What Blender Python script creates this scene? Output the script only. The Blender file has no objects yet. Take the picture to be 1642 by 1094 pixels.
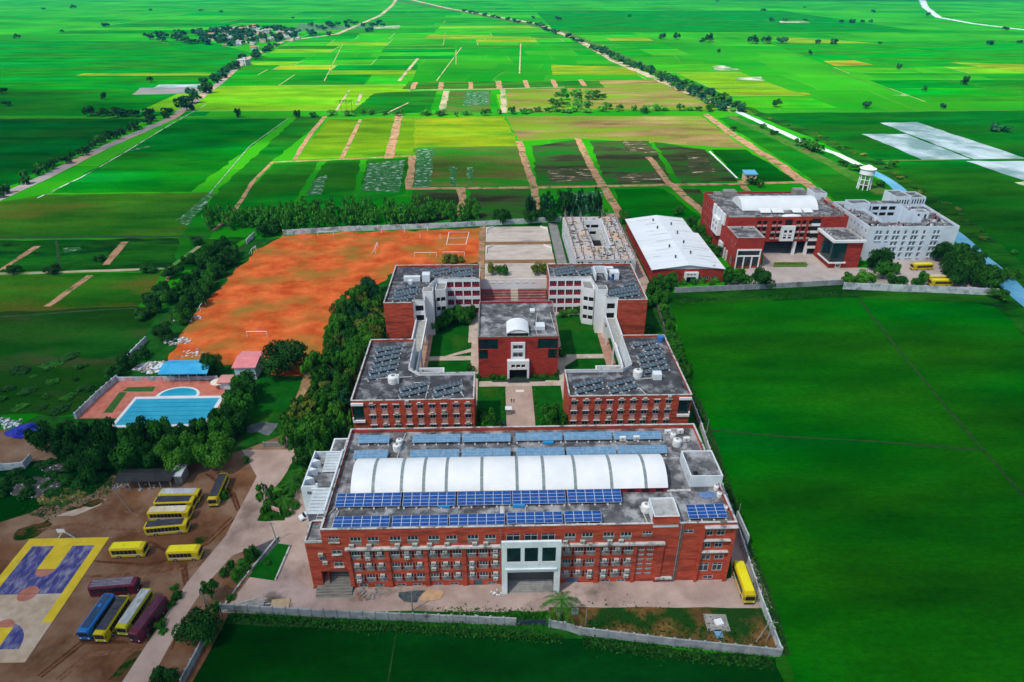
import bpy, math, random
from mathutils import Vector, Matrix, noise as mnoise
R = random.Random(7)
S = bpy.context.scene
C = S.collection
rad = math.radians
# ---------------------------------------------------------------- camera
W0, H0, FPX = 1642.0, 1094.0, 1062.018
PITCH, ROLL, YAW, CAMH = .512759516, -.000454492, -.02442170, 116.0
def _rot():
    cp, sp = math.cos(PITCH), math.sin(PITCH)
    Rz = Matrix.Rotation(YAW, 3, 'Z')
    r = Rz @ Vector((1, 0, 0)); f = Rz @ Vector((0, cp, -sp)); u = Rz @ Vector((0, sp, cp))
    c, s = math.cos(ROLL), math.sin(ROLL)
    return c*r + s*u, -s*r + c*u, f
CR, CU, CF = _rot()
def g(px, py, z=0.0):                       # photograph pixel -> place on the plane at height z (metres)
    d = CF*FPX + CR*(px - W0/2) - CU*(py - H0/2)
    t = (z - CAMH)/d.z
    return (d.x*t, d.y*t)
cam = bpy.data.cameras.new('camera'); camo = bpy.data.objects.new('camera', cam); C.objects.link(camo)
camo.matrix_world = Matrix(((CR.x, CU.x, -CF.x, 0), (CR.y, CU.y, -CF.y, 0), (CR.z, CU.z, -CF.z, CAMH), (0, 0, 0, 1)))
cam.sensor_width = 36; cam.lens = 36*FPX/W0; cam.clip_start = 1; cam.clip_end = 60000
S.camera = camo
# ---------------------------------------------------------------- light
SUN_EL, SUN_AZ = rad(57), rad(232)          # azimuth clockwise from +Y
sd = Vector((math.sin(SUN_AZ)*math.cos(SUN_EL), math.cos(SUN_AZ)*math.cos(SUN_EL), math.sin(SUN_EL)))
sl = bpy.data.lights.new('sun', 'SUN'); sl.energy = 5.0; sl.angle = rad(.55); sl.color = (1, .95, .87)
so = bpy.data.objects.new('sun', sl); C.objects.link(so); so.rotation_euler = sd.to_track_quat('Z', 'Y').to_euler()
wd = bpy.data.worlds.new('World'); S.world = wd; wd.use_nodes = True
nt = wd.node_tree; sk = nt.nodes.new('ShaderNodeTexSky'); sk.sky_type = 'NISHITA'; sk.sun_disc = False
sk.sun_elevation = SUN_EL; sk.sun_rotation = SUN_AZ; sk.air_density = 1.2; sk.dust_density = 1.5
nt.links.new(sk.outputs[0], nt.nodes['Background'].inputs[0]); nt.nodes['Background'].inputs[1].default_value = .10
S.view_settings.view_transform = 'Standard'; S.view_settings.look = 'None'; S.view_settings.gamma = 1
S.view_settings.exposure = .52
HAZE = .00006
S.cycles.transparent_max_bounces = 12; S.cycles.max_bounces = 6; S.cycles.volume_bounces = 0
# ---------------------------------------------------------------- materials
MATS = {}
def M(name, c1, c2=None, sc=.4, rough=.85, c3=None, sc3=.05, t3=.55, w3=.08, spec=.25, bump=0, obj=False, det=6, stretch=None, metal=0, rnd=0, emis=0):
    if name in MATS: return MATS[name]
    m = bpy.data.materials.new(name); m.use_nodes = True; n = m.node_tree.nodes; L = m.node_tree.links
    p = n['Principled BSDF']; p.inputs['Roughness'].default_value = rough; p.inputs['Specular IOR Level'].default_value = spec
    p.inputs['Metallic'].default_value = metal
    c1 = (*c1, 1)
    if c2 is None:
        p.inputs['Base Color'].default_value = c1; MATS[name] = m; return m
    if obj: tc = n.new('ShaderNodeTexCoord'); co = tc.outputs['Object']
    else: tc = n.new('ShaderNodeNewGeometry'); co = tc.outputs['Position']
    if stretch:
        mp = n.new('ShaderNodeMapping'); mp.inputs['Scale'].default_value = stretch; L.new(co, mp.inputs[0]); cs = mp.outputs[0]
    else: cs = co
    nz = n.new('ShaderNodeTexNoise'); nz.inputs['Scale'].default_value = sc; nz.inputs['Detail'].default_value = det; nz.inputs['Roughness'].default_value = .62
    L.new(cs, nz.inputs['Vector'])
    r = n.new('ShaderNodeValToRGB'); r.color_ramp.elements[0].position = .36; r.color_ramp.elements[1].position = .66
    r.color_ramp.elements[0].color = c1; r.color_ramp.elements[1].color = (*c2, 1)
    L.new(nz.outputs['Fac'], r.inputs[0]); out = r.outputs[0]
    if c3:
        n3 = n.new('ShaderNodeTexNoise'); n3.inputs['Scale'].default_value = sc3; n3.inputs['Detail'].default_value = 5; n3.inputs['Roughness'].default_value = .6
        L.new(cs, n3.inputs['Vector'])
        r3 = n.new('ShaderNodeMapRange'); r3.inputs[1].default_value = t3 - w3; r3.inputs[2].default_value = t3 + w3
        L.new(n3.outputs['Fac'], r3.inputs[0])
        mx = n.new('ShaderNodeMix'); mx.data_type = 'RGBA'; L.new(r3.outputs[0], mx.inputs[0]); L.new(out, mx.inputs[6]); mx.inputs[7].default_value = (*c3, 1)
        out = mx.outputs[2]
    if rnd:
        oi = n.new('ShaderNodeObjectInfo'); mr = n.new('ShaderNodeMapRange'); mr.inputs[3].default_value = 1 - rnd; mr.inputs[4].default_value = 1 + rnd
        L.new(oi.outputs['Random'], mr.inputs[0]); hs = n.new('ShaderNodeHueSaturation'); L.new(mr.outputs[0], hs.inputs['Value']); L.new(out, hs.inputs['Color']); out = hs.outputs[0]
    L.new(out, p.inputs['Base Color'])
    if bump:
        b = n.new('ShaderNodeBump'); b.inputs['Strength'].default_value = bump; b.inputs['Distance'].default_value = .2
        L.new(nz.outputs['Fac'], b.inputs['Height']); L.new(b.outputs[0], p.inputs['Normal'])
    MATS[name] = m; return m
def field_mat():
    m = bpy.data.materials.new('paddy_plain'); m.use_nodes = True; n = m.node_tree.nodes; L = m.node_tree.links; p = n['Principled BSDF']
    p.inputs['Roughness'].default_value = .9; p.inputs['Specular IOR Level'].default_value = 0
    ge = n.new('ShaderNodeNewGeometry')
    wn = n.new('ShaderNodeTexNoise'); wn.inputs['Scale'].default_value = .0022; wn.inputs['Detail'].default_value = 2; L.new(ge.outputs[0], wn.inputs['Vector'])
    ma = n.new('ShaderNodeVectorMath'); ma.operation = 'MULTIPLY_ADD'; ma.inputs[1].default_value = (110, 110, 0); L.new(wn.outputs['Color'], ma.inputs[0]); L.new(ge.outputs[0], ma.inputs[2])
    mp = n.new('ShaderNodeMapping'); mp.inputs['Rotation'].default_value = (0, 0, rad(4)); mp.inputs['Scale'].default_value = (.001, .001, 0)
    L.new(ma.outputs[0], mp.inputs[0])
    cols = []
    for w, h, a, b in ((.34, .12, (.003, .17, .002), (.02, .27, .003)), (.09, .055, (.003, .18, .001), (.05, .28, .002))):
        br = n.new('ShaderNodeTexBrick'); br.inputs['Scale'].default_value = 1; br.inputs['Brick Width'].default_value = w; br.inputs['Row Height'].default_value = h
        br.inputs['Mortar Size'].default_value = .0016; br.inputs['Mortar Smooth'].default_value = .6; br.inputs['Color1'].default_value = (*a, 1); br.inputs['Color2'].default_value = (*b, 1)
        br.inputs['Mortar'].default_value = (.06, .23, .015, 1); br.offset = .37; br.squash = .7; br.squash_frequency = 3
        L.new(mp.outputs[0], br.inputs['Vector']); cols.append(br.outputs['Color'])
    mx = n.new('ShaderNodeMix'); mx.data_type = 'RGBA'; mx.inputs[0].default_value = .38; L.new(cols[0], mx.inputs[6]); L.new(cols[1], mx.inputs[7])
    n2 = n.new('ShaderNodeTexNoise'); n2.inputs['Scale'].default_value = .006; n2.inputs['Detail'].default_value = 8
    L.new(ge.outputs[0], n2.inputs['Vector'])
    mr = n.new('ShaderNodeMapRange'); mr.inputs[1].default_value = .3; mr.inputs[2].default_value = .7; mr.inputs[3].default_value = .72; mr.inputs[4].default_value = 1.25
    L.new(n2.outputs['Fac'], mr.inputs[0]); hs = n.new('ShaderNodeHueSaturation'); L.new(mr.outputs[0], hs.inputs['Value']); L.new(mx.outputs[2], hs.inputs['Color'])
    L.new(hs.outputs[0], p.inputs['Base Color']); return m
def paddy(name, a, b, c3=None, t3=.6, sc3=.03):
    m = M(name, tuple(x*.74 for x in a), tuple(x*.95 for x in b), sc=.035, rough=.9, c3=c3, sc3=sc3, t3=t3, spec=0, det=9, stretch=(.5, 1.5, 1))
    if 'crop' in m: return m
    m['crop'] = 1; n = m.node_tree.nodes; L = m.node_tree.links; p = n['Principled BSDF']; src = p.inputs['Base Color'].links[0].from_socket; ge = n.new('ShaderNodeNewGeometry')
    mp = n.new('ShaderNodeMapping'); mp.inputs['Scale'].default_value = (.9, 2.2, 1); mp.inputs['Rotation'].default_value = (0, 0, .04); L.new(ge.outputs['Position'], mp.inputs[0]); f = n.new('ShaderNodeTexNoise'); f.inputs['Scale'].default_value = .5; f.inputs['Detail'].default_value = 4; f.inputs['Roughness'].default_value = .8; L.new(mp.outputs[0], f.inputs['Vector'])
    w = n.new('ShaderNodeTexNoise'); w.inputs['Scale'].default_value = .012; w.inputs['Detail'].default_value = 6; mq = n.new('ShaderNodeMapping'); mq.inputs['Scale'].default_value = (.45, 1.6, 1); L.new(ge.outputs['Position'], mq.inputs[0]); L.new(mq.outputs[0], w.inputs['Vector'])
    ad = n.new('ShaderNodeMath'); ad.operation = 'ADD'; L.new(f.outputs['Fac'], ad.inputs[0]); L.new(w.outputs['Fac'], ad.inputs[1]); mr = n.new('ShaderNodeMapRange'); mr.inputs[1].default_value = .7; mr.inputs[2].default_value = 1.3; mr.inputs[3].default_value = .62; mr.inputs[4].default_value = 1.45; L.new(ad.outputs[0], mr.inputs[0])
    hs = n.new('ShaderNodeHueSaturation'); L.new(mr.outputs[0], hs.inputs['Value']); L.new(src, hs.inputs['Color']); hm = n.new('ShaderNodeMapRange'); hm.inputs[1].default_value = .35; hm.inputs[2].default_value = .65; hm.inputs[3].default_value = .485; hm.inputs[4].default_value = .512; L.new(w.outputs['Fac'], hm.inputs[0]); L.new(hm.outputs[0], hs.inputs['Hue']); L.new(hs.outputs[0], p.inputs['Base Color']); return m
BRICK = M('brick_red', (.36, .048, .024), (.56, .10, .05), sc=.9, rough=.9, c3=(.22, .04, .028), sc3=.3, t3=.58, bump=.3, stretch=(.5, .5, 2.2))
BRICKD = M('brick_dark_red', (.27, .025, .018), (.42, .048, .03), sc=.9, rough=.9, c3=(.14, .02, .018), sc3=.3, t3=.62, stretch=(.5, .5, 2.2))
WHITE = M('white_paint', (.60, .66, .70), (.74, .78, .80), sc=.5, rough=.7, c3=(.36, .38, .38), sc3=.35, t3=.68, w3=.06)
WHITEC = M('clean_white', (.80, .81, .81), (.70, .73, .74), sc=.2, rough=.5)
ROOF = M('weathered_roof', (.055, .055, .06), (.15, .15, .155), sc=.35, rough=.95, c3=(.36, .36, .37), sc3=.30, t3=.56, w3=.09, bump=.4)
ROOFD = M('dark_roof', (.035, .036, .042), (.09, .09, .10), sc=.3, rough=.95, c3=(.26, .26, .27), sc3=.32, t3=.58, w3=.08)
COPE = M('stained_coping', (.42, .42, .41), (.60, .60, .58), sc=.8, rough=.9, c3=(.13, .13, .12), sc3=.5, t3=.58, w3=.06)
GLASS = M('dark_glass', (.012, .03, .038), (.03, .06, .075), sc=.6, rough=.12, spec=.6)
GLASSG = M('green_glass', (.006, .022, .024), (.012, .045, .05), sc=.3, rough=.1, spec=.6)
FRAME = M('window_frame', (.33, .36, .38), (.5, .52, .53), sc=2, rough=.6)
GRILL = M('grey_grille', (.13, .125, .12), (.30, .28, .26), sc=1.3, rough=.8)
PINK = M('pinkish_spandrel', (.42, .26, .24), (.55, .36, .33), sc=1, rough=.9)
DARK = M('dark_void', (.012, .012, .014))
MAROON = M('maroon_wall', (.22, .012, .03), (.30, .02, .04), sc=1)
CONC = M('concrete', (.20, .20, .19), (.33, .32, .30), sc=.6, rough=.9, c3=(.11, .11, .1), sc3=.3, t3=.62)
STEEL = M('steel', (.35, .37, .4), (.5, .52, .54), sc=2, rough=.4, metal=.4)
PANEL = M('solar_cell', (.008, .048, .21), (.016, .09, .32), sc=1.5, rough=.22, spec=.5)
PANELF = M('panel_frame', (.62, .68, .74), (.7, .75, .8), sc=1, rough=.4)
TEALP = M('faded_solar_cell', (.035, .06, .08), (.07, .11, .14), sc=.5, rough=.3, spec=.5)
BLOCK = M('white_footing', (.6, .6, .58), (.75, .75, .73), sc=2)
BARK = M('bark', (.09, .06, .035), (.17, .12, .08), sc=3, obj=True)
RUBBER = M('rubber', (.015, .015, .015), (.03, .03, .03), sc=3)
# ---------------------------------------------------------------- mesh helpers
class MB:
    def __init__(s): s.v = []; s.f = []; s.m = []
    def poly(s, pts, mi=0):
        k = len(s.v); s.v += [tuple(p) for p in pts]; s.f.append(tuple(range(k, k+len(pts)))); s.m.append(mi); return s
    def box(s, x0, y0, z0, x1, y1, z1, mi=0):
        return s.prism([(x0, y0), (x1, y0), (x1, y1), (x0, y1)], z0, z1, mi)
    def prism(s, P, z0, z1, mi=0, mt=None):
        n = len(P); k = len(s.v); s.v += [(x, y, z0) for x, y in P] + [(x, y, z1) for x, y in P]
        s.f += [tuple(range(k+n-1, k-1, -1)), tuple(range(k+n, k+2*n))]; s.m += [mi, mi if mt is None else mt]
        for i in range(n):
            j = (i+1) % n; s.f.append((k+i, k+j, k+n+j, k+n+i)); s.m.append(mi)
        return s
    def obox(s, cx, cy, z0, lx, ly, h, a=0, mi=0):
        c, n = math.cos(a), math.sin(a)
        return s.prism([(cx+x*c-y*n, cy+x*n+y*c) for x, y in ((-lx/2, -ly/2), (lx/2, -ly/2), (lx/2, ly/2), (-lx/2, ly/2))], z0, z0+h, mi)
    def tube(s, p, q, r0, r1=None, n=6, mi=0):
        r1 = r0 if r1 is None else r1; p, q = Vector(p), Vector(q); d = (q-p).normalized()
        a = d.orthogonal().normalized(); b = d.cross(a); k = len(s.v)
        for c, r in ((p, r0), (q, r1)):
            for i in range(n):
                t = 2*math.pi*i/n; s.v.append(tuple(c + a*r*math.cos(t) + b*r*math.sin(t)))
        s.f += [tuple(range(k+n-1, k-1, -1)), tuple(range(k+n, k+2*n))]; s.m += [mi, mi]
        for i in range(n):
            j = (i+1) % n; s.f.append((k+i, k+j, k+n+j, k+n+i)); s.m.append(mi)
        return s
    def mesh(s, name, mats, base=(0, 0, 0), smooth=False):
        me = bpy.data.meshes.new(name); bx, by, bz = base
        me.from_pydata([(x-bx, y-by, z-bz) for x, y, z in s.v], [], s.f)
        for m in (mats if isinstance(mats, (list, tuple)) else [mats]): me.materials.append(m)
        me.polygons.foreach_set('material_index', s.m)
        if smooth: me.polygons.foreach_set('use_smooth', [True]*len(s.f))
        return me
    def build(s, name, mats, parent=None, base=None, smooth=False):
        b = base if base is not None else (WL.get(parent.name, (0, 0, 0)) if parent else (0, 0, 0))
        o = bpy.data.objects.new(name, s.mesh(name, mats, b, smooth)); C.objects.link(o)
        if parent: o.parent = parent; WL[o.name] = b
        elif base is not None: o.location = base
        return o
WL = {}
def tag(o, label=None, cat=None, group=None, kind=None):
    if label: o['label'] = label
    if cat: o['category'] = cat
    if group: o['group'] = group
    if kind: o['kind'] = kind
    return o
def thing(name, label, cat, loc=(0, 0, 0), group=None, rz=0):
    o = bpy.data.objects.new(name, None); C.objects.link(o); o.location = loc; o.rotation_euler = (0, 0, rz)
    o.empty_display_size = .5; WL[o.name] = (0, 0, 0) if rz else tuple(loc)
    return tag(o, label, cat, group)
def copy_tree(o, loc=None, rz=None, sc=None, label=None, group=None, parent=None):
    c = o.copy(); C.objects.link(c)
    if parent: c.parent = parent
    if loc is not None: c.location = loc
    if rz is not None: c.rotation_euler = (0, 0, rz)
    if sc is not None: c.scale = sc if isinstance(sc, (tuple, list)) else (sc, sc, sc)
    if label: c['label'] = label
    if group: c['group'] = group
    for ch in KIDS.get(o.name, []) if o.name in KIDS else [x for x in C.objects if x.parent == o]:
        d = ch.copy(); C.objects.link(d); d.parent = c
    return c
KIDS = {}
def inst(name, me, parent, loc, rz=0, sc=(1, 1, 1)):          # a part from a shared mesh; loc in world metres
    o = bpy.data.objects.new(name, me); C.objects.link(o); o.parent = parent
    b = WL.get(parent.name, (0, 0, 0)); o.location = (loc[0]-b[0], loc[1]-b[1], loc[2]-b[2]); o.rotation_euler = (0, 0, rz); o.scale = sc
    return o
def facade(mb, p0, p1, z0, z1, holes=(), depth=.3, mi=0, mr=None):
    L = math.dist(p0, p1); ux, uy = (p1[0]-p0[0])/L, (p1[1]-p0[1])/L; nx, ny = -uy, ux
    P = lambda u, z, d=0: (p0[0]+ux*u+nx*d, p0[1]+uy*u+ny*d, z)
    zs = sorted({z0, z1} | {h[1] for h in holes} | {h[3] for h in holes}); zs = [z for z in zs if z0 <= z <= z1]
    for a, b in zip(zs, zs[1:]):
        zm = (a+b)/2; cuts = sorted((h[0], h[2]) for h in holes if h[1] < zm < h[3]); u = 0
        for c0, c1 in cuts:
            if c0 > u: mb.poly([P(u, a), P(c0, a), P(c0, b), P(u, b)], mi)
            u = max(u, c1)
        if u < L: mb.poly([P(u, a), P(L, a), P(L, b), P(u, b)], mi)
    mr = mi if mr is None else mr
    for h in holes:
        a, b, c, d = h[:4]
        for q in (((a, b), (c, b)), ((c, b), (c, d)), ((c, d), (a, d)), ((a, d), (a, b))):
            mb.poly([P(*q[0]), P(*q[1]), P(*q[1], depth), P(*q[0], depth)], mr)
def offset(P, d):
    n = len(P); out = []
    for i in range(n):
        a, b, c = Vector(P[i-1]), Vector(P[i]), Vector(P[(i+1) % n])
        u = (b-a).normalized(); v = (c-b).normalized(); n1 = Vector((-u.y, u.x)); n2 = Vector((-v.y, v.x))
        k = d/(1 + n1.dot(n2)); out.append(tuple(b + (n1+n2)*k))
    return out
def shell(T, P, z0, ztop, zdeck, mats, holes={}, depth=.3, cope=COPE, roof=ROOF, edgemat={}, pt=.3, name='wall'):
    """walls of a building on a counter-clockwise plan P: outer faces with holes, parapet, coping, deck"""
    mb = MB(); n = len(P); Q = offset(P, pt)
    for i in range(n):
        facade(mb, P[i], P[(i+1) % n], z0, ztop, holes.get(i, ()), depth, edgemat.get(i, 0))
        mb.poly([(*Q[i], ztop), (*Q[(i+1) % n], ztop), (*Q[(i+1) % n], zdeck), (*Q[i], zdeck)], edgemat.get(i, 0))
    w = mb.build(name, mats, T)
    cb = MB(); A = offset(P, -.06); B = offset(P, pt+.05)
    for i in range(n):
        j = (i+1) % n
        for z, (X, Y) in ((ztop+.12, (A, B)),): cb.poly([(*X[i], z), (*X[j], z), (*Y[j], z), (*Y[i], z)])
        cb.poly([(*A[i], ztop-.02), (*A[j], ztop-.02), (*A[j], ztop+.12), (*A[i], ztop+.12)])
        cb.poly([(*B[i], ztop-.02), (*B[j], ztop-.02), (*B[j], ztop+.12), (*B[i], ztop+.12)])
        cb.poly([(*A[i], ztop-.02), (*A[j], ztop-.02), (*B[j], ztop-.02), (*B[i], ztop-.02)])
    cb.build('coping', cope, T)
    rb = MB(); rb.poly([(x, y, zdeck) for x, y in Q]); rb.build('roof', roof, T)
    return w
def fill(T, me, name, p0, p1, holes, depth=.28):
    L = math.dist(p0, p1); ux, uy = (p1[0]-p0[0])/L, (p1[1]-p0[1])/L; a = math.atan2(uy, ux)
    for h in holes:
        inst(name, me, T, (p0[0]+ux*h[0]-uy*depth, p0[1]+uy*h[0]+ux*depth, h[1]), a, (h[2]-h[0], 1, h[3]-h[1]))
def W_grille():      # panes above a grey grille
    b = MB(); b.poly([(0, 0, 0), (1, 0, 0), (1, 0, 1), (0, 0, 1)], 0); b.box(0, -.06, 0, 1, -.01, .52, 1)
    for x in (0, .31, .64, .95): b.box(x, -.09, .5, x+.05, -.008, 1, 2)
    b.box(-.04, -.14, .49, 1.04, -.007, .54, 2); return b.mesh('grilled_window', [GLASS, GRILL, FRAME])
def W_sash():
    b = MB(); b.poly([(0, 0, 0), (1, 0, 0), (1, 0, 1), (0, 0, 1)], 0)
    for x in (0, .48, .94): b.box(x, -.09, 0, x+.06, -.008, 1, 1)
    for z in (0, .68, .95): b.box(0, -.07, z, 1, -.006, z+.05, 1)
    return b.mesh('sash_window', [GLASS, FRAME])
def W_blank():
    b = MB(); b.poly([(0, 0, 0), (1, 0, 0), (1, 0, 1), (0, 0, 1)], 0); return b.mesh('dark_opening', [DARK])
def W_curtain():
    b = MB(); b.poly([(0, 0, 0), (1, 0, 0), (1, 0, 1), (0, 0, 1)], 0)
    for x in (0, .24, .49, .74, .985): b.box(x, -.06, 0, x+.015, -.008, 1, 1)
    for z in (0, .45, .98): b.box(0, -.05, z, 1, -.006, z+.02, 1)
    return b.mesh('curtain_glass', [GLASSG, DARK])
def W_red():        # maroon balcony wall below a dark opening
    b = MB(); b.poly([(0, .6, 0), (1, .6, 0), (1, .6, 1), (0, .6, 1)], 0); b.box(0, 0, 0, 1, .08, .55, 1)
    for x in (.3, .55, .8): b.box(x, .5, .5, x+.08, .58, 1, 2)
    b.box(0, .45, .5, .22, .55, 1, 1)
    return b.mesh('maroon_bay', [DARK, MAROON, FRAME])
def W_slot():
    b = MB(); b.poly([(0, 0, 0), (1, 0, 0), (1, 0, 1), (0, 0, 1)], 0); b.box(0, -.05, .45, 1, -.006, .55, 1); return b.mesh('slot', [DARK, BRICK])
wG, wS, wB, wC, wR, wL = W_grille(), W_sash(), W_blank(), W_curtain(), W_red(), W_slot()
def ac_mesh():
    b = MB(); b.box(-.5, -.42, 0, .5, 0, .7, 0)
    b.tube((-.12, -.43, .35), (-.12, -.425, .35), .26, n=10, mi=1); b.box(.28, -.43, .1, .44, -.422, .6, 1); return b.mesh('ac', [M('ac_white', (.42, .41, .38), (.56, .55, .52), sc=2), GRILL])
AC = ac_mesh()
# ---------------------------------------------------------------- the ground
def patch(name, pts, mat, lvl, z=None, px=True, label=None, rough=0, seg=6.0):
    P = [g(*p) for p in pts] if px else list(pts)
    if rough:
        out = []
        for i in range(len(P)):
            a, b = Vector(P[i]), Vector(P[(i+1) % len(P)]); k = max(1, int((b-a).length/seg)); nn = Vector((-(b-a).y, (b-a).x)).normalized() if (b-a).length else Vector((0, 0))
            for j in range(k):
                q = a.lerp(b, j/k); w = mnoise.noise(Vector((q.x*.13, q.y*.13, lvl*3.1)))*rough*1.6 + mnoise.noise(Vector((q.x*.5, q.y*.5, lvl)))*rough*.5
                out.append(tuple(q + nn*w))
        P = out
    b = MB(); zz = lvl*.008 if z is None else z; b.poly([(x, y, zz) for x, y in P]); o = b.build(name, mat); o['kind'] = 'structure'; return o
def ribbon(pts, w, z, px=True, wob=.25, seg=8.0, closed=False):
    P = [Vector(g(*p)) for p in pts] if px else [Vector(p) for p in pts]; out = []
    for i in range(len(P)-1):
        k = max(1, int((P[i+1]-P[i]).length/seg))
        for j in range(k): out.append(P[i].lerp(P[i+1], j/k))
    out.append(P[-1]); b = MB(); A = []; B = []; ws = w if isinstance(w, tuple) else (w, w)
    for i, q in enumerate(out):
        d = (out[min(i+1, len(out)-1)] - out[max(i-1, 0)]).normalized(); n = Vector((-d.y, d.x)); t = i/max(1, len(out)-1); ww = ws[0]*(1-t)+ws[1]*t
        w1 = ww/2*(1+wob*2*mnoise.noise(Vector((q.x*.08, q.y*.08, z)))); w2 = ww/2*(1+wob*2*mnoise.noise(Vector((q.x*.08, q.y*.08, z+9))))
        A.append((*(q+n*w1), z)); B.append((*(q-n*w2), z))
    for i in range(len(out)-1): b.poly([B[i], B[i+1], A[i+1], A[i]])
    return b
def track(name, pts, w, mat, lvl, **k):
    o = ribbon(pts, w, lvl*.008, **k).build(name, mat); o['kind'] = 'structure'; return o
b = MB(); b.poly([(-12000, -600, 0), (12000, -600, 0), (12000, 12000, 0), (-12000, 12000, 0)]); o = b.build('ground', field_mat()); o['kind'] = 'structure'
gD = paddy('paddy_deep', (.0015, .062, .001), (.004, .105, .002))
gDD = paddy('paddy_vignetted', (.001, .030, .002), (.002, .055, .003))  # corner darkening of the view is put into this near green
gR = paddy('paddy_near', (.0015, .088, .001), (.005, .145, .001))
gM = paddy('paddy_mid', (.004, .10, .002), (.012, .16, .005))
gMY = paddy('paddy_sun_tinted', (.06, .19, .002), (.13, .27, .004))  # sunlight on the middle plots is put into this yellower green
gB = paddy('paddy_bright', (.01, .20, .004), (.02, .27, .008))
gY = paddy('paddy_yellowing', (.11, .24, .003), (.22, .30, .006), c3=(.04, .20, .01))
gO = paddy('rough_olive', (.008, .10, .003), (.035, .15, .006), c3=(.085, .085, .010), t3=.575, sc3=.025)
gV = paddy('weedy_green', (.005, .07, .003), (.02, .13, .006), c3=(.004, .03, .004), t3=.55, sc3=.08)
gBr = paddy('fallow_brown', (.14, .12, .03), (.27, .20, .08), c3=(.11, .19, .01), t3=.50, sc3=.02)
gDk = paddy('wet_fallow', (.022, .034, .012), (.085, .068, .038), c3=(.012, .10, .006), t3=.50, sc3=.035)
gBG = paddy('brown_green', (.05, .10, .012), (.12, .12, .03), c3=(.02, .14, .006), t3=.52, sc3=.04)
WET = M('shallow_water', (.008, .085, .01), (.03, .13, .03), sc=.2, rough=.8, c3=(.26, .34, .30), sc3=.30, t3=.585, w3=.05, spec=.05)
DIRT = M('red_dirt_track', (.26, .13, .065), (.46, .27, .15), sc=.25, rough=.95, c3=(.05, .12, .015), sc3=.16, t3=.575, w3=.05)
DIRT2 = M('pale_track', (.32, .25, .16), (.46, .38, .27), sc=.2, rough=.95, c3=(.08, .18, .03), sc3=.03, t3=.56)
VERGE = M('verge_green', (.012, .10, .006), (.05, .15, .01), sc=.25, c3=(.10, .12, .03), sc3=.05, t3=.58, spec=.05)
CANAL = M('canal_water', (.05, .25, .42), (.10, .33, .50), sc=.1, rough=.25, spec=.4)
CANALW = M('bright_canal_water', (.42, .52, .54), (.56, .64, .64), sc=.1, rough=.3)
DBUND = M('dark_bund', (.002, .035, .002), (.02, .06, .006), sc=.4)
def bound(name, pts, w=.8, lvl=9, mat=None): track(name, pts, w*.6 if w > 4 else w, mat or (DBUND if pts[0][1] > 380 or pts[0][1] < 20 else VERGE), lvl, wob=.5)
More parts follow.
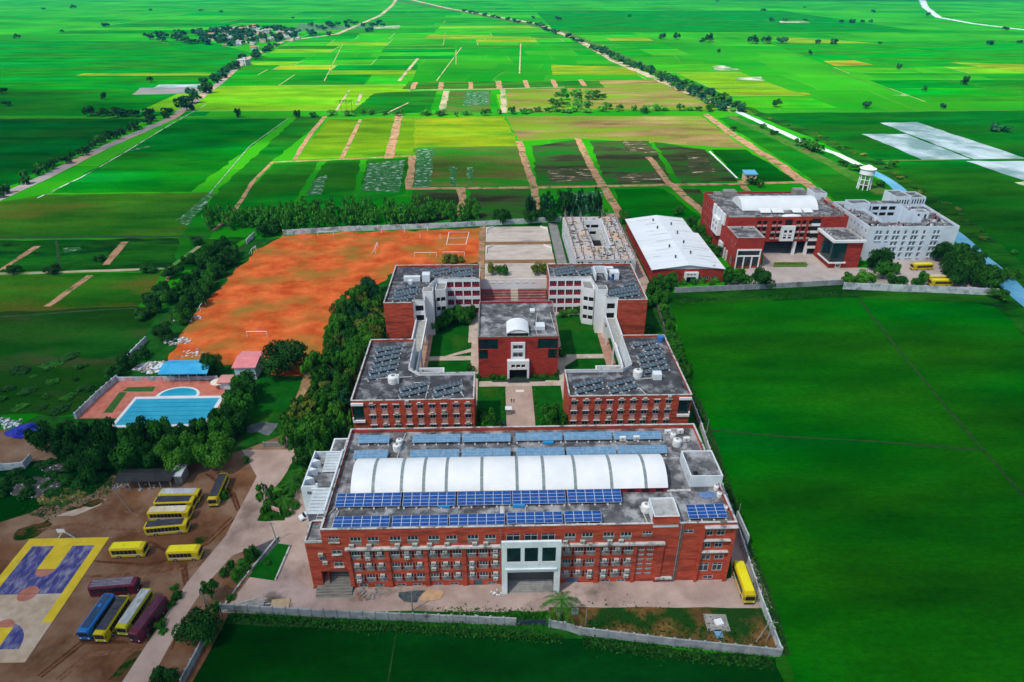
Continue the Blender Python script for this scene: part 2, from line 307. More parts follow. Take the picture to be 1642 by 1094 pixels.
F = [('field', [(-350, 192), (238, 190), (-60, 335), (-700, 400)], gD), ('field', [(292, 191), (462, 190), (306, 308), (82, 310)], paddy('paddy_left', (.0015, .10, .001), (.004, .16, .002))),
     ('field', [(-1500, 66), (330, 66), (430, 92), (330, 186), (-1700, 186)], paddy('paddy_far_left', (.002, .14, .002), (.006, .20, .003))),
     ('field', [(-30, 330), (70, 312), (346, 309), (290, 379), (-200, 386)], gO), ('field', [(-200, 388), (395, 381), (330, 433), (-260, 442)], gV), ('field', [(-300, 447), (265, 437), (205, 505), (180, 545), (-400, 560)], gO),
     ('field', [(-400, 515), (275, 490), (200, 612), (125, 668), (-600, 668)], paddy('rough_dark_meadow', (.003, .055, .003), (.015, .085, .006), c3=(.05, .05, .02), t3=.6)),
     ('field', [(476, 188), (525, 187), (432, 262), (342, 372), (280, 430), (290, 376), (346, 309)], gM),
     ('field', [(527, 190), (576, 192), (545, 254), (475, 256)], gMY), ('field', [(582, 190), (636, 188), (620, 252), (552, 254)], gMY), ('field', [(644, 188), (700, 188), (664, 250), (628, 252)], gMY),
     ('field', [(440, 262), (512, 258), (468, 330), (370, 335)], gM), ('field', [(524, 258), (580, 256), (560, 330), (480, 330)], gM), ('field', [(590, 256), (655, 253), (650, 310), (570, 330)], gM),
     ('field', [(665, 188), (808, 187), (830, 228), (835, 236), (664, 236)], gY), ('field', [(664, 238), (838, 234), (850, 298), (660, 300)], gBG), ('field', [(810, 187), (1124, 186), (1195, 238), (928, 222), (832, 226)], gBr),
     ('field', [(852, 234), (925, 224), (962, 296), (862, 297)], gDk), ('field', [(945, 226), (1040, 226), (1082, 294), (972, 296)], gDk), ('field', [(1048, 228), (1130, 240), (1185, 290), (1092, 294)], gDk),
     ('field', [(1140, 240), (1196, 240), (1278, 290), (1192, 292)], gD), ('field', [(1185, 186), (1340, 246), (1430, 300), (1440, 320), (1340, 322), (1300, 286), (1150, 190)], gM),
     ('field', [(985, 303), (1062, 303), (1128, 352), (1000, 352)], gR), ('field', [(1084, 303), (1120, 303), (1150, 330), (1130, 345)], gDk), ('field', [(660, 305), (735, 304), (738, 350), (652, 362)], gDk), ('field', [(750, 304), (850, 303), (856, 350), (748, 352)], gDk),
     ('field', [(625, 148), (700, 146), (690, 181), (560, 183), (600, 150)], gM), ('field', [(722, 146), (786, 145), (788, 180), (712, 181)], gBG), ('field', [(812, 144), (900, 142), (912, 176), (814, 180)], gBr), ('field', [(905, 130), (1060, 128), (1150, 176), (920, 176)], gBr),
     ('field', [(655, 131), (960, 130), (970, 141), (645, 143)], gO), ('field', [(884, 104), (1020, 108), (1040, 120), (886, 120)], gY), ('field', [(690, 55), (800, 58), (880, 62), (680, 62)], gY),
     ('field', [(1210, 182), (2400, 170), (3000, 470), (1700, 560), (1545, 380), (1440, 290), (1300, 220)], paddy('paddy_right', (.0015, .070, .001), (.004, .11, .003))),
     ('field', [(1070, 482), (1355, 470), (1600, 478), (1760, 560), (3200, 1300), (1270, 1300), (1254, 1052), (1112, 645)], gR),
     ('field', [(326, 1030), (360, 985), (830, 1003), (930, 1020), (1250, 1056), (1290, 1300), (200, 1300)], gDD), ('field', [(1320, 98), (1370, 97), (1400, 104), (1340, 106)], paddy('ochre_patch', (.2, .2, .01), (.3, .26, .02))),
     ('field', [(1523, 100), (1800, 108), (1800, 135), (1560, 106)], gY), ('field', [(1240, 60), (1300, 62), (1410, 70), (1265, 69)], gY), ('field', [(1180, 148), (1290, 148), (1300, 152), (1185, 153)], gY), ('field', [(135, 118), (345, 117), (340, 121), (120, 122)], gY)]
for i, (n_, p_, m_) in enumerate(F): patch(n_, p_, m_, 1 + i*.12, rough=1.5, seg=7)
# wet and flooded patches
for p_, lv in (([(668, 238), (696, 238), (690, 303), (664, 303)], 7), ([(748, 147), (784, 146), (784, 168), (742, 170)], 7), ([(720, 268), (734, 268), (731, 300), (724, 300)], 7.2), ([(748, 268), (760, 268), (757, 298), (753, 298)], 7.2),
               ([(590, 262), (650, 256), (640, 308), (580, 306)], 7.4), ([(335, 309), (346, 309), (300, 362), (285, 352)], 7.4), ([(500, 290), (525, 280), (515, 312), (492, 314)], 7.4), ([(100, 398), (128, 396), (130, 402), (104, 405)], 7.5), ([(900, 310), (965, 306), (968, 340), (905, 345)], 7.4), ([(225, 236), (250, 233), (222, 240), (200, 244)], 7.4), ([(480, 38), (640, 44), (500, 50), (470, 50)], 7.6)):
    patch('flooded_ground', p_, WET, lv, rough=1.0, seg=3)
SHEETW = M('plastic_white', (.22, .30, .34), (.34, .42, .46), sc=.05, rough=.6, c3=(.10, .18, .18), sc3=.03, t3=.5)
for p_ in ([(1411, 197), (1470, 196), (1648, 255), (1563, 256)], [(1381, 215), (1452, 215), (1558, 256), (1482, 257)], [(1550, 259), (1680, 258), (1760, 320), (1660, 296)], [(255, 136), (338, 135), (325, 140), (245, 141)]):
    patch('flooded_ground', p_, SHEETW, 8, rough=1.2, seg=8)
patch('mud_bank', [(225, 141), (340, 140), (320, 150), (212, 152)], M('mud_grey', (.12, .13, .12), (.2, .2, .19), sc=.05), 7.9, rough=1)
for q in ([(1141, 106), (1160, 105), (1190, 113), (1145, 113)], [(1180, 125), (1220, 123), (1225, 129), (1178, 129)], [(1250, 34), (1290, 34), (1300, 37), (1252, 37)], [(1432, 152), (1455, 152), (1455, 155), (1430, 154)], [(600, 42), (642, 41), (640, 46), (598, 46)], [(1625, 292), (1700, 290), (1740, 330)]):
    patch('flooded_ground', q, M('muddy_pool', (.25, .28, .2), (.5, .5, .42), sc=.06, c3=(.04, .16, .02), sc3=.04, t3=.5), 8.2, rough=2.5, seg=4)
# tracks between the plots
TR = [([(521, 187), (498, 215), (472, 256)], (5, 4), 1), ([(578, 192), (562, 225), (548, 254)], (4, 4), 1), ([(640, 184), (632, 220), (623, 254)], (8, 8), 1), ([(437, 260), (520, 257), (660, 250)], (3, 3), 1), ([(437, 260), (405, 292), (375, 340), (342, 372)], (3, 3), 1), ([(662, 250), (655, 303)], (6, 6), 1),
      ([(832, 227), (843, 262), (856, 300), (862, 340)], (7, 5), 1), ([(926, 222), (945, 262), (966, 298), (1000, 352)], (6, 6), 1), ([(1040, 252), (1070, 290), (1132, 345)], (6, 6), 1), ([(652, 303), (860, 301), (1060, 297), (1200, 295), (1295, 292)], (5, 5), 1), ([(738, 302), (741, 318), (742, 352)], (6, 6), 1),
      ([(580, 150), (572, 168)], (4, 4), 0), ([(716, 146), (708, 181)], (8, 8), 0), ([(806, 143), (808, 168), (808, 181)], (7, 7), 0), ([(655, 145), (780, 143), (905, 140)], (4, 4), 0), ([(666, 132), (661, 144)], (7, 7), 1), ([(708, 132), (706, 145)], (7, 7), 1), ([(755, 132), (755, 143)], (6, 6), 1), ([(799, 130), (801, 142)], (8, 8), 1), ([(842, 129), (846, 141)], (7, 7), 1), ([(886, 128), (892, 140)], (7, 7), 1), ([(930, 128), (938, 138)], (7, 7), 1),
      ([(1130, 183), (1178, 218), (1247, 262), (1300, 300), (1348, 346)], (9, 9), 1), ([(1186, 290), (1198, 306)], (5, 5), 1), ([(60, 395), (5, 432)], (4, 3), 1), ([(200, 388), (170, 425)], (4, 4), 1), ([(145, 442), (75, 492)], (4, 4), 1), ([(0, 432), (-50, 470)], (3, 3), 1), ([(278, 430), (262, 460), (230, 510)], (2, 2), 1), ([(-80, 441), (60, 438), (270, 431), (320, 395)], (3, 3), 0),
      ([(670, 94), (640, 130)], (5, 5), 0), ([(1138, 243), (1182, 286)], (1.6, 1.6), 2), ([(740, 76), (700, 130)], (1.5, 1.5), 0), ([(550, 70), (520, 130)], (1.2, 1.2), 0), ([(835, 70), (833, 118)], (2, 2), 0), ([(462, 190), (400, 235), (335, 312)], (1.0, 1.0), 3), ([(655, 165), (620, 182)], (2, 2), 0), ([(560, 145), (536, 182)], (2.5, 2.5), 0)]
for p_, w_, k in TR: track('dirt_track', p_, (w_[0]*.8, w_[1]*.8), (DIRT2, DIRT, M('white_pipe_line', (.6, .65, .62), (.7, .72, .7), sc=.2), M('thin_water', (.02, .15, .03), (.3, .4, .34), sc=.3))[k], 10 + TR.index((p_, w_, k))*.1, wob=.22, seg=5)
track('road', [(-40, 335), (70, 285), (160, 240), (275, 190), (350, 135), (400, 92), (455, 66)], (9, 7), M('rural_road', (.16, .15, .15), (.26, .24, .23), sc=.1, c3=(.4, .26, .17), sc3=.02, t3=.55), 15, wob=.15)
track('water_channel', [(60, 318), (130, 285), (200, 245), (270, 202), (330, 168)], (.9, .9), M('pale_channel', (.3, .4, .36), (.5, .58, .52), sc=.3, c3=(.01, .08, .01), sc3=.1, t3=.55), 15.5, wob=.3)
track('road', [(455, 66), (540, 55), (610, 25), (630, 8), (640, -10)], (9, 14), DIRT2, 15.2, wob=.2)
track('road', [(640, -5), (720, 14), (860, 38), (930, 66), (985, 98), (1085, 140), (1180, 180)], (16, 11), DIRT2, 15.6, wob=.3)
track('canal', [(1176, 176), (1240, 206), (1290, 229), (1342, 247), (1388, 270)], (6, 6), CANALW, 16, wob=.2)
track('canal', [(1388, 270), (1430, 293), (1462, 322), (1500, 350), (1545, 388), (1592, 432), (1645, 480), (1760, 575), (1900, 700)], (6.5, 10), CANAL, 16, wob=.2)
track('canal_verge', [(1190, 172), (1260, 200), (1320, 222), (1400, 262), (1480, 312), (1560, 372), (1640, 440), (1750, 540)], (14, 12), gV, 14.5, wob=.25)
track('canal_verge', [(1170, 186), (1240, 218), (1330, 262), (1420, 312)], (10, 10), VERGE, 14.2, wob=.25)
track('canal_verge', [(1560, 420), (1610, 480), (1700, 570), (1830, 700)], (12, 14), gV, 14.3, wob=.25)
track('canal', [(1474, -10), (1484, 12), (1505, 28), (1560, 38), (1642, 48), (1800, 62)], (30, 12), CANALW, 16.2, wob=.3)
track('canal_verge', [(630, 0), (760, 22), (900, 50), (1000, 92), (1090, 132), (1200, 184)], (40, 14), VERGE, 14.6, wob=.4)
for p_, w_ in (([(-200, 190), (280, 190), (530, 187), (900, 180), (1200, 176), (1215, 180), (1800, 176)], 5), ([(-300, 386), (100, 381), (330, 379)], 3), ([(270, 72), (240, 60), (0, 60)], 6), ([(-100, 41), (400, 43)], 9), ([(340, 118), (150, 119)], 5), ([(80, 18), (420, 20)], 12), ([(1050, 31), (1250, 34), (1420, 38)], 10), ([(1060, 66), (1260, 68), (1640, 76)], 6),
                 ([(1285, 70), (1400, 98), (1530, 130), (1700, 165)], 3), ([(1330, 112), (1430, 145)], 2.5), ([(640, 90), (860, 88), (900, 90)], 3), ([(860, 60), (1050, 62)], 6), ([(1400, 258), (1640, 255)], 2), ([(1140, 690), (1250, 700), (1400, 708), (1575, 722)], .8), ([(1378, 480), (1430, 548), (1540, 680), (1640, 792), (1760, 930)], .9),
                 ([(636, 1010), (622, 1094)], .3), ([(1120, 640), (1190, 850), (1262, 1052)], 1.6), ([(370, 996), (700, 1010), (860, 1022)], 1.5), ([(940, 1030), (1240, 1062)], 1.2), ([(1560, 480), (1280, 476), (1075, 484)], .8), ([(90, 386), (96, 430)], 1), ([(-100, 515), (180, 496), (270, 492)], 1.2)):
    bound('field_bund', p_, w_)
# parcels of the far fields
PM = [paddy('parcel_field_%s' % n_, a, b_) for n_, a, b_ in (('lime', (.08, .30, .002), (.15, .36, .004)), ('fresh', (.02, .27, .002), (.04, .33, .003)), ('grass', (.006, .19, .001), (.015, .24, .002)), ('deep', (.002, .14, .001), (.006, .19, .002)), ('gold', (.17, .28, .004), (.26, .32, .01)))]
PB = [MB() for _ in PM]; LB_ = MB()
def split(x0, y0, x1, y1, mx, my, wts, sk):
    if (x1-x0 > mx or y1-y0 > my) and not (R.random() < .06):
        if (x1-x0)/mx > (y1-y0)/my: m_ = x0+(x1-x0)*R.uniform(.35, .65); split(x0, y0, m_, y1, mx, my, wts, sk); split(m_, y0, x1, y1, mx, my, wts, sk)
        else: m_ = y0+(y1-y0)*R.uniform(.35, .65); split(x0, y0, x1, m_, mx, my, wts, sk); split(x0, m_, x1, y1, mx, my, wts, sk)
        return
    P = lambda x, y: (x+(y-600)*sk, y)
    if R.random() < .75: PB[R.choices(range(5), wts)[0]].poly([(*P(*q), .012) for q in ((x0+1, y0+1), (x1-1, y0+1), (x1-1, y1-1), (x0+1, y1-1))])
    w_ = .9
    if R.random() < .4: LB_.poly([(*P(*q), .02) for q in ((x0-w_, y0), (x0+w_, y0), (x0+w_, y1), (x0-w_, y1))])
    if R.random() < .25: LB_.poly([(*P(*q), .024) for q in ((x0, y0-w_), (x1, y0-w_), (x1, y0+w_*1.5), (x0, y0+w_*1.5))])
split(-330, 650, 330, 1500, 130, 90, (2, 9, 9, 4, .7), -.05); split(-900, 1502, 900, 2300, 330, 160, (1, 4, 8, 5, .5), .0); split(420, 680, 1500, 1300, 260, 110, (2, 4, 8, 5, 1), .1)
for b_, m_ in zip(PB, PM): b_.build('field', m_)['kind'] = 'structure'
LB_.build('field_bund', M('pale_bund', (.10, .22, .04), (.22, .28, .10), sc=.05))['kind'] = 'structure'
patch('verge', [(1075, 470), (1350, 456), (1355, 464), (1610, 474), (1640, 500), (1560, 486), (1340, 478), (1080, 490)], gV, 16.6, rough=.6, seg=6)
for q in ([(1000, 226), (1030, 228), (1060, 246), (1000, 244)], [(880, 272), (955, 268), (960, 290), (880, 292)], [(990, 280), (1060, 276), (1070, 290), (990, 293)], [(1100, 250), (1130, 252), (1150, 275), (1110, 280)]): patch('pale_silt', q, M('silt_streaks', (.022, .045, .012), (.085, .072, .04), sc=.08, c3=(.34, .28, .2), sc3=.16, t3=.60, w3=.02, stretch=(.6, 1.6, 1), spec=0), 8.6, rough=1, seg=4)
patch('verge', [(1246, 1050), (1262, 1046), (1290, 1110), (1300, 1200), (1262, 1200), (1258, 1110)], gV, 15.5, rough=1.6, seg=2)
# ---- campus ground
patch('campus_lawn', [(398, 385), (780, 362), (1030, 355), (1072, 480), (1110, 640), (1250, 1050), (357, 984), (300, 1110), (-100, 1110), (-300, 840), (60, 668), (125, 668), (205, 582), (262, 490)], M('campus_grass', (.004, .06, .003), (.014, .11, .008), sc=.3, c3=(.05, .055, .02), sc3=.07, t3=.64, spec=.05), 17, rough=.4)
CL = M('lawn', (.002, .070, .002), (.006, .105, .005), sc=.25, c3=(.03, .10, .004), sc3=.09, t3=.62, spec=.05)
ORG = M('red_earth_pitch', (.44, .06, .012), (.74, .17, .045), sc=.11, rough=.95, c3=(.22, .17, .03), sc3=.06, t3=.59, w3=.14, spec=.0, stretch=(.9, 1.1, 1), det=10)
patch('playground', [(452, 378), (620, 372), (778, 366), (774, 420), (700, 430), (640, 432), (560, 488), (525, 560), (492, 612), (440, 600), (412, 572), (300, 606), (262, 592), (300, 520), (345, 470), (372, 440), (410, 405)], ORG, 19, rough=2.2, seg=2)
patch('campus_dirt', [(-300, 690), (60, 690), (210, 775), (300, 745), (395, 722), (470, 690), (492, 735), (440, 850), (300, 1110), (-500, 1110)], M('red_brown_dirt', (.11, .048, .022), (.21, .10, .05), sc=.12, rough=.95, c3=(.32, .21, .14), sc3=.05, t3=.57, w3=.12, spec=.0, bump=.3), 18, rough=.8)
patch('weeds', [(-500, 740), (60, 742), (185, 752), (150, 790), (90, 800), (0, 838), (-500, 850)], gDD, 18.5, rough=1.6, seg=4)
YW = M('yard_weeds', (.006, .035, .003), (.02, .06, .006), sc=.5, c3=(.11, .05, .022), sc3=.5, t3=.52, spec=0)
for q in ([(100, 822), (150, 815), (165, 806), (158, 800), (120, 812)], [(30, 850), (80, 832), (85, 842), (60, 862), (20, 866)], [(308, 860), (343, 856), (340, 868), (322, 876), (306, 872)], [(230, 1050), (285, 950), (295, 945), (255, 1045)], [(185, 1094), (225, 1040), (240, 1050)]):
    patch('weeds', q, YW, 18.8, rough=1.6, seg=1)
patch('bare_mound', [(90, 828), (145, 812), (172, 800), (160, 812), (120, 826)], M('pale_sand', (.40, .30, .22), (.55, .43, .33), sc=.4), 18.7, rough=.5, seg=1.5)
PAVE = M('worn_concrete_road', (.36, .25, .20), (.50, .37, .31), sc=.12, rough=.9, c3=(.22, .15, .12), sc3=.07, t3=.63, spec=.15)
patch('road', [(388, 722), (474, 722), (494, 738), (500, 800), (494, 845), (620, 850), (900, 985), (1245, 985), (1205, 890), (1216, 975), (850, 985), (660, 972), (420, 985), (357, 984), (430, 860), (372, 888), (325, 950), (240, 1110), (195, 1110), (300, 935), (362, 860), (412, 762)][:5] + [(494, 850), (520, 900), (500, 950), (500, 985), (357, 984), (450, 862), (372, 892), (330, 940), (300, 985), (232, 1110), (186, 1110), (300, 935), (362, 860), (412, 765)], PAVE, 20)
patch('courtyard', [(500, 945), (1172, 928), (1175, 845), (1190, 850), (1238, 975), (1100, 978), (930, 975), (850, 985), (660, 980), (420, 985), (380, 975), (430, 940), (450, 905)], M('stained_forecourt', (.30, .22, .19), (.46, .35, .31), sc=.15, rough=.9, c3=(.08, .065, .055), sc3=.09, t3=.63, spec=.15), 20.5, rough=.2)
patch('waste_ground', [(880, 975), (1236, 975), (1250, 1046), (940, 1012), (880, 1003)], M('scrub_soil', (.10, .05, .02), (.22, .12, .04), sc=.25, c3=(.01, .05, .006), sc3=.14, t3=.50, spec=.05), 21, rough=.3)
patch('weeds', [(700, 988), (880, 980), (880, 1000), (780, 1000)], gV, 21.2, rough=.5, seg=2)
patch('lawn', [(398, 926), (444, 872), (466, 875), (446, 925), (440, 932)], CL, 22); patch('lawn', [(372, 930), (395, 890), (405, 902), (380, 938)], CL, 22)
patch('lawn', [(412, 836), (440, 780), (470, 740), (496, 742), (470, 800), (456, 836)], gV, 22, rough=.5, seg=2)
patch('lawn', [(398, 690), (412, 600), (490, 612), (470, 660), (440, 672)], CL, 22, rough=.6, seg=3)
patch('gravel_patch', [(395, 690), (430, 675), (448, 680), (430, 700)], M('wet_gravel', (.08, .09, .10), (.16, .17, .18), sc=.4), 22.2, rough=1.4, seg=1)
patch('dirt_path', [(470, 650), (490, 600), (512, 566), (520, 575), (500, 610), (484, 655)], DIRT, 22.1, rough=.6, seg=2)
patch('asphalt_patch', [(405, 880), (440, 865), (450, 868), (418, 902)], M('dark_asphalt', (.06, .06, .07), (.1, .1, .11), sc=.5), 22.4)
# inner court: lawns and paths
def rect(name, x0, y0, x1, y1, mat, lvl): return patch(name, [(x0, y0), (x1, y0), (x1, y1), (x0, y1)], mat, lvl, px=False)
TAN = M('tan_paving', (.42, .34, .27), (.56, .47, .39), sc=.3, rough=.9, c3=(.3, .22, .17), sc3=.2, t3=.64)
rect('lawn', -6.4, 149.5, 20, 176, CL, 22); rect('lawn', -24, 183, 36.5, 224, CL, 22)
rect('path', 2.2, 134, 10.6, 176.5, PAVE, 23); rect('path', -4.6, 140, 17, 152, PAVE, 22.7); rect('path', -6.2, 176.4, 20, 179.5, TAN, 23.2)
rect('path', -9.3, 166, -6.6, 226, TAN, 23.3); rect('path', 19.8, 166, 22.2, 226, TAN, 23.3); rect('path', -24, 192.8, -9.1, 195.6, TAN, 23.4); rect('path', 22.3, 193, 36.4, 195.8, TAN, 23.4); patch('dirt_path', [(-9, 201), (-9, 198.5), (-16, 195.6), (-18.5, 195.6)], TAN, 23.35, px=False); patch('dirt_path', [(22.2, 192.9), (22.2, 188), (27, 192.9)], TAN, 23.35, px=False)
rect('path', -26.8, 183.5, -23.5, 212, M('red_tile_paving', (.35, .18, .12), (.5, .3, .22), sc=.4), 23.5); rect('path', 36.2, 183.5, 39.5, 212, M('red_tile_paving', (0, 0, 0)), 23.5)
rect('path', -10.6, 205, -9.05, 222, TAN, 23.6)
rect('stone_disc', 5.4, 173, 8, 174.3, M('pale_disc', (.7, .66, .62), (.75, .7, .66), sc=1), 24)
# sports courts
COURT = M('worn_court_slab', (.44, .37, .31), (.6, .53, .46), sc=.2, rough=.9, c3=(.33, .27, .23), sc3=.1, t3=.6, stretch=(1, 3, 1))
for y0, y1 in ((304, 325.5), (281, 300), (254, 277)): rect('sports_court', -5.4, y0, 26.2, y1, COURT, 24)
rect('dirt_path', -8.6, 240, -5.6, 330, DIRT, 23.8); rect('dirt_path', -5.4, 300.2, 26.2, 303.8, M('brown_strip', (.2, .1, .04), (.3, .16, .07), sc=.3), 23.9); rect('dirt_path', -5.4, 277.2, 26.2, 280.8, M('brown_strip', (0, 0, 0)), 23.9)
rect('road', 59, 240, 64.4, 345, PAVE, 23.9); rect('road', 27, 250, 31.5, 330, M('grey_path', (.18, .18, .17), (.28, .27, .25), sc=.3), 23.7)
patch('courtyard', [(1170, 440), (1222, 425), (1225, 400), (1305, 400), (1330, 430), (1400, 430), (1395, 400), (1560, 400), (1590, 440), (1590, 468), (1350, 455), (1165, 462)], M('pale_yard', (.38, .32, .29), (.52, .46, .42), sc=.12, rough=.9, c3=(.24, .2, .18), sc3=.06, t3=.6), 24)
patch('flower_bed', [(1241, 422), (1292, 422), (1294, 429), (1240, 429)], M('bed_green', (.05, .14, .01), (.12, .2, .02), sc=1), 25, z=.45)
rect('weeds', 60, 235, 72, 300, gV, 23.5)
# outdoor basketball court (painted)
BY = M('court_yellow', (.60, .42, .01), (.72, .52, .03), sc=.4, rough=.8, c3=(.45, .34, .1), sc3=.3, t3=.7)
BP = M('court_purple', (.035, .035, .16), (.07, .07, .24), sc=.35, rough=.8, c3=(.30, .28, .34), sc3=.3, t3=.58, w3=.12, stretch=(3, 1, 1))
BT = M('court_tan', (.42, .30, .20), (.55, .42, .30), sc=.4, rough=.85, c3=(.6, .52, .42), sc3=.15, t3=.6)
BO = M('court_orange', (.38, .13, .08), (.5, .2, .14), sc=.5)
rect('basketball_court', -109.6, 82.6, -91.3, 114.6, BT, 26); 
rect('court_marking', -109.6, 112.2, -91.3, 114.6, BY, 26.5); rect('court_marking', -93.4, 97, -91.3, 112.2, BY, 26.5); rect('court_marking', -109.6, 97, -107.6, 112.2, BY, 26.5); rect('court_marking', -107.6, 98.8, -93.4, 112.2, BP, 26.5)
rect('court_marking', -102.6, 105.4, -98.4, 112.2, BY, 27); rect('court_marking', -93.4, 91.5, -91.3, 97, BY, 26.6)
def disc(cx, cy, r, mat, lvl, a0=0, a1=360, ri=0):
    P = [(cx+r*math.cos(rad(a0+(a1-a0)*i/24)), cy+r*math.sin(rad(a0+(a1-a0)*i/24))) for i in range(25)]
    if ri: P += [(cx+ri*math.cos(rad(a1-(a1-a0)*i/24)), cy+ri*math.sin(rad(a1-(a1-a0)*i/24))) for i in range(25)]
    patch('court_marking', P, mat, lvl, px=False)
disc(-100.5, 105.3, 2.0, BO, 27, 180, 360); disc(-100.5, 98.8, 2.0, BO, 27.2); disc(-100.5, 85.5, 6.2, BP, 27, 0, 180); rect('court_marking', -102.6, 82.7, -98.4, 90.5, BY, 27.5); disc(-100.5, 90.5, 2.0, BO, 27.6, 0, 180)
for y in (98.7,): rect('court_marking', -107.6, y, -93.4, y+.08, M('court_white', (0,0,0)), 27.7)
TY = M('tyre_marks', (.08, .032, .014), (.15, .062, .03), sc=.8, spec=0); TY2 = M('pale_tyre_marks', (.13, .055, .026), (.24, .13, .075), sc=.8, spec=0)
for i, p_ in enumerate(([(150, 900), (240, 905), (330, 870), (372, 830)], [(120, 925), (230, 920), (320, 905), (360, 870)], [(270, 1040), (300, 960), (290, 900), (240, 870)], [(90, 1090), (140, 1050), (230, 1040), (290, 1000)], [(60, 1085), (130, 1030), (200, 1030)], [(200, 820), (280, 850), (340, 830)], [(330, 760), (370, 790), (380, 820)], [(60, 850), (120, 840), (200, 850), (300, 855)])):
    for dx in (0, 6): track('tyre_track', [(a+dx, b_+dx*.3) for a, b_ in p_], .45, (TY, TY2)[i % 2], 18.9+i*.02+dx*.01, wob=.6, seg=2)
# ---------------------------------------------------------------- main block
T = thing('main_building', 'long red brick college block with arched white roof and white entrance frame nearest the camera', 'building', (6, 115, 0))
P = [(-36.5, 98.9), (48.6, 98.9), (48.6, 132.6), (-36.5, 132.6)]
X0 = -36.5; win = []; slots = []; bays = (-31, -22.9, -15, -7, 13, 21); acs = []
for b0 in bays:
    for k in range(3):
        for j, (a, c) in enumerate(((8.3, 10.6), (4.9, 7.2), (1.6, 3.9))):
            u = b0+k*2.5; win.append((u-X0, a-.05, u+1.85-X0, c)); q = R.random()
            if q < .62: acs.append((u+.95, c-.5)); 
            if q < .16: acs.append((u+.9, a+.2))
    for k in range(2):
        for a, c in ((8.5, 10.5), (5.1, 7.1), (1.8, 3.8)): slots.append((b0+2.0+k*2.5-X0, a, b0+2.35+k*2.5-X0, c))
    for d in (.2, 3.8): win.append((b0+d-X0, 12.5, b0+d+2.3-X0, 14.75)); acs.append((b0+d+(1.5 if R.random() < .5 else .2), 12.25))
vent = [(b0+d-X0, .15, b0+d+1.9-X0, .95) for b0 in (-31, -22.9, -15, 21) for d in (.6, 4)] + [(-2.9-X0, .15, -1-X0, .95), (24.8-X0, .15, 26.8-X0, .95)][:1]
misc = [(-35.1-X0, 13.6, -33-X0, 15.1), (-34.9-X0, 10.1, -32.9-X0, 11.4), (-34.9-X0, 6.5, -32.9-X0, 7.9), (1.5-X0, 13.1+2.5, 4.2-X0, 15.9), (5-X0, 15.6, 7.7-X0, 15.9), (29.3-X0, 13.4, 31.3-X0, 14.9), (37.7-X0, 14.2, 39.9-X0, 15.3)]
misc = [h for h in misc if h[3]-h[1] > .5]
rt = [(42.7, 13.4, 44, 15), (44.8, 13.4, 46.5, 15), (42.7, 9.9, 44, 11.5), (44.8, 9.9, 46.5, 11.5), (42.5, 6.4, 44.5, 7.9), (45.3, 6.4, 47.3, 7.9), (42.3, 2.9, 44.5, 5.4), (45.3, 3, 47.4, 5.4), (43.7, .5, 45.9, 1.7)]
rt = [(a-X0, b_, c-X0, d) for a, b_, c, d in rt]
stair = [(28.9+k*1.9-X0, z, 30.2+k*1.9-X0, z+.9) for k in range(2) for z in (2.2, 3.6, 5, 6.4, 7.8, 9.2, 10.5)]
door = [(-5.8-X0, 0, -4-X0, 1.6), (13.9-X0, .0, 16.6-X0, 1.6)]
cave = [(-36.45-X0, 0, -31.9-X0, 5.1)]
allh = win + slots + vent + misc + rt + stair + door + cave + [(1.2-X0, 12.9, 4.1-X0, 14.9), (4.9-X0, 12.9, 7.7-X0, 14.9), (8.4-X0, 12.9, 11.3-X0, 14.9)]
shell(T, P, 0, 17, 16, [BRICK, WHITE], {0: allh}, .16)
mm = fill
fill(T, wG, 'window', P[0], P[1], win + misc[:1] + misc[-2:-1], .12); fill(T, wS, 'window', P[0], P[1], misc[1:3] + misc[-1:] + rt + allh[-3:], .12)
fill(T, wL, 'slot_window', P[0], P[1], slots, .12); fill(T, wS, 'vent_window', P[0], P[1], vent, .12); fill(T, wG, 'stair_grille', P[0], P[1], stair, .12)
db = MB(); db.poly([(0, 0, 0), (1, 0, 0), (1, 0, 1), (0, 0, 1)]); dm = db.mesh('door', [M('blue_grey_door', (.06, .12, .18), (.09, .16, .22), sc=1)]); fill(T, dm, 'door', P[0], P[1], door, .14); fill(T, wB, 'dark_recess', P[0], P[1], cave, 5)
for x, z in acs[:100]: inst('air_conditioner', AC, T, (x, 98.86, z))
for q_ in [(-32, 98.2, 11.6, 0.15, 98.88, 12.05), (12.4, 98.2, 11.6, 34.2, 98.88, 12.05), (41.9, 98.0, 16.1, 48.7, 98.88, 16.35), (42.2, 98.2, 12.3, 47.9, 98.88, 12.5), (42.2, 98.2, 9.0, 47.8, 98.88, 9.2), (33.2, 98.2, 1.2, 36.8, 98.88, 1.6)] + [(h[0]+X0-.1, 98.6, h[1]-.2, h[2]+X0+.1, 98.88, h[1]-.02) for h in misc[:3]]: mb = MB(); mb.box(*q_); mb.build('ledge', COPE, T)
for x0, x1 in ((-32, -31.2), (-24, -23.1), (-16.1, -15.2), (-8.1, -7.2), (-.1, .15), (12.4, 12.8), (19.9, 20.8), (27.9, 28.6), (32.9, 34.2)): mb = MB(); mb.box(x0, 98.55, 0, x1, 98.88, 11.55); mb.build('pilaster', BRICK, T)
for x0, x1 in ((41.7, 42.15), (47.95, 48.6)): mb = MB(); mb.box(x0, 98.3, 0, x1, 98.88, 16.1); mb.build('pilaster', BRICK, T)
for x, y, z, r in ((37.2, 98.72, 0, .16), (37.6, 98.78, 0, .08), (0, 98.4, 12, .07)): mb = MB(); mb.tube((x, y, z), (x, y, 17), r); mb.build('drain_pipe', GRILL, T)
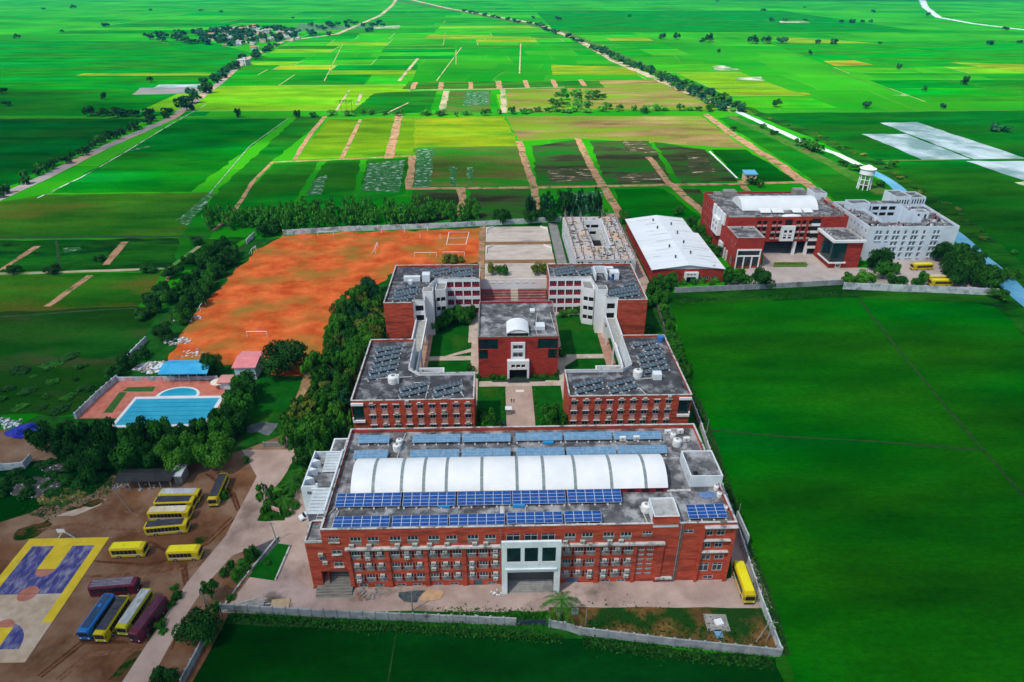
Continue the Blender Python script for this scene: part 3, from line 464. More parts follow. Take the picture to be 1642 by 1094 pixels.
# left corner pillar and roof slab
mb = MB(); mb.prism([(-40.1, 98.9), (-36.52, 98.9), (-36.52, 105), (-40.1, 105)], 5.1, 13.4, 0); mb.prism([(-40.1, 98.88), (-37.9, 98.88), (-37.7, 105), (-40.1, 105)], 0, 5.1, 0)
mb.build('corner_pillar', BRICK, T)
mb = MB(); mb.poly([(-39.8, 99.2, 13.45), (-36.55, 99.2, 13.45), (-36.55, 104.5, 13.45), (-39.8, 104.5, 13.45)]); mb.build('corner_roof', ROOF, T)
mb = MB(); mb.box(-40.15, 98.85, 13.42, -39.85, 104.6, 13.95); mb.box(-39.85, 98.85, 13.42, -36.52, 99.1, 13.95); mb.build('corner_parapet', COPE, T)
inst('window', wS, T, (-37.6, 98.86, 8.4), 0, (1.1, 1, 1.3)); inst('air_conditioner', AC, T, (-37.2, 98.86, 9.9)); inst('air_conditioner', AC, T, (-36.6, 98.86, 7.5))
st = MB(); GS = M('grey_steps', (.17, .16, .14), (.26, .245, .21), sc=.5, stretch=(1, 6, 1))
for i in range(14): st.box(-39.2 if i < 4 else -37.7, 96.2+i*.55, .001*i, -31.6 if i < 4 else -31.95, 104, .2+i*.26)
st.build('entrance_steps', GS, T)
# white stair block on the left end
mb = MB(); mb.box(-43.2, 110.8, 0, -42.9, 123.6, 17.6); mb.box(-42.9, 110.8, 0, -39.9, 111.1, 18); mb.box(-39.9, 110.7, 15, -39.5, 111.2, 18.6); mb.box(-42.9, 123.3, 0, -36.55, 123.6, 17.4); mb.box(-42.9, 111.1, 15.6, -36.55, 123.3, 15.7, 1)
for y in (113.5, 116.5, 119.5): mb.prism([(-42.9, y), (-41.2, y+.7), (-42.9, y+1.4)], 15.72, 17.5)
mb.box(-40.9, 104.8, 13.5, -40.6, 110.8, 15.8); mb.box(-36.9, 104, 16.05, -36.55, 124, 17.6); mb.box(-40.9, 110.5, 15.72, -36.9, 110.78, 17.6)
mb.box(-40.85, 104.7, 0, -36.55, 110.6, 13.4)
mb.build('stair_block', [WHITE, ROOF], T)
inst('window', wS, T, (-42, 110.76, 15.9), 0, (1, 1, .8))
for (x0, x1, y0, y1, z0, z1) in ((-40.6, -37.0, 104.6, 110.5, 15.9, 17.1), (-40.3, -36.9, 117.6, 123.0, 16.2, 17.5)):
    lv = MB(); n_ = 7
    for i in range(n_):
        ya = y0+(y1-y0)*i/n_; yb = ya+(y1-y0)/n_*.86; za = z0+(z1-z0)*i/n_; zb = z0+(z1-z0)*(i+1)/n_
        lv.poly([(x0, ya, za), (x1, ya, za), (x1, yb, zb), (x0, yb, zb)]); lv.poly([(x0, yb, zb), (x1, yb, zb), (x1, yb, zb-.25), (x0, yb, zb-.25)])
    lv.box(x0-.15, y0, z0-.4, x0, y1, z0-.1); lv.build('louvred_canopy', M('pale_louvre', (.42, .47, .50), (.55, .6, .62), sc=.5), T)
mb = MB(); mb.box(-40, 124.2, 15.2, -36.55, 129.5, 16.6); mb.box(-39.6, 124.6, 16.62, -36.9, 129, 16.64, 1); mb.build('side_annex', [WHITE, ROOF], T)
# entrance frame
E = MB(); e0, e1 = (0.2, 96.2), (12.35, 96.2)
facade(E, e0, e1, 0, 15.3, [(1.1, 9.7, 3.9, 13.7), (4.7, 9.7, 7.45, 13.7), (8.3, 9.7, 11.1, 13.7), (1.15, 0, 10.9, 6.7)], .4)
E.box(.2, 96.22, 0, .5, 98.87, 12.4); E.box(12.05, 96.22, 0, 12.35, 98.87, 12.4); E.box(.2, 96.22, 15.0, 12.35, 96.7, 15.32); E.box(.5, 96.72, 9.0, 12.05, 98.86, 9.5); E.box(1.2, 96.9, 7.4, 11.3, 98.87, 7.9); E.box(.9, 95.9, 7.55, 11.6, 96.18, 7.85)
E.build('entrance_frame', M('entrance_white', (.62, .70, .72), (.78, .84, .85), sc=.4, c3=(.3, .33, .34), sc3=.3, t3=.72), T)
fill(T, wC, 'entrance_window', e0, e1, [(1.1, 9.7, 3.9, 13.7), (4.7, 9.7, 7.45, 13.7), (8.3, 9.7, 11.1, 13.7)], .15)
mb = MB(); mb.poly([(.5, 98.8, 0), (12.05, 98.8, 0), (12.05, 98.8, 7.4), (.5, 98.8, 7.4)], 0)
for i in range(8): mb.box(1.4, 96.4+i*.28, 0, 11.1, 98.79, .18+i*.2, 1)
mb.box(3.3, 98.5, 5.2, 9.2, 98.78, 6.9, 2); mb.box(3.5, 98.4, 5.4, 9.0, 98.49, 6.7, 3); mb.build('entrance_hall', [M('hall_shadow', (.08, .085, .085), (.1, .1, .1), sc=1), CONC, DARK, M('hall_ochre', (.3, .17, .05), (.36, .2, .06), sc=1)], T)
# roof: vault, stair boxes
def vault(T, x0, x1, y0, y1, zb, rise, strips, matp=None, name='vault_roof', axis='x', n=16, sw=.75):
    matp = matp or WHITEC; half = (y1-y0)/2; rr = (half**2+rise**2)/(2*rise); th = math.asin(min(1, half/rr)); cy = (y0+y1)/2; cz = zb+rise-rr
    arc = [(cy+rr*math.sin(-th+2*th*i/n), cz+rr*math.cos(-th+2*th*i/n)) for i in range(n+1)]
    def pt(a, y, z): return (a, y, z) if axis == 'x' else (y, a, z)
    xs = [x0]; 
    for s_ in strips: xs += [s_-sw/2, s_+sw/2]
    xs.append(x1); a = MB(); b_ = MB()
    for i in range(len(xs)-1):
        m_ = b_ = MB() if i % 2 else a
        for j in range(n): m_.poly([pt(xs[i], *arc[j]), pt(xs[i+1], *arc[j]), pt(xs[i+1], *arc[j+1]), pt(xs[i], *arc[j+1])])
        if i % 2: m_.build('skylight_strip', M('grey_translucent', (.16, .20, .20), (.28, .33, .33), sc=.8, rough=.35, stretch=(.3, 2.5, 1)), T)
    for x in (x0+.02, x1-.02): a.poly([pt(x, *q) for q in arc], 0)
    for x in xs[1:-1]:
        for j in range(n): a.tube(pt(x, *arc[j]), pt(x, *arc[j+1]), .05, n=4, mi=0)
    a.build(name, matp, T); 
mb = MB(); mb.box(-31.9, 109.4, 16.02, 36.4, 120.3, 17.3, 0)
for k in range(22): mb.box(-31+k*3.1, 109.28, 16.35, -29.4+k*3.1, 109.39, 16.9, 1)
mb.build('vault_kerb_wall', [MAROON, DARK], T)
vault(T, -32.2, 36.7, 109.2, 120.5, 17.32, 2.8, (-27.4, -21.3, -16.5, -11.6, -3.9, 3.8, 9.6, 16.5, 24.4, 31.9))
def box_room(T, x0, y0, x1, y1, z0, z1, wall, name, para=.35, top=ROOF):
    mb = MB(); Q = [(x0, y0), (x1, y0), (x1, y1), (x0, y1)]; I = offset(Q, .22)
    for i in range(4):
        j = (i+1) % 4; mb.poly([(*Q[i], z0), (*Q[j], z0), (*Q[j], z1), (*Q[i], z1)]); mb.poly([(*I[i], z1-para), (*I[j], z1-para), (*I[j], z1), (*I[i], z1)]); mb.poly([(*Q[i], z1), (*Q[j], z1), (*I[j], z1), (*I[i], z1)])
    mb.poly([(*q, z1-para) for q in I], 1); return mb.build(name, [wall, top], T)
r1 = box_room(T, 41.9, 110.8, 49.0, 119.6, 16.01, 19.1, WHITE, 'roof_room'); inst('hatch', wB, T, (42.7, 111.3, 18.8), 0, (.9, 1, .01))
mb = MB(); mb.box(42.8, 111.6, 18.77, 43.8, 112.6, 18.95); mb.build('roof_hatch', DARK, T)
r2 = box_room(T, 31.3, 98.86, 36.55, 104.4, 16.01, 19.0, WHITE, 'stair_head', .3, M('pale_stained_roof', (.3, .3, .29), (.48, .47, .46), sc=.5, c3=(.16, .16, .15), sc3=.4, t3=.58))
mb = MB(); mb.box(31.28, 98.70, 16.9, 36.58, 98.79, 19.02); mb.box(31.28, 98.86, 16.9, 31.295, 99.9, 19.0); mb.build('stair_head_front', BRICK, T)
for q_ in ((36.6, 109.3, 16.02, 41.85, 109.9, 16.25), (36.8, 120.2, 16.02, 41.8, 120.5, 16.4), (37.0, 99.3, 16.02, 37.4, 108.9, 16.2)): mb = MB(); mb.box(*q_); mb.build('roof_kerb', COPE, T)
mb = MB()
for a, q in (((-31.8, 120.8, 16.5), (-31.9, 106, 16.4)), ((.8, 99.3, 16.15), (.5, 108.8, 16.15)), ((-24, 121, 16.3), (-23, 131.5, 16.3)), ((18, 99.5, 16.2), (18, 103.5, 16.2)), ((-29.9, 127, 16.3), (-27.5, 131, 16.3)), ((-36, 104, 16.2), (-34, 108, 16.4)), ((34, 124, 16.2), (39, 124, 16.2)), ((-34.5, 100, 16.3), (-34, 105, 16.3)), ((5.3, 103.2, 16.2), (5.4, 105.6, 16.2)), ((30.5, 99.5, 16.2), (29.8, 105, 16.2))): mb = MB(); mb.tube(a, q, .09, n=5); mb.build('roof_pipe', M('pale_pipe', (.5, .5, .47), (.62, .62, .6), sc=1), T)
mb = MB(); mb.box(.0, 99.2, 16.02, .9, 109, 16.08); mb.build('cable_tray', MATS['pale_pipe'], T)
# ---------------------------------------------------------------- solar arrays (each one a thing on the roof)
def col_mesh(w, d, nc, cell=PANEL, nx=1):
    b = MB(); b.box(0, 0, 0, w, d, .06, 0)
    for i in range(nc):
        for k in range(nx):
            a0 = d*i/nc+.035; b.poly([(w*k/nx+.05, a0, .064), (w*(k+1)/nx-.03, a0, .064), (w*(k+1)/nx-.03, d*(i+1)/nc-.02, .064), (w*k/nx+.05, d*(i+1)/nc-.02, .064)], 1)
    return b.mesh('panel', [PANELF if cell is PANEL else M('dull_frame', (.28, .33, .36), (.38, .43, .46), sc=1), cell])
FOOT = {}
def solar(p0, p1, n, d, zf, tilt, me, label, group, deck, cat='solar array', w0=1.95, foot=.35):
    a = math.atan2(p1[1]-p0[1], p1[0]-p0[0]); Lx = math.dist(p0, p1); w = Lx/n; u = Vector((math.cos(a), math.sin(a), 0)); v = Vector((-math.sin(a)*math.cos(tilt), math.cos(a)*math.cos(tilt), math.sin(tilt)))
    T = thing('solar_array', label, cat, (p0[0], p0[1], deck), group); Rm = Matrix((( u.x, v.x, 0), (u.y, v.y, 0), (0, v.z, 0))); nn = u.cross(v); b0 = Vector((p0[0], p0[1], zf))
    for i in range(n):
        o = bpy.data.objects.new('panel', me); C.objects.link(o); o.parent = T
        m4 = Matrix(((u.x*(w-.04)/w0, v.x, nn.x, 0), (u.y*(w-.04)/w0, v.y, nn.y, 0), (0, v.z, nn.z, 0), (0, 0, 0, 1))); q = b0 + u*(w*i) - Vector((p0[0], p0[1], deck)); m4.translation = q; o.matrix_local = m4
    s = MB(); k = max(2, round(Lx/2.6)); fm = FOOT.setdefault(foot, None) or MB().obox(0, 0, 0, foot, foot, .27).mesh('footing', [BLOCK]); FOOT[foot] = fm
    for i in range(k+1):
        q = b0 + u*(Lx*(.03+.94*i/k)); inst('footing', fm, T, (q.x, q.y, deck+.01), a); s.tube((q.x, q.y, deck+.25), (q.x, q.y, zf), .05, n=4)
        r_ = q + v*d*.92; s.tube((r_.x, r_.y, deck+.25), (r_.x, r_.y, r_.z-.02), .05, n=4); inst('footing', fm, T, (r_.x, r_.y, deck+.01), a)
    s.tube(tuple(b0+v*.2), tuple(b0+u*Lx+v*.2), .05, n=4); s.build('stand', STEEL, T); return T
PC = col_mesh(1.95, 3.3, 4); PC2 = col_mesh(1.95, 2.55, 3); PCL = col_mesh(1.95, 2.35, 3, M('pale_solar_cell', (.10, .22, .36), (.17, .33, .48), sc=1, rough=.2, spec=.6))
def arrays(rows, me, d, z, deck, tilt, what):
    for i, (xa, ya, xb, yb, n) in enumerate(rows):
        p = g(xa, ya, z); q = g(xb, yb, z); y = (p[1]+q[1])/2
        lab = '%s array, %s in %s' % ('blue' if me is not PCL else 'pale blue', ('leftmost', 'second', 'third', 'fourth', 'fifth', 'sixth')[i], what)
        solar((p[0], y), (q[0]-.15, y), n, d, z, tilt, me, lab, 'solar arrays on the main roof', deck)
arrays([(537, 813, 643, 812, 7), (645, 812, 731, 811, 6), (733, 811, 821, 809, 6), (822, 809, 909, 807, 6), (911, 807, 999, 805, 6)], PC, 3.3, 16.7, 16, rad(15), 'row just before the white vault')
arrays([(533, 846, 625, 845, 6), (628, 845, 719, 843, 6), (720, 843, 811, 841, 6), (813, 840, 904, 838, 6), (906, 838, 967, 836, 4)], PC2, 2.55, 16.7, 16, rad(15), 'row along the front brick parapet')
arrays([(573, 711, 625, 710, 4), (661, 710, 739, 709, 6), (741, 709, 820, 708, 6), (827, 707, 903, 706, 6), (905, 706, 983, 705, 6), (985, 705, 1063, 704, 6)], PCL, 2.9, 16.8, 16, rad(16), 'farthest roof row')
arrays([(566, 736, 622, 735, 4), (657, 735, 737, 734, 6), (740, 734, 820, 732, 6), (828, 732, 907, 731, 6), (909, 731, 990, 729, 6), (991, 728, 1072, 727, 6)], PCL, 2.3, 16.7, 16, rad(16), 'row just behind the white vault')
p = g(1105, 832, 16.7); q = g(1167, 830, 16.7); solar(p, q, 4, 3.3, 16.7, rad(14), PC, 'short blue solar array of four columns by the right front corner', 'solar arrays on the main roof', 16)
# water tanks and dishes
TW = M('tank_white', (.66, .67, .66), (.76, .77, .75), sc=2, rough=.5, c3=(.45, .45, .43), sc3=1, t3=.65)
def tank(x, y, z, r, h, label, mat=None, group=None):
    T = thing('water_tank', label, 'water tank', (x, y, z), group); b = MB(); b.tube((x, y, z), (x, y, z+h*.82), r, n=16); b.tube((x, y, z+h*.82), (x, y, z+h*.95), r, r*.55, n=16)
    for k in (.25, .5, .72): b.tube((x, y, z+h*k), (x, y, z+h*k+.06), r*1.04, n=16)
    b.build('tank_body', mat or TW, T); c = MB(); c.tube((x, y, z+h*.95), (x, y, z+h), r*.35, n=12); c.build('lid', GRILL, T)
for px, py, r, h, lb in ((637, 722, .95, 1.9, 'white water tank beside the leftmost rear solar arrays'), (641, 712, .8, 1.5, 'small white tank behind the left roof tank'), (1085, 714, 1.0, 2.0, 'white water tank near the right rear roof edge'), (1079, 701, .7, 1.3, 'low white tank at the rear right of the main roof'), (1035, 819, 1.0, 2.0, 'white water tank beside the brick stair head'),
                         (1148, 785, .55, 1.2, 'small white drum below the roof room'), (1153, 796, .55, 1.2, 'small white drum midway on the right roof edge'), (1162, 818, .55, 1.2, 'small white drum next to the short solar array')):
    x, y = g(px, py, 16); tank(x, y, 16.01, r, h, lb)
for px, py, lb in ((1070, 697, 'white box unit at the right rear roof corner, left one'), (1090, 696, 'white box unit at the right rear roof corner, right one'), (998, 708, 'white cooler box under the last rear solar array, left one'), (1020, 707, 'white cooler box under the last rear solar array, right one'), (1100, 691+18, 'slim white box by the tall roof tank')):
    x, y = g(px, py, 16); T = thing('rooftop_unit', lb, 'cooling unit', (x, y, 16), 'white units on the main roof'); b = MB(); b.obox(x, y, 16.3, 1.5, .7, 1.1, .1); b.build('casing', TW, T); b = MB(); b.tube((x-.25, y-.37, 16.85), (x-.25, y-.36, 16.85), .4, n=12); b.build('fan', GRILL, T); b = MB(); [b.tube((x+s, y, 16.0), (x+s, y, 16.3), .05, n=4) for s in (-.6, .6)]; b.build('leg', STEEL, T)
x, y = g(1135, 794, 16); b = MB(); b.v = []; 
def blob(b, x, y, z, rx, ry, rz, seed, n=18, k=8, mi=0, amp=.5):
    s = len(b.v); b.v.append((x, y, z+rz))
    for i in range(1, k+1):
        for j in range(n):
            th = math.pi/2*i/k; ph = 2*math.pi*j/n; v = Vector((math.sin(th)*math.cos(ph), math.sin(th)*math.sin(ph), math.cos(th))); q = 1+amp*mnoise.noise(v*2.2+Vector((seed, seed, 0)))
            b.v.append((x+v.x*rx*q, y+v.y*ry*q, z+max(0, v.z*rz*q)))
    for j in range(n): b.f.append((s, s+1+j, s+1+(j+1) % n)); b.m.append(mi)
    for i in range(k-1):
        for j in range(n): a = s+1+i*n+j; c = s+1+i*n+(j+1) % n; b.f.append((a, a+n, c+n, c)); b.m.append(mi)
b = MB(); blob(b, x, y, 16.02, 1.8, 1.1, .3, 3); o = b.build('tarpaulin', M('blue_tarp_faded', (.08, .16, .35), (.2, .28, .42), sc=2), base=(x, y, 16)); tag(o, 'crumpled blue tarpaulin lying on the right roof', 'tarpaulin')
for px, py, lb in ((712, 811, 'bright blue tarpaulin under the solar row in front of the vault, left one'), (832, 810, 'bright blue tarpaulin under the solar row in front of the vault, right one'), (879, 707+2, 'bright blue tarpaulin under the farthest solar row')):
    x, y = g(px, py, 16.4); b = MB(); b.box(x-1.3, y-.3, 16.1, x+1.3, y+.3, 16.65); b.box(x-1.2, y-.45, 16.05, x+1.2, y-.31, 16.5); o = b.build('tarpaulin', M('bright_blue_tarp', (.02, .25, .55), (.03, .33, .65), sc=1), base=(x, y, 16)); tag(o, lb, 'tarpaulin', 'blue tarpaulins on the main roof')
# ---------------------------------------------------------------- the two L-shaped front wings
def mir(P, cx=6.5): return [(2*cx-x, y) for x, y in reversed(P)]
PL = [(-40.1, 149.2), (-6.7, 149.2), (-6.7, 163), (-22.9, 163), (-26, 166), (-26, 183.2), (-40.1, 183.2)]
def wing(left):
    s = 'left' if left else 'right'; T = thing('wing_building', '%s L-shaped red brick wing with grey roof and slanted solar rows behind the main block' % s, 'building', (-22 if left else 36, 160, 0), 'front brick wings')
    if left: P = PL
    else: P = [(19.3, 149.8), (53.1, 149.8), (53.1, 184), (39.3, 184), (39.3, 166.5), (36.2, 163.6), (19.3, 163.6)]
    x0, y0 = P[0]; L = P[1][0]-x0; cols = [(x-x0) for x in ((-35.3+3.25*k) for k in range(9))] if left else [(19.9-x0+3.26*k) for k in range(9)]
    ws = [(c, z, c+1.7, z+1.7) for c in cols for z in (11.1, 7.7, 4.3, .9)]; pk = [(c+.05, z, c+1.65, z+1.65) for c in cols for z in (9.43, 6.03, 2.63)]
    cg = (0.15, 7.6, 3.3, 12.6) if left else (L-3.4, 7.6, L-.15, 12.6)
    shell(T, P, 0, 14, 13.2, [BRICK, WHITE], {0: ws+pk+[cg]}, .2, roof=ROOFD, edgemat={3: 1, 4: 1, 2: 1} if left else {4: 1, 5: 1, 3: 1})
    fill(T, wS, 'window', P[0], P[1], ws, .16)
    pb = MB(); pb.poly([(0, 0, 0), (1, 0, 0), (1, 0, 1), (0, 0, 1)]); fill(T, pb.mesh('spandrel', [PINK]), 'spandrel', P[0], P[1], pk, .12)
    fill(T, wC, 'corner_glass', P[0], P[1], [cg], .25)
    b = MB(); xa = x0+cg[0]-.1; xb = x0+cg[2]+.1; b.box(xa, y0-.5, 12.6, xb, y0-.01, 13.3); b.build('white_band', WHITEC, T); b = MB(); b.box(xa, y0-.5, 7.0, xb, y0-.01, 7.7); b.box(xa if left else xb-.3, y0-.5, 7.7, xa+.3 if left else xb, y0-.01, 8.6); b.build('white_band', WHITEC, T)
    for h in ws:
        if R.random() < .42: inst('air_conditioner', AC, T, (x0+(h[0]+h[2])/2+R.uniform(-.2, .2), y0-.05, h[3]-(.1 if R.random() < .7 else -.5)))
    lm = MB().box(-.15, -.4, 0, 1.85, -.01, .1).mesh('sunshade', [COPE])
    for h in ws: inst('sunshade', lm, T, (x0+h[0], y0, h[3]))
    # roof clutter
    b = MB(); cx = -29.5 if left else 45.5; b.box(cx-1.2, 158.6, 13.22, cx+1.2, 160.8, 15.1); b.build('roof_cabin', WHITE, T)
    b = MB()
    if left: segs = [((-38.5, 161), (-25, 162)), ((-24, 158.8), (-20, 158.8)), ((-20, 151), (-19.5, 158.8)), ((-11, 154.5), (-9.5, 151.5)), ((-10.8, 155), (-10.6, 160))]
    else: segs = [((45, 159.6), (36.5, 158.5)), ((31, 157.4), (34.5, 152.2)), ((38, 158), (41, 150.6)), ((36.2, 163), (36.8, 175))]
    for a, q in segs: b.tube((*a, 13.4), (*q, 13.4), .12, n=5)
    b.build('roof_pipe', MATS['pale_pipe'], T)
    return T
wing(True); wing(False)
tank(*g(631, 613, 13.2), 13.22, 1.5, 2.4, 'white water tank on the left wing roof'); tank(*g(1022, 604, 13.2), 13.22, 1.3, 2.5, 'white water tank on the right wing roof'); tank(*g(1059, 546, 13.2), 13.22, 1.1, 1.9, 'blue drum at the back corner of the right wing roof', M('blue_drum', (.03, .12, .4), (.05, .2, .5), sc=1))
PT = col_mesh(1.1, 1.15, 2, TEALP)
def slanted(org, sc, rows, z, deck, bname, d=1.15, tilt=rad(22)):
    for i, (x0, y0, x1, y1) in enumerate(rows):
        p = g(org[0]+x0/sc, org[1]+y0/sc, z); q = g(org[0]+x1/sc, org[1]+y1/sc, z); n = max(3, round(math.dist(p, q)/1.15))
        solar(p, q, n, d, z, tilt, PT, 'slanted solar array, %s, %s row from the camera' % (bname, ('first', 'second', 'third', 'fourth', 'fifth', 'sixth')[i]), 'slanted arrays on the %s' % bname, deck, w0=1.1, foot=.42)
slanted((550, 530), 6.436, [(580, 688, 880, 620), (590, 625, 888, 555)], 13.9, 13.2, 'front arm of the left wing, left pair'); slanted((550, 530), 6.436, [(930, 690, 1232, 618), (945, 622, 1238, 548)], 13.9, 13.2, 'front arm of the left wing, right pair')
slanted((550, 530), 6.436, [(250, 508, 545, 445), (270, 446, 558, 388), (290, 392, 575, 332), (305, 334, 588, 270), (325, 276, 602, 220), (342, 222, 620, 172)], 13.9, 13.2, 'rear arm of the left wing')
slanted((890, 530), 6.435, [(225, 650, 505, 580), (205, 588, 500, 520)], 13.9, 13.2, 'front arm of the right wing, left pair'); slanted((890, 530), 6.435, [(575, 648, 865, 578), (550, 582, 830, 512)], 13.9, 13.2, 'front arm of the right wing, right pair')
slanted((890, 530), 6.435, [(912, 448, 1190, 388), (892, 396, 1160, 332), (872, 332, 1138, 272), (855, 272, 1112, 226), (930, 205, 1090, 168), (805, 168, 1060, 118)], 13.9, 13.2, 'rear arm of the right wing')
# ---------------------------------------------------------------- back L blocks
def back_block(left):
    s = 'left' if left else 'right'; T = thing('rear_block', '%s rear block with red end wall, white gallery bays and tall white stair fin' % s, 'building', (-28 if left else 40, 220, 0), 'rear classroom blocks')
    if left: P = [(-39.1, 205.2), (-29, 205.2), (-29, 207), (-25.2, 207), (-25.2, 216.5), (-22.5, 225.4), (-6.4, 225.4), (-6.4, 238.3), (-39.1, 238.3)]; fi, wi = 5, 2
    else: P = [(19.3, 225.4), (34.6, 225.4), (35.6, 216.5), (37.8, 216.5), (37.8, 207), (41.7, 207), (41.7, 205.5), (52, 205.5), (52, 238), (19.3, 238)]; fi, wi = 0, 4
    A, B = P[fi], P[fi+1]; L = B[0]-A[0]; n_ = 5; w = L/n_
    bays_ = [(w*k+.3, z, w*(k+1)-.15, z+2.3) for k in range(n_) for z in (12.2, 8.6, 5.0, 1.4)]
    pin = [(.5, z, 3.3, z+2.2) for z in (11.8, 8.1, 4.4)]
    em = {i: 0 for i in range(len(P))}; 
    for i in ((2, 1, 3, 4, 5) if left else (0, 1, 2, 3, 4, 5)): em[i] = 1
    shell(T, P, 0, 16, 15.2, [BRICK, WHITEC], {fi: bays_, wi: pin}, .5, roof=ROOFD, edgemat=em)
    fill(T, wR, 'gallery_bay', A, B, bays_, .25); fill(T, wB, 'dark_opening', P[wi], P[wi+1], pin, .45)
    b = MB(); fx = -26.2 if left else 35.3; b.box(fx, 210.8, 0, fx+3.6, 214.5, 17.6); b.box(fx+.2, 211, 17.61, fx+3.4, 214.3, 17.63, 1); b.build('stair_fin', [WHITEC, CONC], T)
    # faceted stair bay
    if left: Q = [(-22.5, 218.5), (-18.8, 219.2), (-18.6, 225.3), (-22.5, 225.3)]; zt = 14.6
    else: Q = [(31.3, 218.6), (35.2, 217.0), (35.2, 225.3), (31.3, 225.3)]; zt = 14.8
    q0, q1 = Q[0], Q[1]; LL = math.dist(q0, q1); hs = [(.3, z, LL*.45, z+1.7) for z in (2.3, 6.0, 9.7)] + [(LL*.52, z, LL-.15, z+1.7) for z in (2.3, 6.0, 9.7)]
    b = MB(); facade(b, q0, q1, 0, zt, hs, .4)
    for i in (1, 2, 3): facade(b, Q[i], Q[(i+1) % 4], 0, zt)
    b.poly([(*q, zt-.6) for q in Q], 1)
    I = offset(Q, .25)
    for i in range(4): b.poly([(*Q[i], zt), (*Q[(i+1) % 4], zt), (*I[(i+1) % 4], zt), (*I[i], zt)]); b.poly([(*I[i], zt), (*I[(i+1) % 4], zt), (*I[(i+1) % 4], zt-.6), (*I[i], zt-.6)])
    b.build('stair_bay', [WHITEC, CONC], T); fill(T, wB, 'dark_opening', q0, q1, hs, .38)
    b = MB(); cx = -30.5 if left else 41
    if left:
        b.box(-34.4, 224.6, 15.22, -28.4, 226.2, 17.0); b.box(-27.6, 224, 15.22, -24.8, 227.2, 18); b.box(-32.4, 221.8, 15.22, -31, 223.4, 16.7); b.box(-28, 224.4, 15.3, -27.59, 225.8, 17, 1)
    else:
        b.box(36.2, 223.5, 15.22, 36.6, 231, 18); b.box(36.6, 230.6, 15.22, 40.6, 231, 18); b.box(40.4, 223.5, 15.22, 40.8, 231, 17.8); b.box(42, 224.5, 15.22, 45.2, 228, 18); b.box(42.3, 224.48, 15.3, 43.3, 224.499, 17.4, 1)
        b.box(36, 233.2, 15.22, 44.5, 234.8, 16.2)
    b.build('roof_room', [WHITE, DARK], T); return T
back_block(True); back_block(False)
tank(*g(980, 449, 15.2), 15.22, .6, 1.4, 'small blue drum inside the white roof walls of the right rear block', MATS['blue_drum'])
slanted((600, 410), 7.817, [(230, 570, 512, 520), (240, 528, 540, 462), (258, 482, 575, 428), (265, 436, 545, 378)], 15.9, 15.2, 'front arm of the left rear block')
slanted((600, 410), 7.817, [(950, 282, 1235, 240), (975, 248, 1235, 205), (730, 242, 1240, 158), (690, 210, 955, 160)], 15.9, 15.2, 'rear arm of the left rear block')
slanted((860, 410), 7.817, [(930, 540, 1300, 478), (900, 500, 1300, 432), (930, 458, 1290, 398), (1100, 385, 1250, 352)], 15.9, 15.2, 'front arm of the right rear block')
slanted((860, 410), 7.817, [(240, 252, 480, 216), (225, 220, 510, 172), (220, 180, 480, 142), (540, 238, 840, 175), (520, 198, 830, 135)], 15.9, 15.2, 'rear arm of the right rear block')
# ---------------------------------------------------------------- footbridges between wings and rear blocks
for left in (True, False):
    xa, xb = (-28.6, -24.6) if left else (37.9, 41.7); y0, y1 = 183.4, 206.8; T = thing('footbridge', 'white walled footbridge joining the %s wing to the rear block' % ('left' if left else 'right'), 'footbridge', ((xa+xb)/2, 190, 0), 'footbridges between the blocks')
    if left: y0 = 168
    else: y0 = 171
    b = MB(); b.box(xa+.35, y0, 7.6, xb-.35, y1, 8); b.build('deck', M('bridge_deck', (.3, .3, .28), (.42, .41, .39), sc=.5), T)
    for x in ((xa, xb-.35) if not left else (xa, xb-.35)):
        b = MB(); b.box(x, y0, 7.6, x+.35, y1, 9.3)
        b.box(x, y0, 9.9, x+.35, y0+15, 10.2); [b.box(x+.02, y0+k*2.4, 9.3, x+.33, y0+k*2.4+.4, 9.9) for k in range(7)]
        b.build('side_wall', WHITEC, T)
    for y in (y0+17, y1-5):
        for x in (xa, xb-.4): b = MB(); b.box(x, y, 0, x+.4, y+.6, 7.6); b.build('column', WHITEC, T)
    sx = -23 if left else 36; T2 = thing('outdoor_stair', 'white open stair beside the inner corner of the %s wing' % ('left' if left else 'right'), 'stairs', (sx, 165, 0), 'white stairs in the court')
    b = MB(); d = 1 if left else -1
    xs = sorted((sx-.5*d, sx+7*d)); b.box(xs[0], 167.8, 10.2, xs[1], 168.1, 12.6); b.box(xs[0], 163.9, 10.2, xs[1], 164.2, 12.6); xe = xs[1] if left else xs[0]; b.box(min(xe, xe-.3*d), 164.2, 10.2, max(xe, xe-.3*d), 167.8, 12.6); b.build('stair_wall', WHITEC, T2)
    b = MB(); [b.box(min(sx+d*k*.9, sx+d*(k+1)*.9), 164.2, 8-.0*k, max(sx+d*k*.9, sx+d*(k+1)*.9)-.001, 167.8, 12.2-k*.22) for k in range(7)]; b.build('stair_flight', CONC, T2)
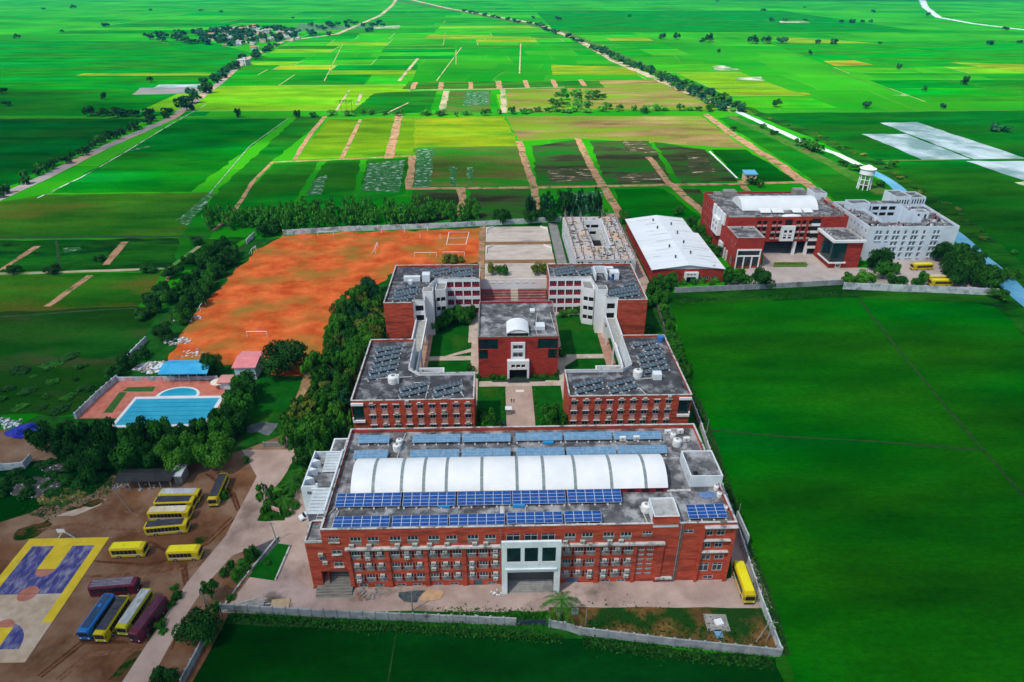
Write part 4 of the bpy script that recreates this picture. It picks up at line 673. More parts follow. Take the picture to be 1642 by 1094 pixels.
# ---------------------------------------------------------------- auditorium
T = thing('auditorium', 'square red brick hall with stepped glass corners and white arched skylight', 'building', (6.4, 195, 0))
P = [(-6.3, 182), (19.2, 182), (19.2, 207.5), (-6.3, 207.5)]; X0 = -6.3
hl = [(.25, 10.6, 6.4, 14.2), (.25, 7.0, 3.1, 10.4), (19.0, 10.6, 25.3, 14.2), (22.3, 7.0, 25.3, 10.4)]; hc = [(11.1, 10.7, 14.2, 12.2), (11.1, 7.7, 14.2, 9.5)]
gap = [(9.9+k*1.75, 4.2, 11.1+k*1.75, 5.5) for k in range(3)]; dr = [(9.7, 0, 15.5, 3.9)]
shell(T, P, 0, 15, 14.3, [BRICKD, WHITE], {0: hl}, .3, cope=GRILL)
fill(T, wC, 'corner_glass', P[0], P[1], hl, .22)
b = MB(); facade(b, (4.1, 181.6), (8.6, 181.6), 6.9, 13.1, [(.6, .0, .6, .0)]+[(.6, 10.7, 3.9, 12.2), (.6, 7.7, 3.9, 9.5)], .4); b.box(4.1, 181.62, 6.9, 4.3, 181.98, 13.1); b.box(8.4, 181.62, 6.9, 8.6, 181.98, 13.1); b.box(4.1, 181.62, 12.95, 8.6, 181.98, 13.12)
b.build('window_surround', WHITEC, T); fill(T, wS, 'window', (4.1, 181.6), (8.6, 181.6), [(.6, 10.7, 3.9, 12.2), (.6, 7.7, 3.9, 9.5)], .36)
b = MB(); facade(b, (2.9, 180.4), (9.9, 180.4), 0, 6.9, [(1.3, 4.5, 2.5, 5.7), (2.9, 4.5, 4.1, 5.7), (4.5, 4.5, 5.7, 5.7), (.65, 0, 6.35, 3.8)], .5); b.box(2.9, 180.42, 0, 3.1, 181.98, 6.9); b.box(9.7, 180.42, 0, 9.9, 181.98, 6.9); b.box(2.9, 180.42, 6.7, 9.9, 181.98, 6.92); b.build('porch', WHITEC, T)
fill(T, wB, 'porch_opening', (2.9, 180.4), (9.9, 180.4), [(1.3, 4.5, 2.5, 5.7), (2.9, 4.5, 4.1, 5.7), (4.5, 4.5, 5.7, 5.7), (.65, 0, 6.35, 3.8)], 1.2)
b = MB(); BL = M('black_plinth', (.02, .03, .035), (.04, .05, .055), sc=1, rough=.4); b.box(-2, 178.9, .0, 3.1, 179.3, .5); b.box(9.9, 178.9, 0, 15, 179.3, .5); b.box(3.1, 178.3, 0, 9.9, 180.4, .5); b.box(-6.4, 179.3, 0, -6.1, 182, .8); b.box(19, 179.3, 0, 19.3, 182, .8); b.build('plinth', BL, T)
vault(T, 2.9, 8.6+.9, 180, 181, 0, 0, (), name='x') if False else None
def vault_y(T, x0, x1, y0, y1, zb, rise, mat, name):
    n = 12; half = (x1-x0)/2; rr = (half**2+rise**2)/(2*rise); th = math.asin(half/rr); cx = (x0+x1)/2; cz = zb+rise-rr; arc = [(cx+rr*math.sin(-th+2*th*i/n), cz+rr*math.cos(-th+2*th*i/n)) for i in range(n+1)]; b = MB()
    for j in range(n): b.poly([(arc[j][0], y0, arc[j][1]), (arc[j+1][0], y0, arc[j+1][1]), (arc[j+1][0], y1, arc[j+1][1]), (arc[j][0], y1, arc[j][1])])
    for y in (y0+.3, y1): b.poly([(a, y, z) for a, z in arc]); 
    b.box(x0, y0+.3, zb-2, x0+.1, y1, zb); b.box(x1-.1, y0+.3, zb-2, x1, y1, zb); b.build(name, mat, T)
vault_y(T, 2.8, 9.8, 181.9, 190, 16.2, 1.4, WHITEC, 'arched_skylight')
b = MB(); b.box(12.3, 187.5, 14.31, 15.2, 190.6, 15.6); b.build('roof_box', WHITE, T); b = MB(); b.box(11.0, 200, 14.31, 12.6, 202, 15); b.build('roof_box', WHITE, T)
b = MB(); b.tube((12.6, 183.2, 14.5), (12, 190, 14.5), .1, n=5); b.tube((12.5, 192, 14.5), (13.4, 199, 14.5), .1, n=5); b.tube((18.6, 184, 14.5), (17.8, 200, 14.5), .1, n=5); b.build('roof_pipe', MATS['pale_pipe'], T)
# ---------------------------------------------------------------- open-air theatre
T = thing('open_air_theatre', 'red and grey stepped seating below a white slotted wall between the rear blocks', 'theatre', (6.4, 232, 0))
RS = M('red_step', (.30, .05, .05), (.4, .08, .07), sc=.6); GSt = M('grey_step', (.12, .13, .12), (.2, .2, .19), sc=.6, c3=(.3, .29, .27), sc3=.3, t3=.62); b = MB(); n_ = 12
for i in range(n_):
    y = 221+i*1.1; z = .6+i*.62
    for xa, xb in ((-6.2, 5.2), (8.0, 19.0)): b.box(xa, y, 0, xb, y+.35, z+.02, 0); b.box(xa, y+.35, 0, xb, y+1.1, z, 1)
    b.box(5.2, y, 0, 8, y+1.1, z+.01, 2)
b.build('seating_steps', [RS, GSt, MATS['tan_paving']], T)
b = MB(); sl = [(3.6+k*3.2, 9.6, 5.6+k*3.2, 10.6) for k in range(6)]; facade(b, (-6.35, 234.4), (19.25, 234.4), 0, 11.4, sl, .3); facade(b, (19.25, 234.7), (-6.35, 234.7), 0, 11.4, [(25.6-c, z0, 25.6-a, z1) for a, z0, c, z1 in sl], .3); b.poly([(-6.35, 234.4, 11.4), (19.25, 234.4, 11.4), (19.25, 234.7, 11.4), (-6.35, 234.7, 11.4)]); b.build('slotted_wall', WHITEC, T)
# ---------------------------------------------------------------- building under construction
T = thing('unfinished_building', 'grey concrete hostel under construction with open courtyard and column rods on its roof', 'building', (45.5, 284, 0))
PALE = M('pale_render', (.50, .53, .54), (.64, .66, .66), sc=.5, c3=(.34, .32, .30), sc3=.3, t3=.62); RUBB = M('littered_roof', (.36, .34, .34), (.60, .56, .54), sc=.9, c3=(.62, .40, .26), sc3=.14, t3=.60, w3=.05, bump=.5)
b = MB(); O = [(33, 256.8), (58.2, 256.8), (58.6, 311.5), (32.4, 311.5)]; I = [(42.4, 271.5), (49.6, 271.5), (50.4, 304.6), (42, 304.6)]
fr = [(.8+k*1.5, 6.6, 1.6+k*1.5, 9) for k in range(2)] + [(5.3, 6.9, 6.9, 8.7), (8, 6.6, 9.6, 8), (13.4, 6.6, 15.2, 8), (16.6, 7, 18.2, 8.7), (20.4, 6.6, 21, 9), (22.6, 6.6, 23.2, 9)] + [(1+k*3.1, 2.5, 2.6+k*3.1, 4.5) for k in range(8)] + [(8+k*1.1, 9.2, 8.7+k*1.1, 9.55) for k in range(6)]
facade(b, O[0], O[1], 0, 9.9, fr, .3); sd_ = [(2+k*4, z, 3.2+k*4, z+1.8) for k in range(13) for z in (2, 6)]; facade(b, O[1], O[2], 0, 9.9, sd_, .3); facade(b, O[2], O[3], 0, 9.9); facade(b, O[3], O[0], 0, 9.9, sd_, .3)
b.build('wall', PALE, T); fill(T, wB, 'window', O[0], O[1], fr[:8], .25); fill(T, wB, 'window', O[1], O[2], sd_, .25); fill(T, wB, 'window', O[3], O[0], sd_, .25)
b = MB()
for i in range(4): j = (i+1) % 4; b.poly([(*O[i], 9.85), (*O[j], 9.85), (*I[j], 9.85), (*I[i], 9.85)])
b.build('roof_slab', RUBB, T)
b = MB(); hb = [(.5, 3.2, 2.6, 4.9), (3.1, 3.2, 6.2, 4.9), (.5, 6.6, 3, 8.2), (3.6, 6.6, 7.2, 8.2)]; J = [(50.4, 304.6), (42, 304.6)]
facade(b, I[3], I[2], 0, 10.6, hb, .6); hs = [(1+k*4, z, 4+k*4, z+1.6) for k in range(8) for z in (3, 6.6)]; facade(b, I[2], I[1], 0, 10.6, hs, .6); facade(b, I[0], I[3], 0, 10.4, hs, .6); facade(b, I[1], I[0], 0, 10.2)
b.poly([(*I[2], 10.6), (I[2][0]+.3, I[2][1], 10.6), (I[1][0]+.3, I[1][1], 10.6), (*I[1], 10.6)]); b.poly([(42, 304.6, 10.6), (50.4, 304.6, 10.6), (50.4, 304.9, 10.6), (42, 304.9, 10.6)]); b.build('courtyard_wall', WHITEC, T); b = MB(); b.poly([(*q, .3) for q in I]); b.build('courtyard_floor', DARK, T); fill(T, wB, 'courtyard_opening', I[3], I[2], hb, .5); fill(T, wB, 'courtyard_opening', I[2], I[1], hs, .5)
b = MB(); pts = [(x, y) for y in [257.5+k*3.85 for k in range(15)] for x in (33.6, 36.5, 40.8, 51.6, 55.2, 57.8)] + [(x, y) for y in (257.5, 262, 266, 307, 310.8) for x in (43.5, 46.2, 49)]
for x, y in pts[:100]:
    x += R.uniform(-.2, .2); h = R.uniform(2.4, 4.4); c = MB(); c.box(x-.2, y-.2, 9.86, x+.2, y+.2, 9.9+h*.5); 
    for k in range(3): c.tube((x+R.uniform(-.14, .14), y+R.uniform(-.14, .14), 9.9+h*.5), (x+R.uniform(-.3, .3), y+R.uniform(-.3, .3), 9.9+h), .04, n=3)
    c.build('column_stub', M('stub_concrete', (.17, .14, .14), (.34, .30, .28), sc=.8), T)
cl = MB()
for k in range(160):
    x = R.uniform(33.5, 58); y = R.uniform(258, 311)
    if 41.5 < x < 50.8 and 271 < y < 305: continue
    cl.obox(x, y, 9.87, R.uniform(.4, 2.4), R.uniform(.2, .9), R.uniform(.1, .5), R.uniform(0, 3), R.choice((0, 0, 1, 2, 3)))
tag(cl.build('rubble', [CONC, M('plank_orange', (.5, .28, .14), (.6, .36, .2), sc=1), DARK, M('tarp_green', (.05, .12, .1), (.08, .16, .13), sc=1)], T), kind='stuff')
# ---------------------------------------------------------------- warehouse
T = thing('warehouse', 'long brick warehouse with low white metal roof, ridge vents and a white doorway', 'building', (80, 285, 0))
WR = M('white_metal_roof', (.66, .70, .73), (.78, .81, .83), sc=.12, rough=.5, c3=(.52, .56, .58), sc3=.25, t3=.66, stretch=(.2, 2.2, 1))
b = MB(); Q = [(65.2, 254.6), (95.3, 254.6), (95.3, 297.5), (93, 297.5), (93, 318), (65.2, 318)]
fw_ = [(2.5+k*3.3, 1.3, 4.3+k*3.3, 3) for k in (0, 1, 2, 5, 6, 7)]; sw_ = [(1.2+k*2.5, .8, 2.2+k*2.5, 4.3) for k in range(25)]
for i in range(6): facade(b, Q[i], Q[(i+1) % 6], 0, 6.2, fw_ if i == 0 else [(63.4-c, a, 63.4-c+1, 4.3) for c, a, _, _ in sw_] if i == 5 else (), .3)
b.poly([(65.2, 254.6, 6.2), (95.3, 254.6, 6.2), (80.2, 254.6, 8.0)], 1); b.build('wall', [BRICKD, M('gable_sheet', (.42, .5, .55), (.5, .57, .6), sc=.4)], T)
fill(T, wS, 'window', Q[0], Q[1], fw_, .25); fill(T, wB, 'side_recess', Q[5], Q[0], [(63.4-c, a, 63.4-c+1, 4.3) for c, a, _, _ in sw_], .25)
b = MB(); rz = 8.15; b.poly([(64.7, 254.0, 6.15), (80.2, 254.0, rz), (80.2, 318.4, rz), (64.7, 318.4, 6.15)]); b.poly([(80.2, 254, rz), (95.8, 254, 6.15), (95.8, 297.5, 6.15), (80.2, 297.5, rz)]); b.poly([(80.2, 297.5, rz), (93.5, 297.5, 6.47), (93.5, 318.4, 6.47), (80.2, 318.4, rz)]); b.box(64.6, 253.9, 5.9, 64.72, 318.4, 6.2); b.build('roof', WR, T)
for px, py in ((1047, 355), (1076, 361), (1054, 367), (1086, 375), (1096, 390), (1073, 397), (1107, 407), (1083, 414)):
    x, y = g(px, py, 7.6); c = MB(); c.tube((x, y, 7.4), (x, y, 8.4), .3, n=8); c.tube((x, y, 8.4), (x, y, 9.0), .5, .3, n=8); c.build('roof_vent', M('vent_grey', (.05, .05, .05), (.09, .09, .09), sc=1), T)
# dark stains drawn as shallow seams of the sheet
for k, (px, py, l) in enumerate(((1020, 354, 8), (1092, 354, 8), (1035, 361, 5), (1107, 371, 10), (1035, 372, 4), (1040, 378, 9), (1052, 388, 13), (1052, 402, 6), (1118, 397, 11), (1126, 401, 12), (1130, 411, 7), (1048, 411, 3), (1150, 420, 3))):
    x, y = g(px, py, 7); zz = lambda xx: 6.16+(8.15-6.15)*(1-abs(xx-80.2)/15.55)+.02; x0 = min(max(x, 65.5), 94-l); xs = sorted((x0, x0+l))
    if xs[0] < 80.2 < xs[1]: xs[1 if x < 78 else 0] = 80.1 if x < 78 else 80.3
    c = MB(); c.poly([(xs[0], y, zz(xs[0])), (xs[1], y, zz(xs[1])), (xs[1], y+.55, zz(xs[1])), (xs[0], y+.55, zz(xs[0]))]); c.build('stained_sheet', M('stained_sheet_grey', (.30, .34, .35), (.6, .64, .66), sc=.25, stretch=(1, .2, 1)), T)
b = MB(); facade(b, (78.6, 253.4), (84.4, 253.4), 0, 5, [(1, 3.6, 2, 4.3), (2.4, 3.6, 3.4, 4.3), (3.8, 3.6, 4.8, 4.3), (.9, 0, 4.9, 3.0)], .4); b.box(78.6, 253.42, 0, 78.8, 254.5, 5); b.box(84.2, 253.42, 0, 84.4, 254.5, 5); b.box(78.6, 253.42, 4.8, 84.4, 254.5, 5.02); b.build('door_frame', WHITEC, T); fill(T, wB, 'doorway', (78.6, 253.4), (84.4, 253.4), [(.9, 0, 4.9, 3.0)], .9)
# ---------------------------------------------------------------- red institute with two towers
T = thing('institute_building', 'red brick institute with two projecting towers, white centre panel and long white vault', 'building', (131, 295, 0))
XL, XR, YF, YB, HT = 104.3, 159, 283.8, 323, 18.4
P = [(XL, YF), (116.4, YF), (146.6, YF), (XR, YF), (XR, YB), (XL, YB)]
mid = [(x-116.4, z, x-116.4+1.9, z+1.7) for z in (15, 11.9, 8.9) for x in (117.8, 120.4, 124.6, 127.2) + (135.6, 138.2, 141.4, 144)]
pan = [(13.2, 8.0, 19.4, 14.2)]
sideh = [(4+k*3.2, z, 5.3+k*3.2, z+1.6) for k in range(4, 11) for z in (5, 9, 13)]
b = MB(); facade(b, P[0], P[1], 0, HT); facade(b, P[2], P[3], 0, HT); facade(b, P[1], P[2], 6.8, HT, mid, .4); facade(b, P[3], P[4], 0, HT); facade(b, P[4], P[5], 0, HT); facade(b, P[5], P[0], 0, HT, [(h[0]-12, *h[1:2], h[2]-12, h[3]) for h in sideh], .4)
Q = offset([P[0], P[3], P[4], P[5]], .3); PP = [P[0], P[3], P[4], P[5]]
for i in range(4): j = (i+1) % 4; b.poly([(*Q[i], HT), (*Q[j], HT), (*Q[j], HT-1), (*Q[i], HT-1)]); b.poly([(*PP[i], HT), (*PP[j], HT), (*Q[j], HT), (*Q[i], HT)])
b.poly([(116.4, YF, 6.8), (146.6, YF, 6.8), (146.6, YF+14, 6.8), (116.4, YF+14, 6.8)], 1)
b.build('wall', [BRICKD, CONC], T); b = MB(); b.poly([(*q, HT-1) for q in Q]); b.build('roof', ROOF, T)
fill(T, wB, 'window', P[1], P[2], mid, .35); fill(T, wS, 'side_window', P[5], P[0], [(h[0]-12, h[1], h[2]-12, h[3]) for h in sideh], .3)
for h in mid: inst('planter_box', MATS_PL if False else AC, T, (116.4+(h[0]+h[2])/2, YF-.05, h[1]-.9), 0, (1.8, 1, .9))
b = MB(); ph = [(.9, 4.0, 2.4, 5.3), (3.2, 4.0, 4.7, 5.3), (.9, 2.6, 2.4, 3.2), (3.2, 2.6, 4.7, 3.2), (.9, 1.2, 2.4, 2.2), (3.2, 1.2, 4.7, 2.2)]; ph = [(a+.3, z0+7.3, c+.3, z1+7.3) for a, z0, c, z1 in ph]; facade(b, (129, 282.6), (135.2, 282.6), 7.4, 14.4, ph, .3); b.box(129, 282.62, 7.4, 129.2, 283.78, 14.4); b.box(135, 282.62, 7.4, 135.2, 283.78, 14.4); b.box(129, 282.62, 14.2, 135.2, 283.78, 14.42); b.build('white_panel', WHITEC, T); fill(T, wB, 'panel_window', (129, 282.6), (135.2, 282.6), ph, .25)
b = MB(); b.box(130.5, YF-.02, 14.5, 133.8, YF-.01, 17.2); b.build('dark_recess', DARK, T)
b = MB(); b.box(116.5, YF+12, 0, 146.5, YF+12.2, 6.7)
for k in range(8): b.box(116.6, YF+2+k*1.2, 0, 146.4, YF+3.2+k*1.2, .3+k*.35)
b.build('undercroft_steps', M('undercroft_grey', (.10, .105, .115), (.17, .175, .19), sc=.4, stretch=(1, 5, 1)), T)
for x in (117.2, 136.5, 142.2): b = MB(); b.box(x, YF+.2, 0, x+1.2, YF+1.4, 6.75); b.build('column', WHITEC, T)
vault(T, 114.6, 150.5, 296, 311.5, 17.5, 4.2, (), M('pale_vault', (.66, .70, .72), (.74, .78, .8), sc=.15), 'vault_roof')
for x0, x1 in ((121.5, 126.6), (127.2, 132.4), (136.6, 141), (141.6, 146)):
    b = MB(); b.poly([(x0, 291.2, 18.0), (x1, 291.2, 18.0), (x1, 295.2, 18.9), (x0, 295.2, 18.9)]); b.build('roof_skylight', WHITEC, T)
c = MB(); blob(c, 134.5, 287.8, 17.42, 4.6, 1.5, .9, 2, amp=.05); c.build('white_canopy', WHITEC, T)
for q_ in ((105, 284.6, 117, 287, 18.2), (108, 316, 111.5, 321, 19.2), (113, 318, 119, 322.5, 19.9), (148, 318, 153, 322.5, 20.4), (106, 310, 109, 312, 19)): b = MB(); b.box(q_[0], q_[1], 17.41, q_[2], q_[3], q_[4]); b.build('roof_box', CONC, T)
b = MB(); b.box(154.5, 311, 17.41, 160.5, 320, 20.9); b.box(154.8, 311.3, 20.91, 160.2, 319.7, 20.93, 1); b.build('white_roof_room', [WHITE, ROOF], T)
b = MB()
for k in range(9): b.obox(148+k*1.3, 287+k % 3*2.4, 17.41, R.uniform(.5, 2), R.uniform(.3, .9), R.uniform(.3, .8), R.uniform(0, 3))
for k in range(16): b.obox(119+k*1.9, 289, 17.41, .5, .5, .5)
for y in (288, 294, 301, 309): b.box(157, y, 17.41, 158.6, y+.3, 19.4)
tag(b.build('roof_clutter', CONC, T), kind='stuff')
# left side: white framed panels
for i, y in enumerate((287, 291.5, 296, 301)): b = MB(); b.box(103.6, y, 13.5, 104.28, y+3.4, 18.6); b.build('side_fin', WHITE, T)
b = MB(); facade(b, (102.4, 300), (102.4, 291), 7.2, 14.6, [(1.5, 1.6+7.2, 3.4, 3.4+7.2), (5.2, 8.8, 7.1, 10.6), (1.5, 11.6, 3.4, 13.4), (5.2, 11.6, 7.1, 13.4)], .2); b.box(102.42, 291, 7.2, 104.28, 291.25, 14.6); b.box(102.42, 299.75, 7.2, 104.28, 300, 14.6); b.box(102.42, 291, 14.4, 104.28, 300, 14.62); b.build('side_panel', WHITEC, T); fill(T, wS, 'panel_window', (102.4, 300), (102.4, 291), [(1.5, 8.8, 3.4, 10.6), (5.2, 8.8, 7.1, 10.6), (1.5, 11.6, 3.4, 13.4), (5.2, 11.6, 7.1, 13.4)], .17)
# towers
def tower(x0, x1, y0, y1, h, hol, name):
    Q = [(x0, y0), (x1, y0), (x1, y1), (x0, y1)]; b = MB(); I = offset(Q, .35)
    facade(b, Q[0], Q[1], 0, h, hol.get(0, ()), .5)
    for i in (1, 2, 3): facade(b, Q[i], Q[(i+1) % 4], 0, h, hol.get(i, ()), .5)
    for i in range(4): j = (i+1) % 4; b.poly([(*I[i], h), (*I[j], h), (*I[j], h-.8), (*I[i], h-.8)], 1); b.poly([(*Q[i], h), (*Q[j], h), (*I[j], h), (*I[i], h)], 1)
    b.poly([(*q, h-.8) for q in I], 2); b.build(name, [BRICKD, COPE, ROOF], T); return Q
Q = tower(104.2, 116.4, 269, 283.78, 14.3, {0: [(1, 1, 11, 8.4)], 3: [(8+k*2.2, 10.4-k % 2*1.8, 9+k*2.2, 11.2-k % 2*1.8) for k in range(3)] + [(9.5, .6, 10.4, 4.6), (11, .6, 11.9, 4.6)]}, 'left_tower')
fill(T, wC, 'tower_glass', Q[0], Q[1], [(1, 6.2, 11, 8.2), (1.2, 1, 4, 5.6), (4.5, 1, 7.5, 5.6), (8, 1, 10.8, 5.6)], .45); fill(T, wS, 'side_window', Q[3], Q[0], [(8+k*2.2, 10.4-k % 2*1.8, 9+k*2.2, 11.2-k % 2*1.8) for k in range(3)] + [(9.5, .6, 10.4, 4.6), (11, .6, 11.9, 4.6)], .2)
b = MB(); b.box(105, 268.6, 8.4, 115.6, 268.98, 9.1); b.box(105, 268.6, 5.6, 115.5, 269.2, 6.1)
for x in (105, 108.3, 111.8, 115.1): b.box(x, 268.6, 0, x+.45, 269.2, 5.6)
for x in (105, 115.1): b.box(x, 268.6, 6.1, x+.4, 269.2, 8.4)
b.build('white_frame', WHITEC, T)
for q_ in ((103.2, 284.2, 0, 104.1, 288.8, 6), (103.5, 277.8, 0, 104.18, 278.3, 5), (103.5, 281, 0, 104.18, 281.5, 5)): b = MB(); b.box(*q_); b.build('side_pier', WHITE, T)
Q = tower(146.6, 159.6, 268, 283.78, 13.2, {0: [(2.9+.2, .7, 4.9, 2.0)]}, 'right_tower'); fill(T, wS, 'window', Q[0], Q[1], [(3.1, .7, 4.9, 2.0)], .3)
b = MB()   # glass wraps the near left corner of the right tower
b.prism([(146.2, 267.6), (152.4, 267.6), (152.4, 267.98), (146.58, 267.98), (146.58, 277.5), (146.2, 277.5)], 3.2, 12.2); b.build('corner_glass', GLASSG, T)
b = MB(); b.prism([(145.7, 267.0), (160.1, 267.0), (160.1, 267.97), (146.57, 267.97), (146.57, 283.7), (145.7, 283.7)], 12.25, 13.35); b.build('white_band', WHITEC, T); b = MB(); b.prism([(145.8, 267.1), (153.4, 267.1), (153.4, 267.97), (146.57, 267.97), (146.57, 278.6), (145.8, 278.6)], 2.6, 3.15); b.build('white_band', WHITEC, T); b = MB()
b.box(149.4, 267.7, .5, 151.7, 267.97, .68); b.box(149.4, 267.7, 2.02, 151.7, 267.97, 2.2); b.box(149.4, 267.7, .68, 149.62, 267.97, 2.02); b.box(151.48, 267.7, .68, 151.7, 267.97, 2.02); b.build('window_surround', WHITEC, T)
for k in range(5): c = MB(); c.box(147.4, 269+k*2.6, 12.45, 148, 269.6+k*2.6, 13.8); c.build('parapet_post', COPE, T)
for z in (3.4, 7, 10.8, 14.2): b = MB(); b.box(142.6, YF-.5, z, 146.5, YF-.02, z+1.2); b.build('balcony_band', WHITEC, T)
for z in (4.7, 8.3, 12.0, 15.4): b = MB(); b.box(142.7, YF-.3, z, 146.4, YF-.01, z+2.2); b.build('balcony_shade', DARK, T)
# ---------------------------------------------------------------- white hostel
T = thing('hostel_building', 'large white stained hostel block with inner courtyard and roof rooms beside the canal', 'building', (185, 295, 0))
P = [(165.6, 276.6), (206, 276.6), (208.3, 313.4), (165.6, 313.4)]; L = 40.4; HW = M('hostel_white', (.56, .66, .74), (.68, .76, .82), sc=.25, c3=(.44, .52, .58), sc3=.12, t3=.64)
fh = []
for k, u in enumerate((3.2, 4.9, 8, 11.2, 12.9, 16.2, 19.6, 21.2, 24.6, 29.3, 31)): 
    for z in (12.4, 9.7, 7.0, 4.3, 1.5)[:5 if k > 2 else 2]: fh.append((u, z, u+1.15, z+1.8))
fh += [(11, .1, 12.6, 2.6)][:0]; shh = [(2+k*3.5, z, 3.0+k*3.5, z+1.7) for k in range(10) for z in (12.4, 8.6, 4.8)]
I = [(175, 284.5), (193, 284.5), (194, 303), (175, 303)]
b = MB(); facade(b, P[0], P[1], 0, 16, fh, .35); facade(b, P[1], P[2], 0, 16, shh, .35); facade(b, P[2], P[3], 0, 16); facade(b, P[3], P[0], 0, 16, shh, .35); O2 = offset(P, .35)
for i in range(4): j = (i+1) % 4; b.poly([(*O2[i], 16), (*O2[j], 16), (*O2[j], 15), (*O2[i], 15)]); b.poly([(*P[i], 16), (*P[j], 16), (*O2[j], 16), (*O2[i], 16)])
ih = [(1+k*4, z, 4.2+k*4, z+1.7) for k in range(4) for z in (12.0, 15.0)]
facade(b, I[3], I[2], 0, 18, ih, .4); facade(b, I[2], I[1], 0, 17, (), .4); facade(b, I[0], I[3], 0, 16.6); facade(b, I[1], I[0], 0, 15.6); b.build('wall', HW, T)
b = MB()
for i in range(4): j = (i+1) % 4; b.poly([(*O2[i], 15), (*O2[j], 15), (*I[j], 15), (*I[i], 15)])
b.poly([(175, 303.01, 17.9), (194, 303.01, 17.9), (194, 308, 17.9), (175, 308, 17.9)]); b.build('roof', ROOF, T); fill(T, wS, 'window', P[0], P[1], fh, .3); fill(T, wS, 'side_window', P[3], P[0], shh, .3); fill(T, wB, 'gallery_opening', I[3], I[2], ih, .35)
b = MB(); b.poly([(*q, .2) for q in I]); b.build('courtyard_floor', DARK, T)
for h in fh: b = MB(); b.box(P[0][0]+h[0]-.1, 276.1, h[1]-.12, P[0][0]+h[2]+.1, 276.58, h[1]-.02); b.build('sill', HW, T)
for (x0, y0, x1, y1, h, nm) in ((168.5, 302, 178, 308, 18.6, 'white_roof_box'), (192.5, 307, 200, 318, 20.2, 'rear_room'), (200.3, 307.5, 207.6, 317, 19.6, 'rear_room'), (193.5, 290, 199.5, 295, 18, 'stair_room')):
    box_room(T, x0, y0, x1, y1, 0 if nm == 'rear_room' else 15.01, h, HW, nm, .4)
rh = [(.8+k*1.3, 16.4, 1.4+k*1.3, 18.6) for k in range(5)]
fill(T, wB, 'room_window', (192.5, 306.98), (200, 306.98), rh, -.02); fill(T, wB, 'room_window', (200.3, 307.48), (207.6, 307.48), rh, -.02); fill(T, wB, 'room_door', (193.5, 289.98), (199.5, 289.98), [(.8, 15.1, 1.7, 17.2), (4, 15.1, 4.9, 17)], -.02)
b = MB()
for k in range(150):
    x, y = R.choice(((R.uniform(195, 205.5), R.uniform(280, 306)), (R.uniform(166.5, 174), R.uniform(278, 311)), (R.uniform(168, 204), R.uniform(278, 283.5)), (R.uniform(180, 200), R.uniform(309, 312))))
    b.obox(x, y, 15.02, R.uniform(.2, 1.1), R.uniform(.2, .8), R.uniform(.2, 1.3), R.uniform(0, 3), R.choice((0, 1, 2, 3)))
tag(b.build('roof_clutter', [CONC, WHITE, DARK, M('clutter_red', (.3, .1, .12), (.4, .2, .2), sc=1)], T), kind='stuff')
# ---------------------------------------------------------------- water tower, hut
x, y = 221.2, 387.5; T = thing('water_tower', 'round white water tower on tall concrete legs beside the canal', 'water tower', (x, y, 0)); b = MB(); b.tube((x, y, 9.2), (x, y, 12.4), 4.1, n=24); b.tube((x, y, 12.4), (x, y, 14.2), 4.3, 1.2, n=24); b.tube((x, y, 8.4), (x, y, 9.2), 2.8, 4.2, n=24); b.tube((x, y, 12.2), (x, y, 12.5), 4.6, n=24); b.build('tank_body', WHITE, T)
for k in range(8): a = k*math.pi/4+.2; c = MB(); c.tube((x+3.6*math.cos(a), y+3.6*math.sin(a), 0), (x+3.3*math.cos(a), y+3.3*math.sin(a), 9), .33, .28, n=6); c.build('leg', WHITE, T)
for z in (3, 6):
    c = MB(); 
    for k in range(8): a = k*math.pi/4+.2; e = a+math.pi/4; c.tube((x+3.5*math.cos(a), y+3.5*math.sin(a), z), (x+3.5*math.cos(e), y+3.5*math.sin(e), z), .18, n=5)
    c.build('ring_brace', WHITE, T)
c = MB(); c.tube((x, y, 0), (x, y, 8.5), .5, n=8); c.build('riser_pipe', MAROON, T)
T = thing('field_hut', 'small orange striped hut with blue roof at the track crossing', 'hut', (158.3, 405.5, 0)); b = MB(); facade(b, (154.9, 404.6), (161.9, 404.6), 0, 4.6, [(1, 2.4, 2.4, 3.6), (4.6, 2.4, 6, 3.6)], .2); b.box(154.9, 404.8, 0, 161.9, 410.5, 4.6); b.build('wall', M('orange_bands', (.55, .30, .16), (.62, .5, .36), sc=.3, stretch=(.02, .02, 4)), T); b = MB(); b.poly([(154.3, 404, 4.62), (162.5, 404, 4.62), (162.5, 411.2, 5.7), (154.3, 411.2, 5.7)]); b.build('roof', M('hut_blue', (.08, .32, .55), (.14, .42, .62), sc=.5), T); fill(T, wB, 'window', (154.9, 404.58), (161.9, 404.58), [(1, 2.4, 2.4, 3.6), (4.6, 2.4, 6, 3.6)], .0)
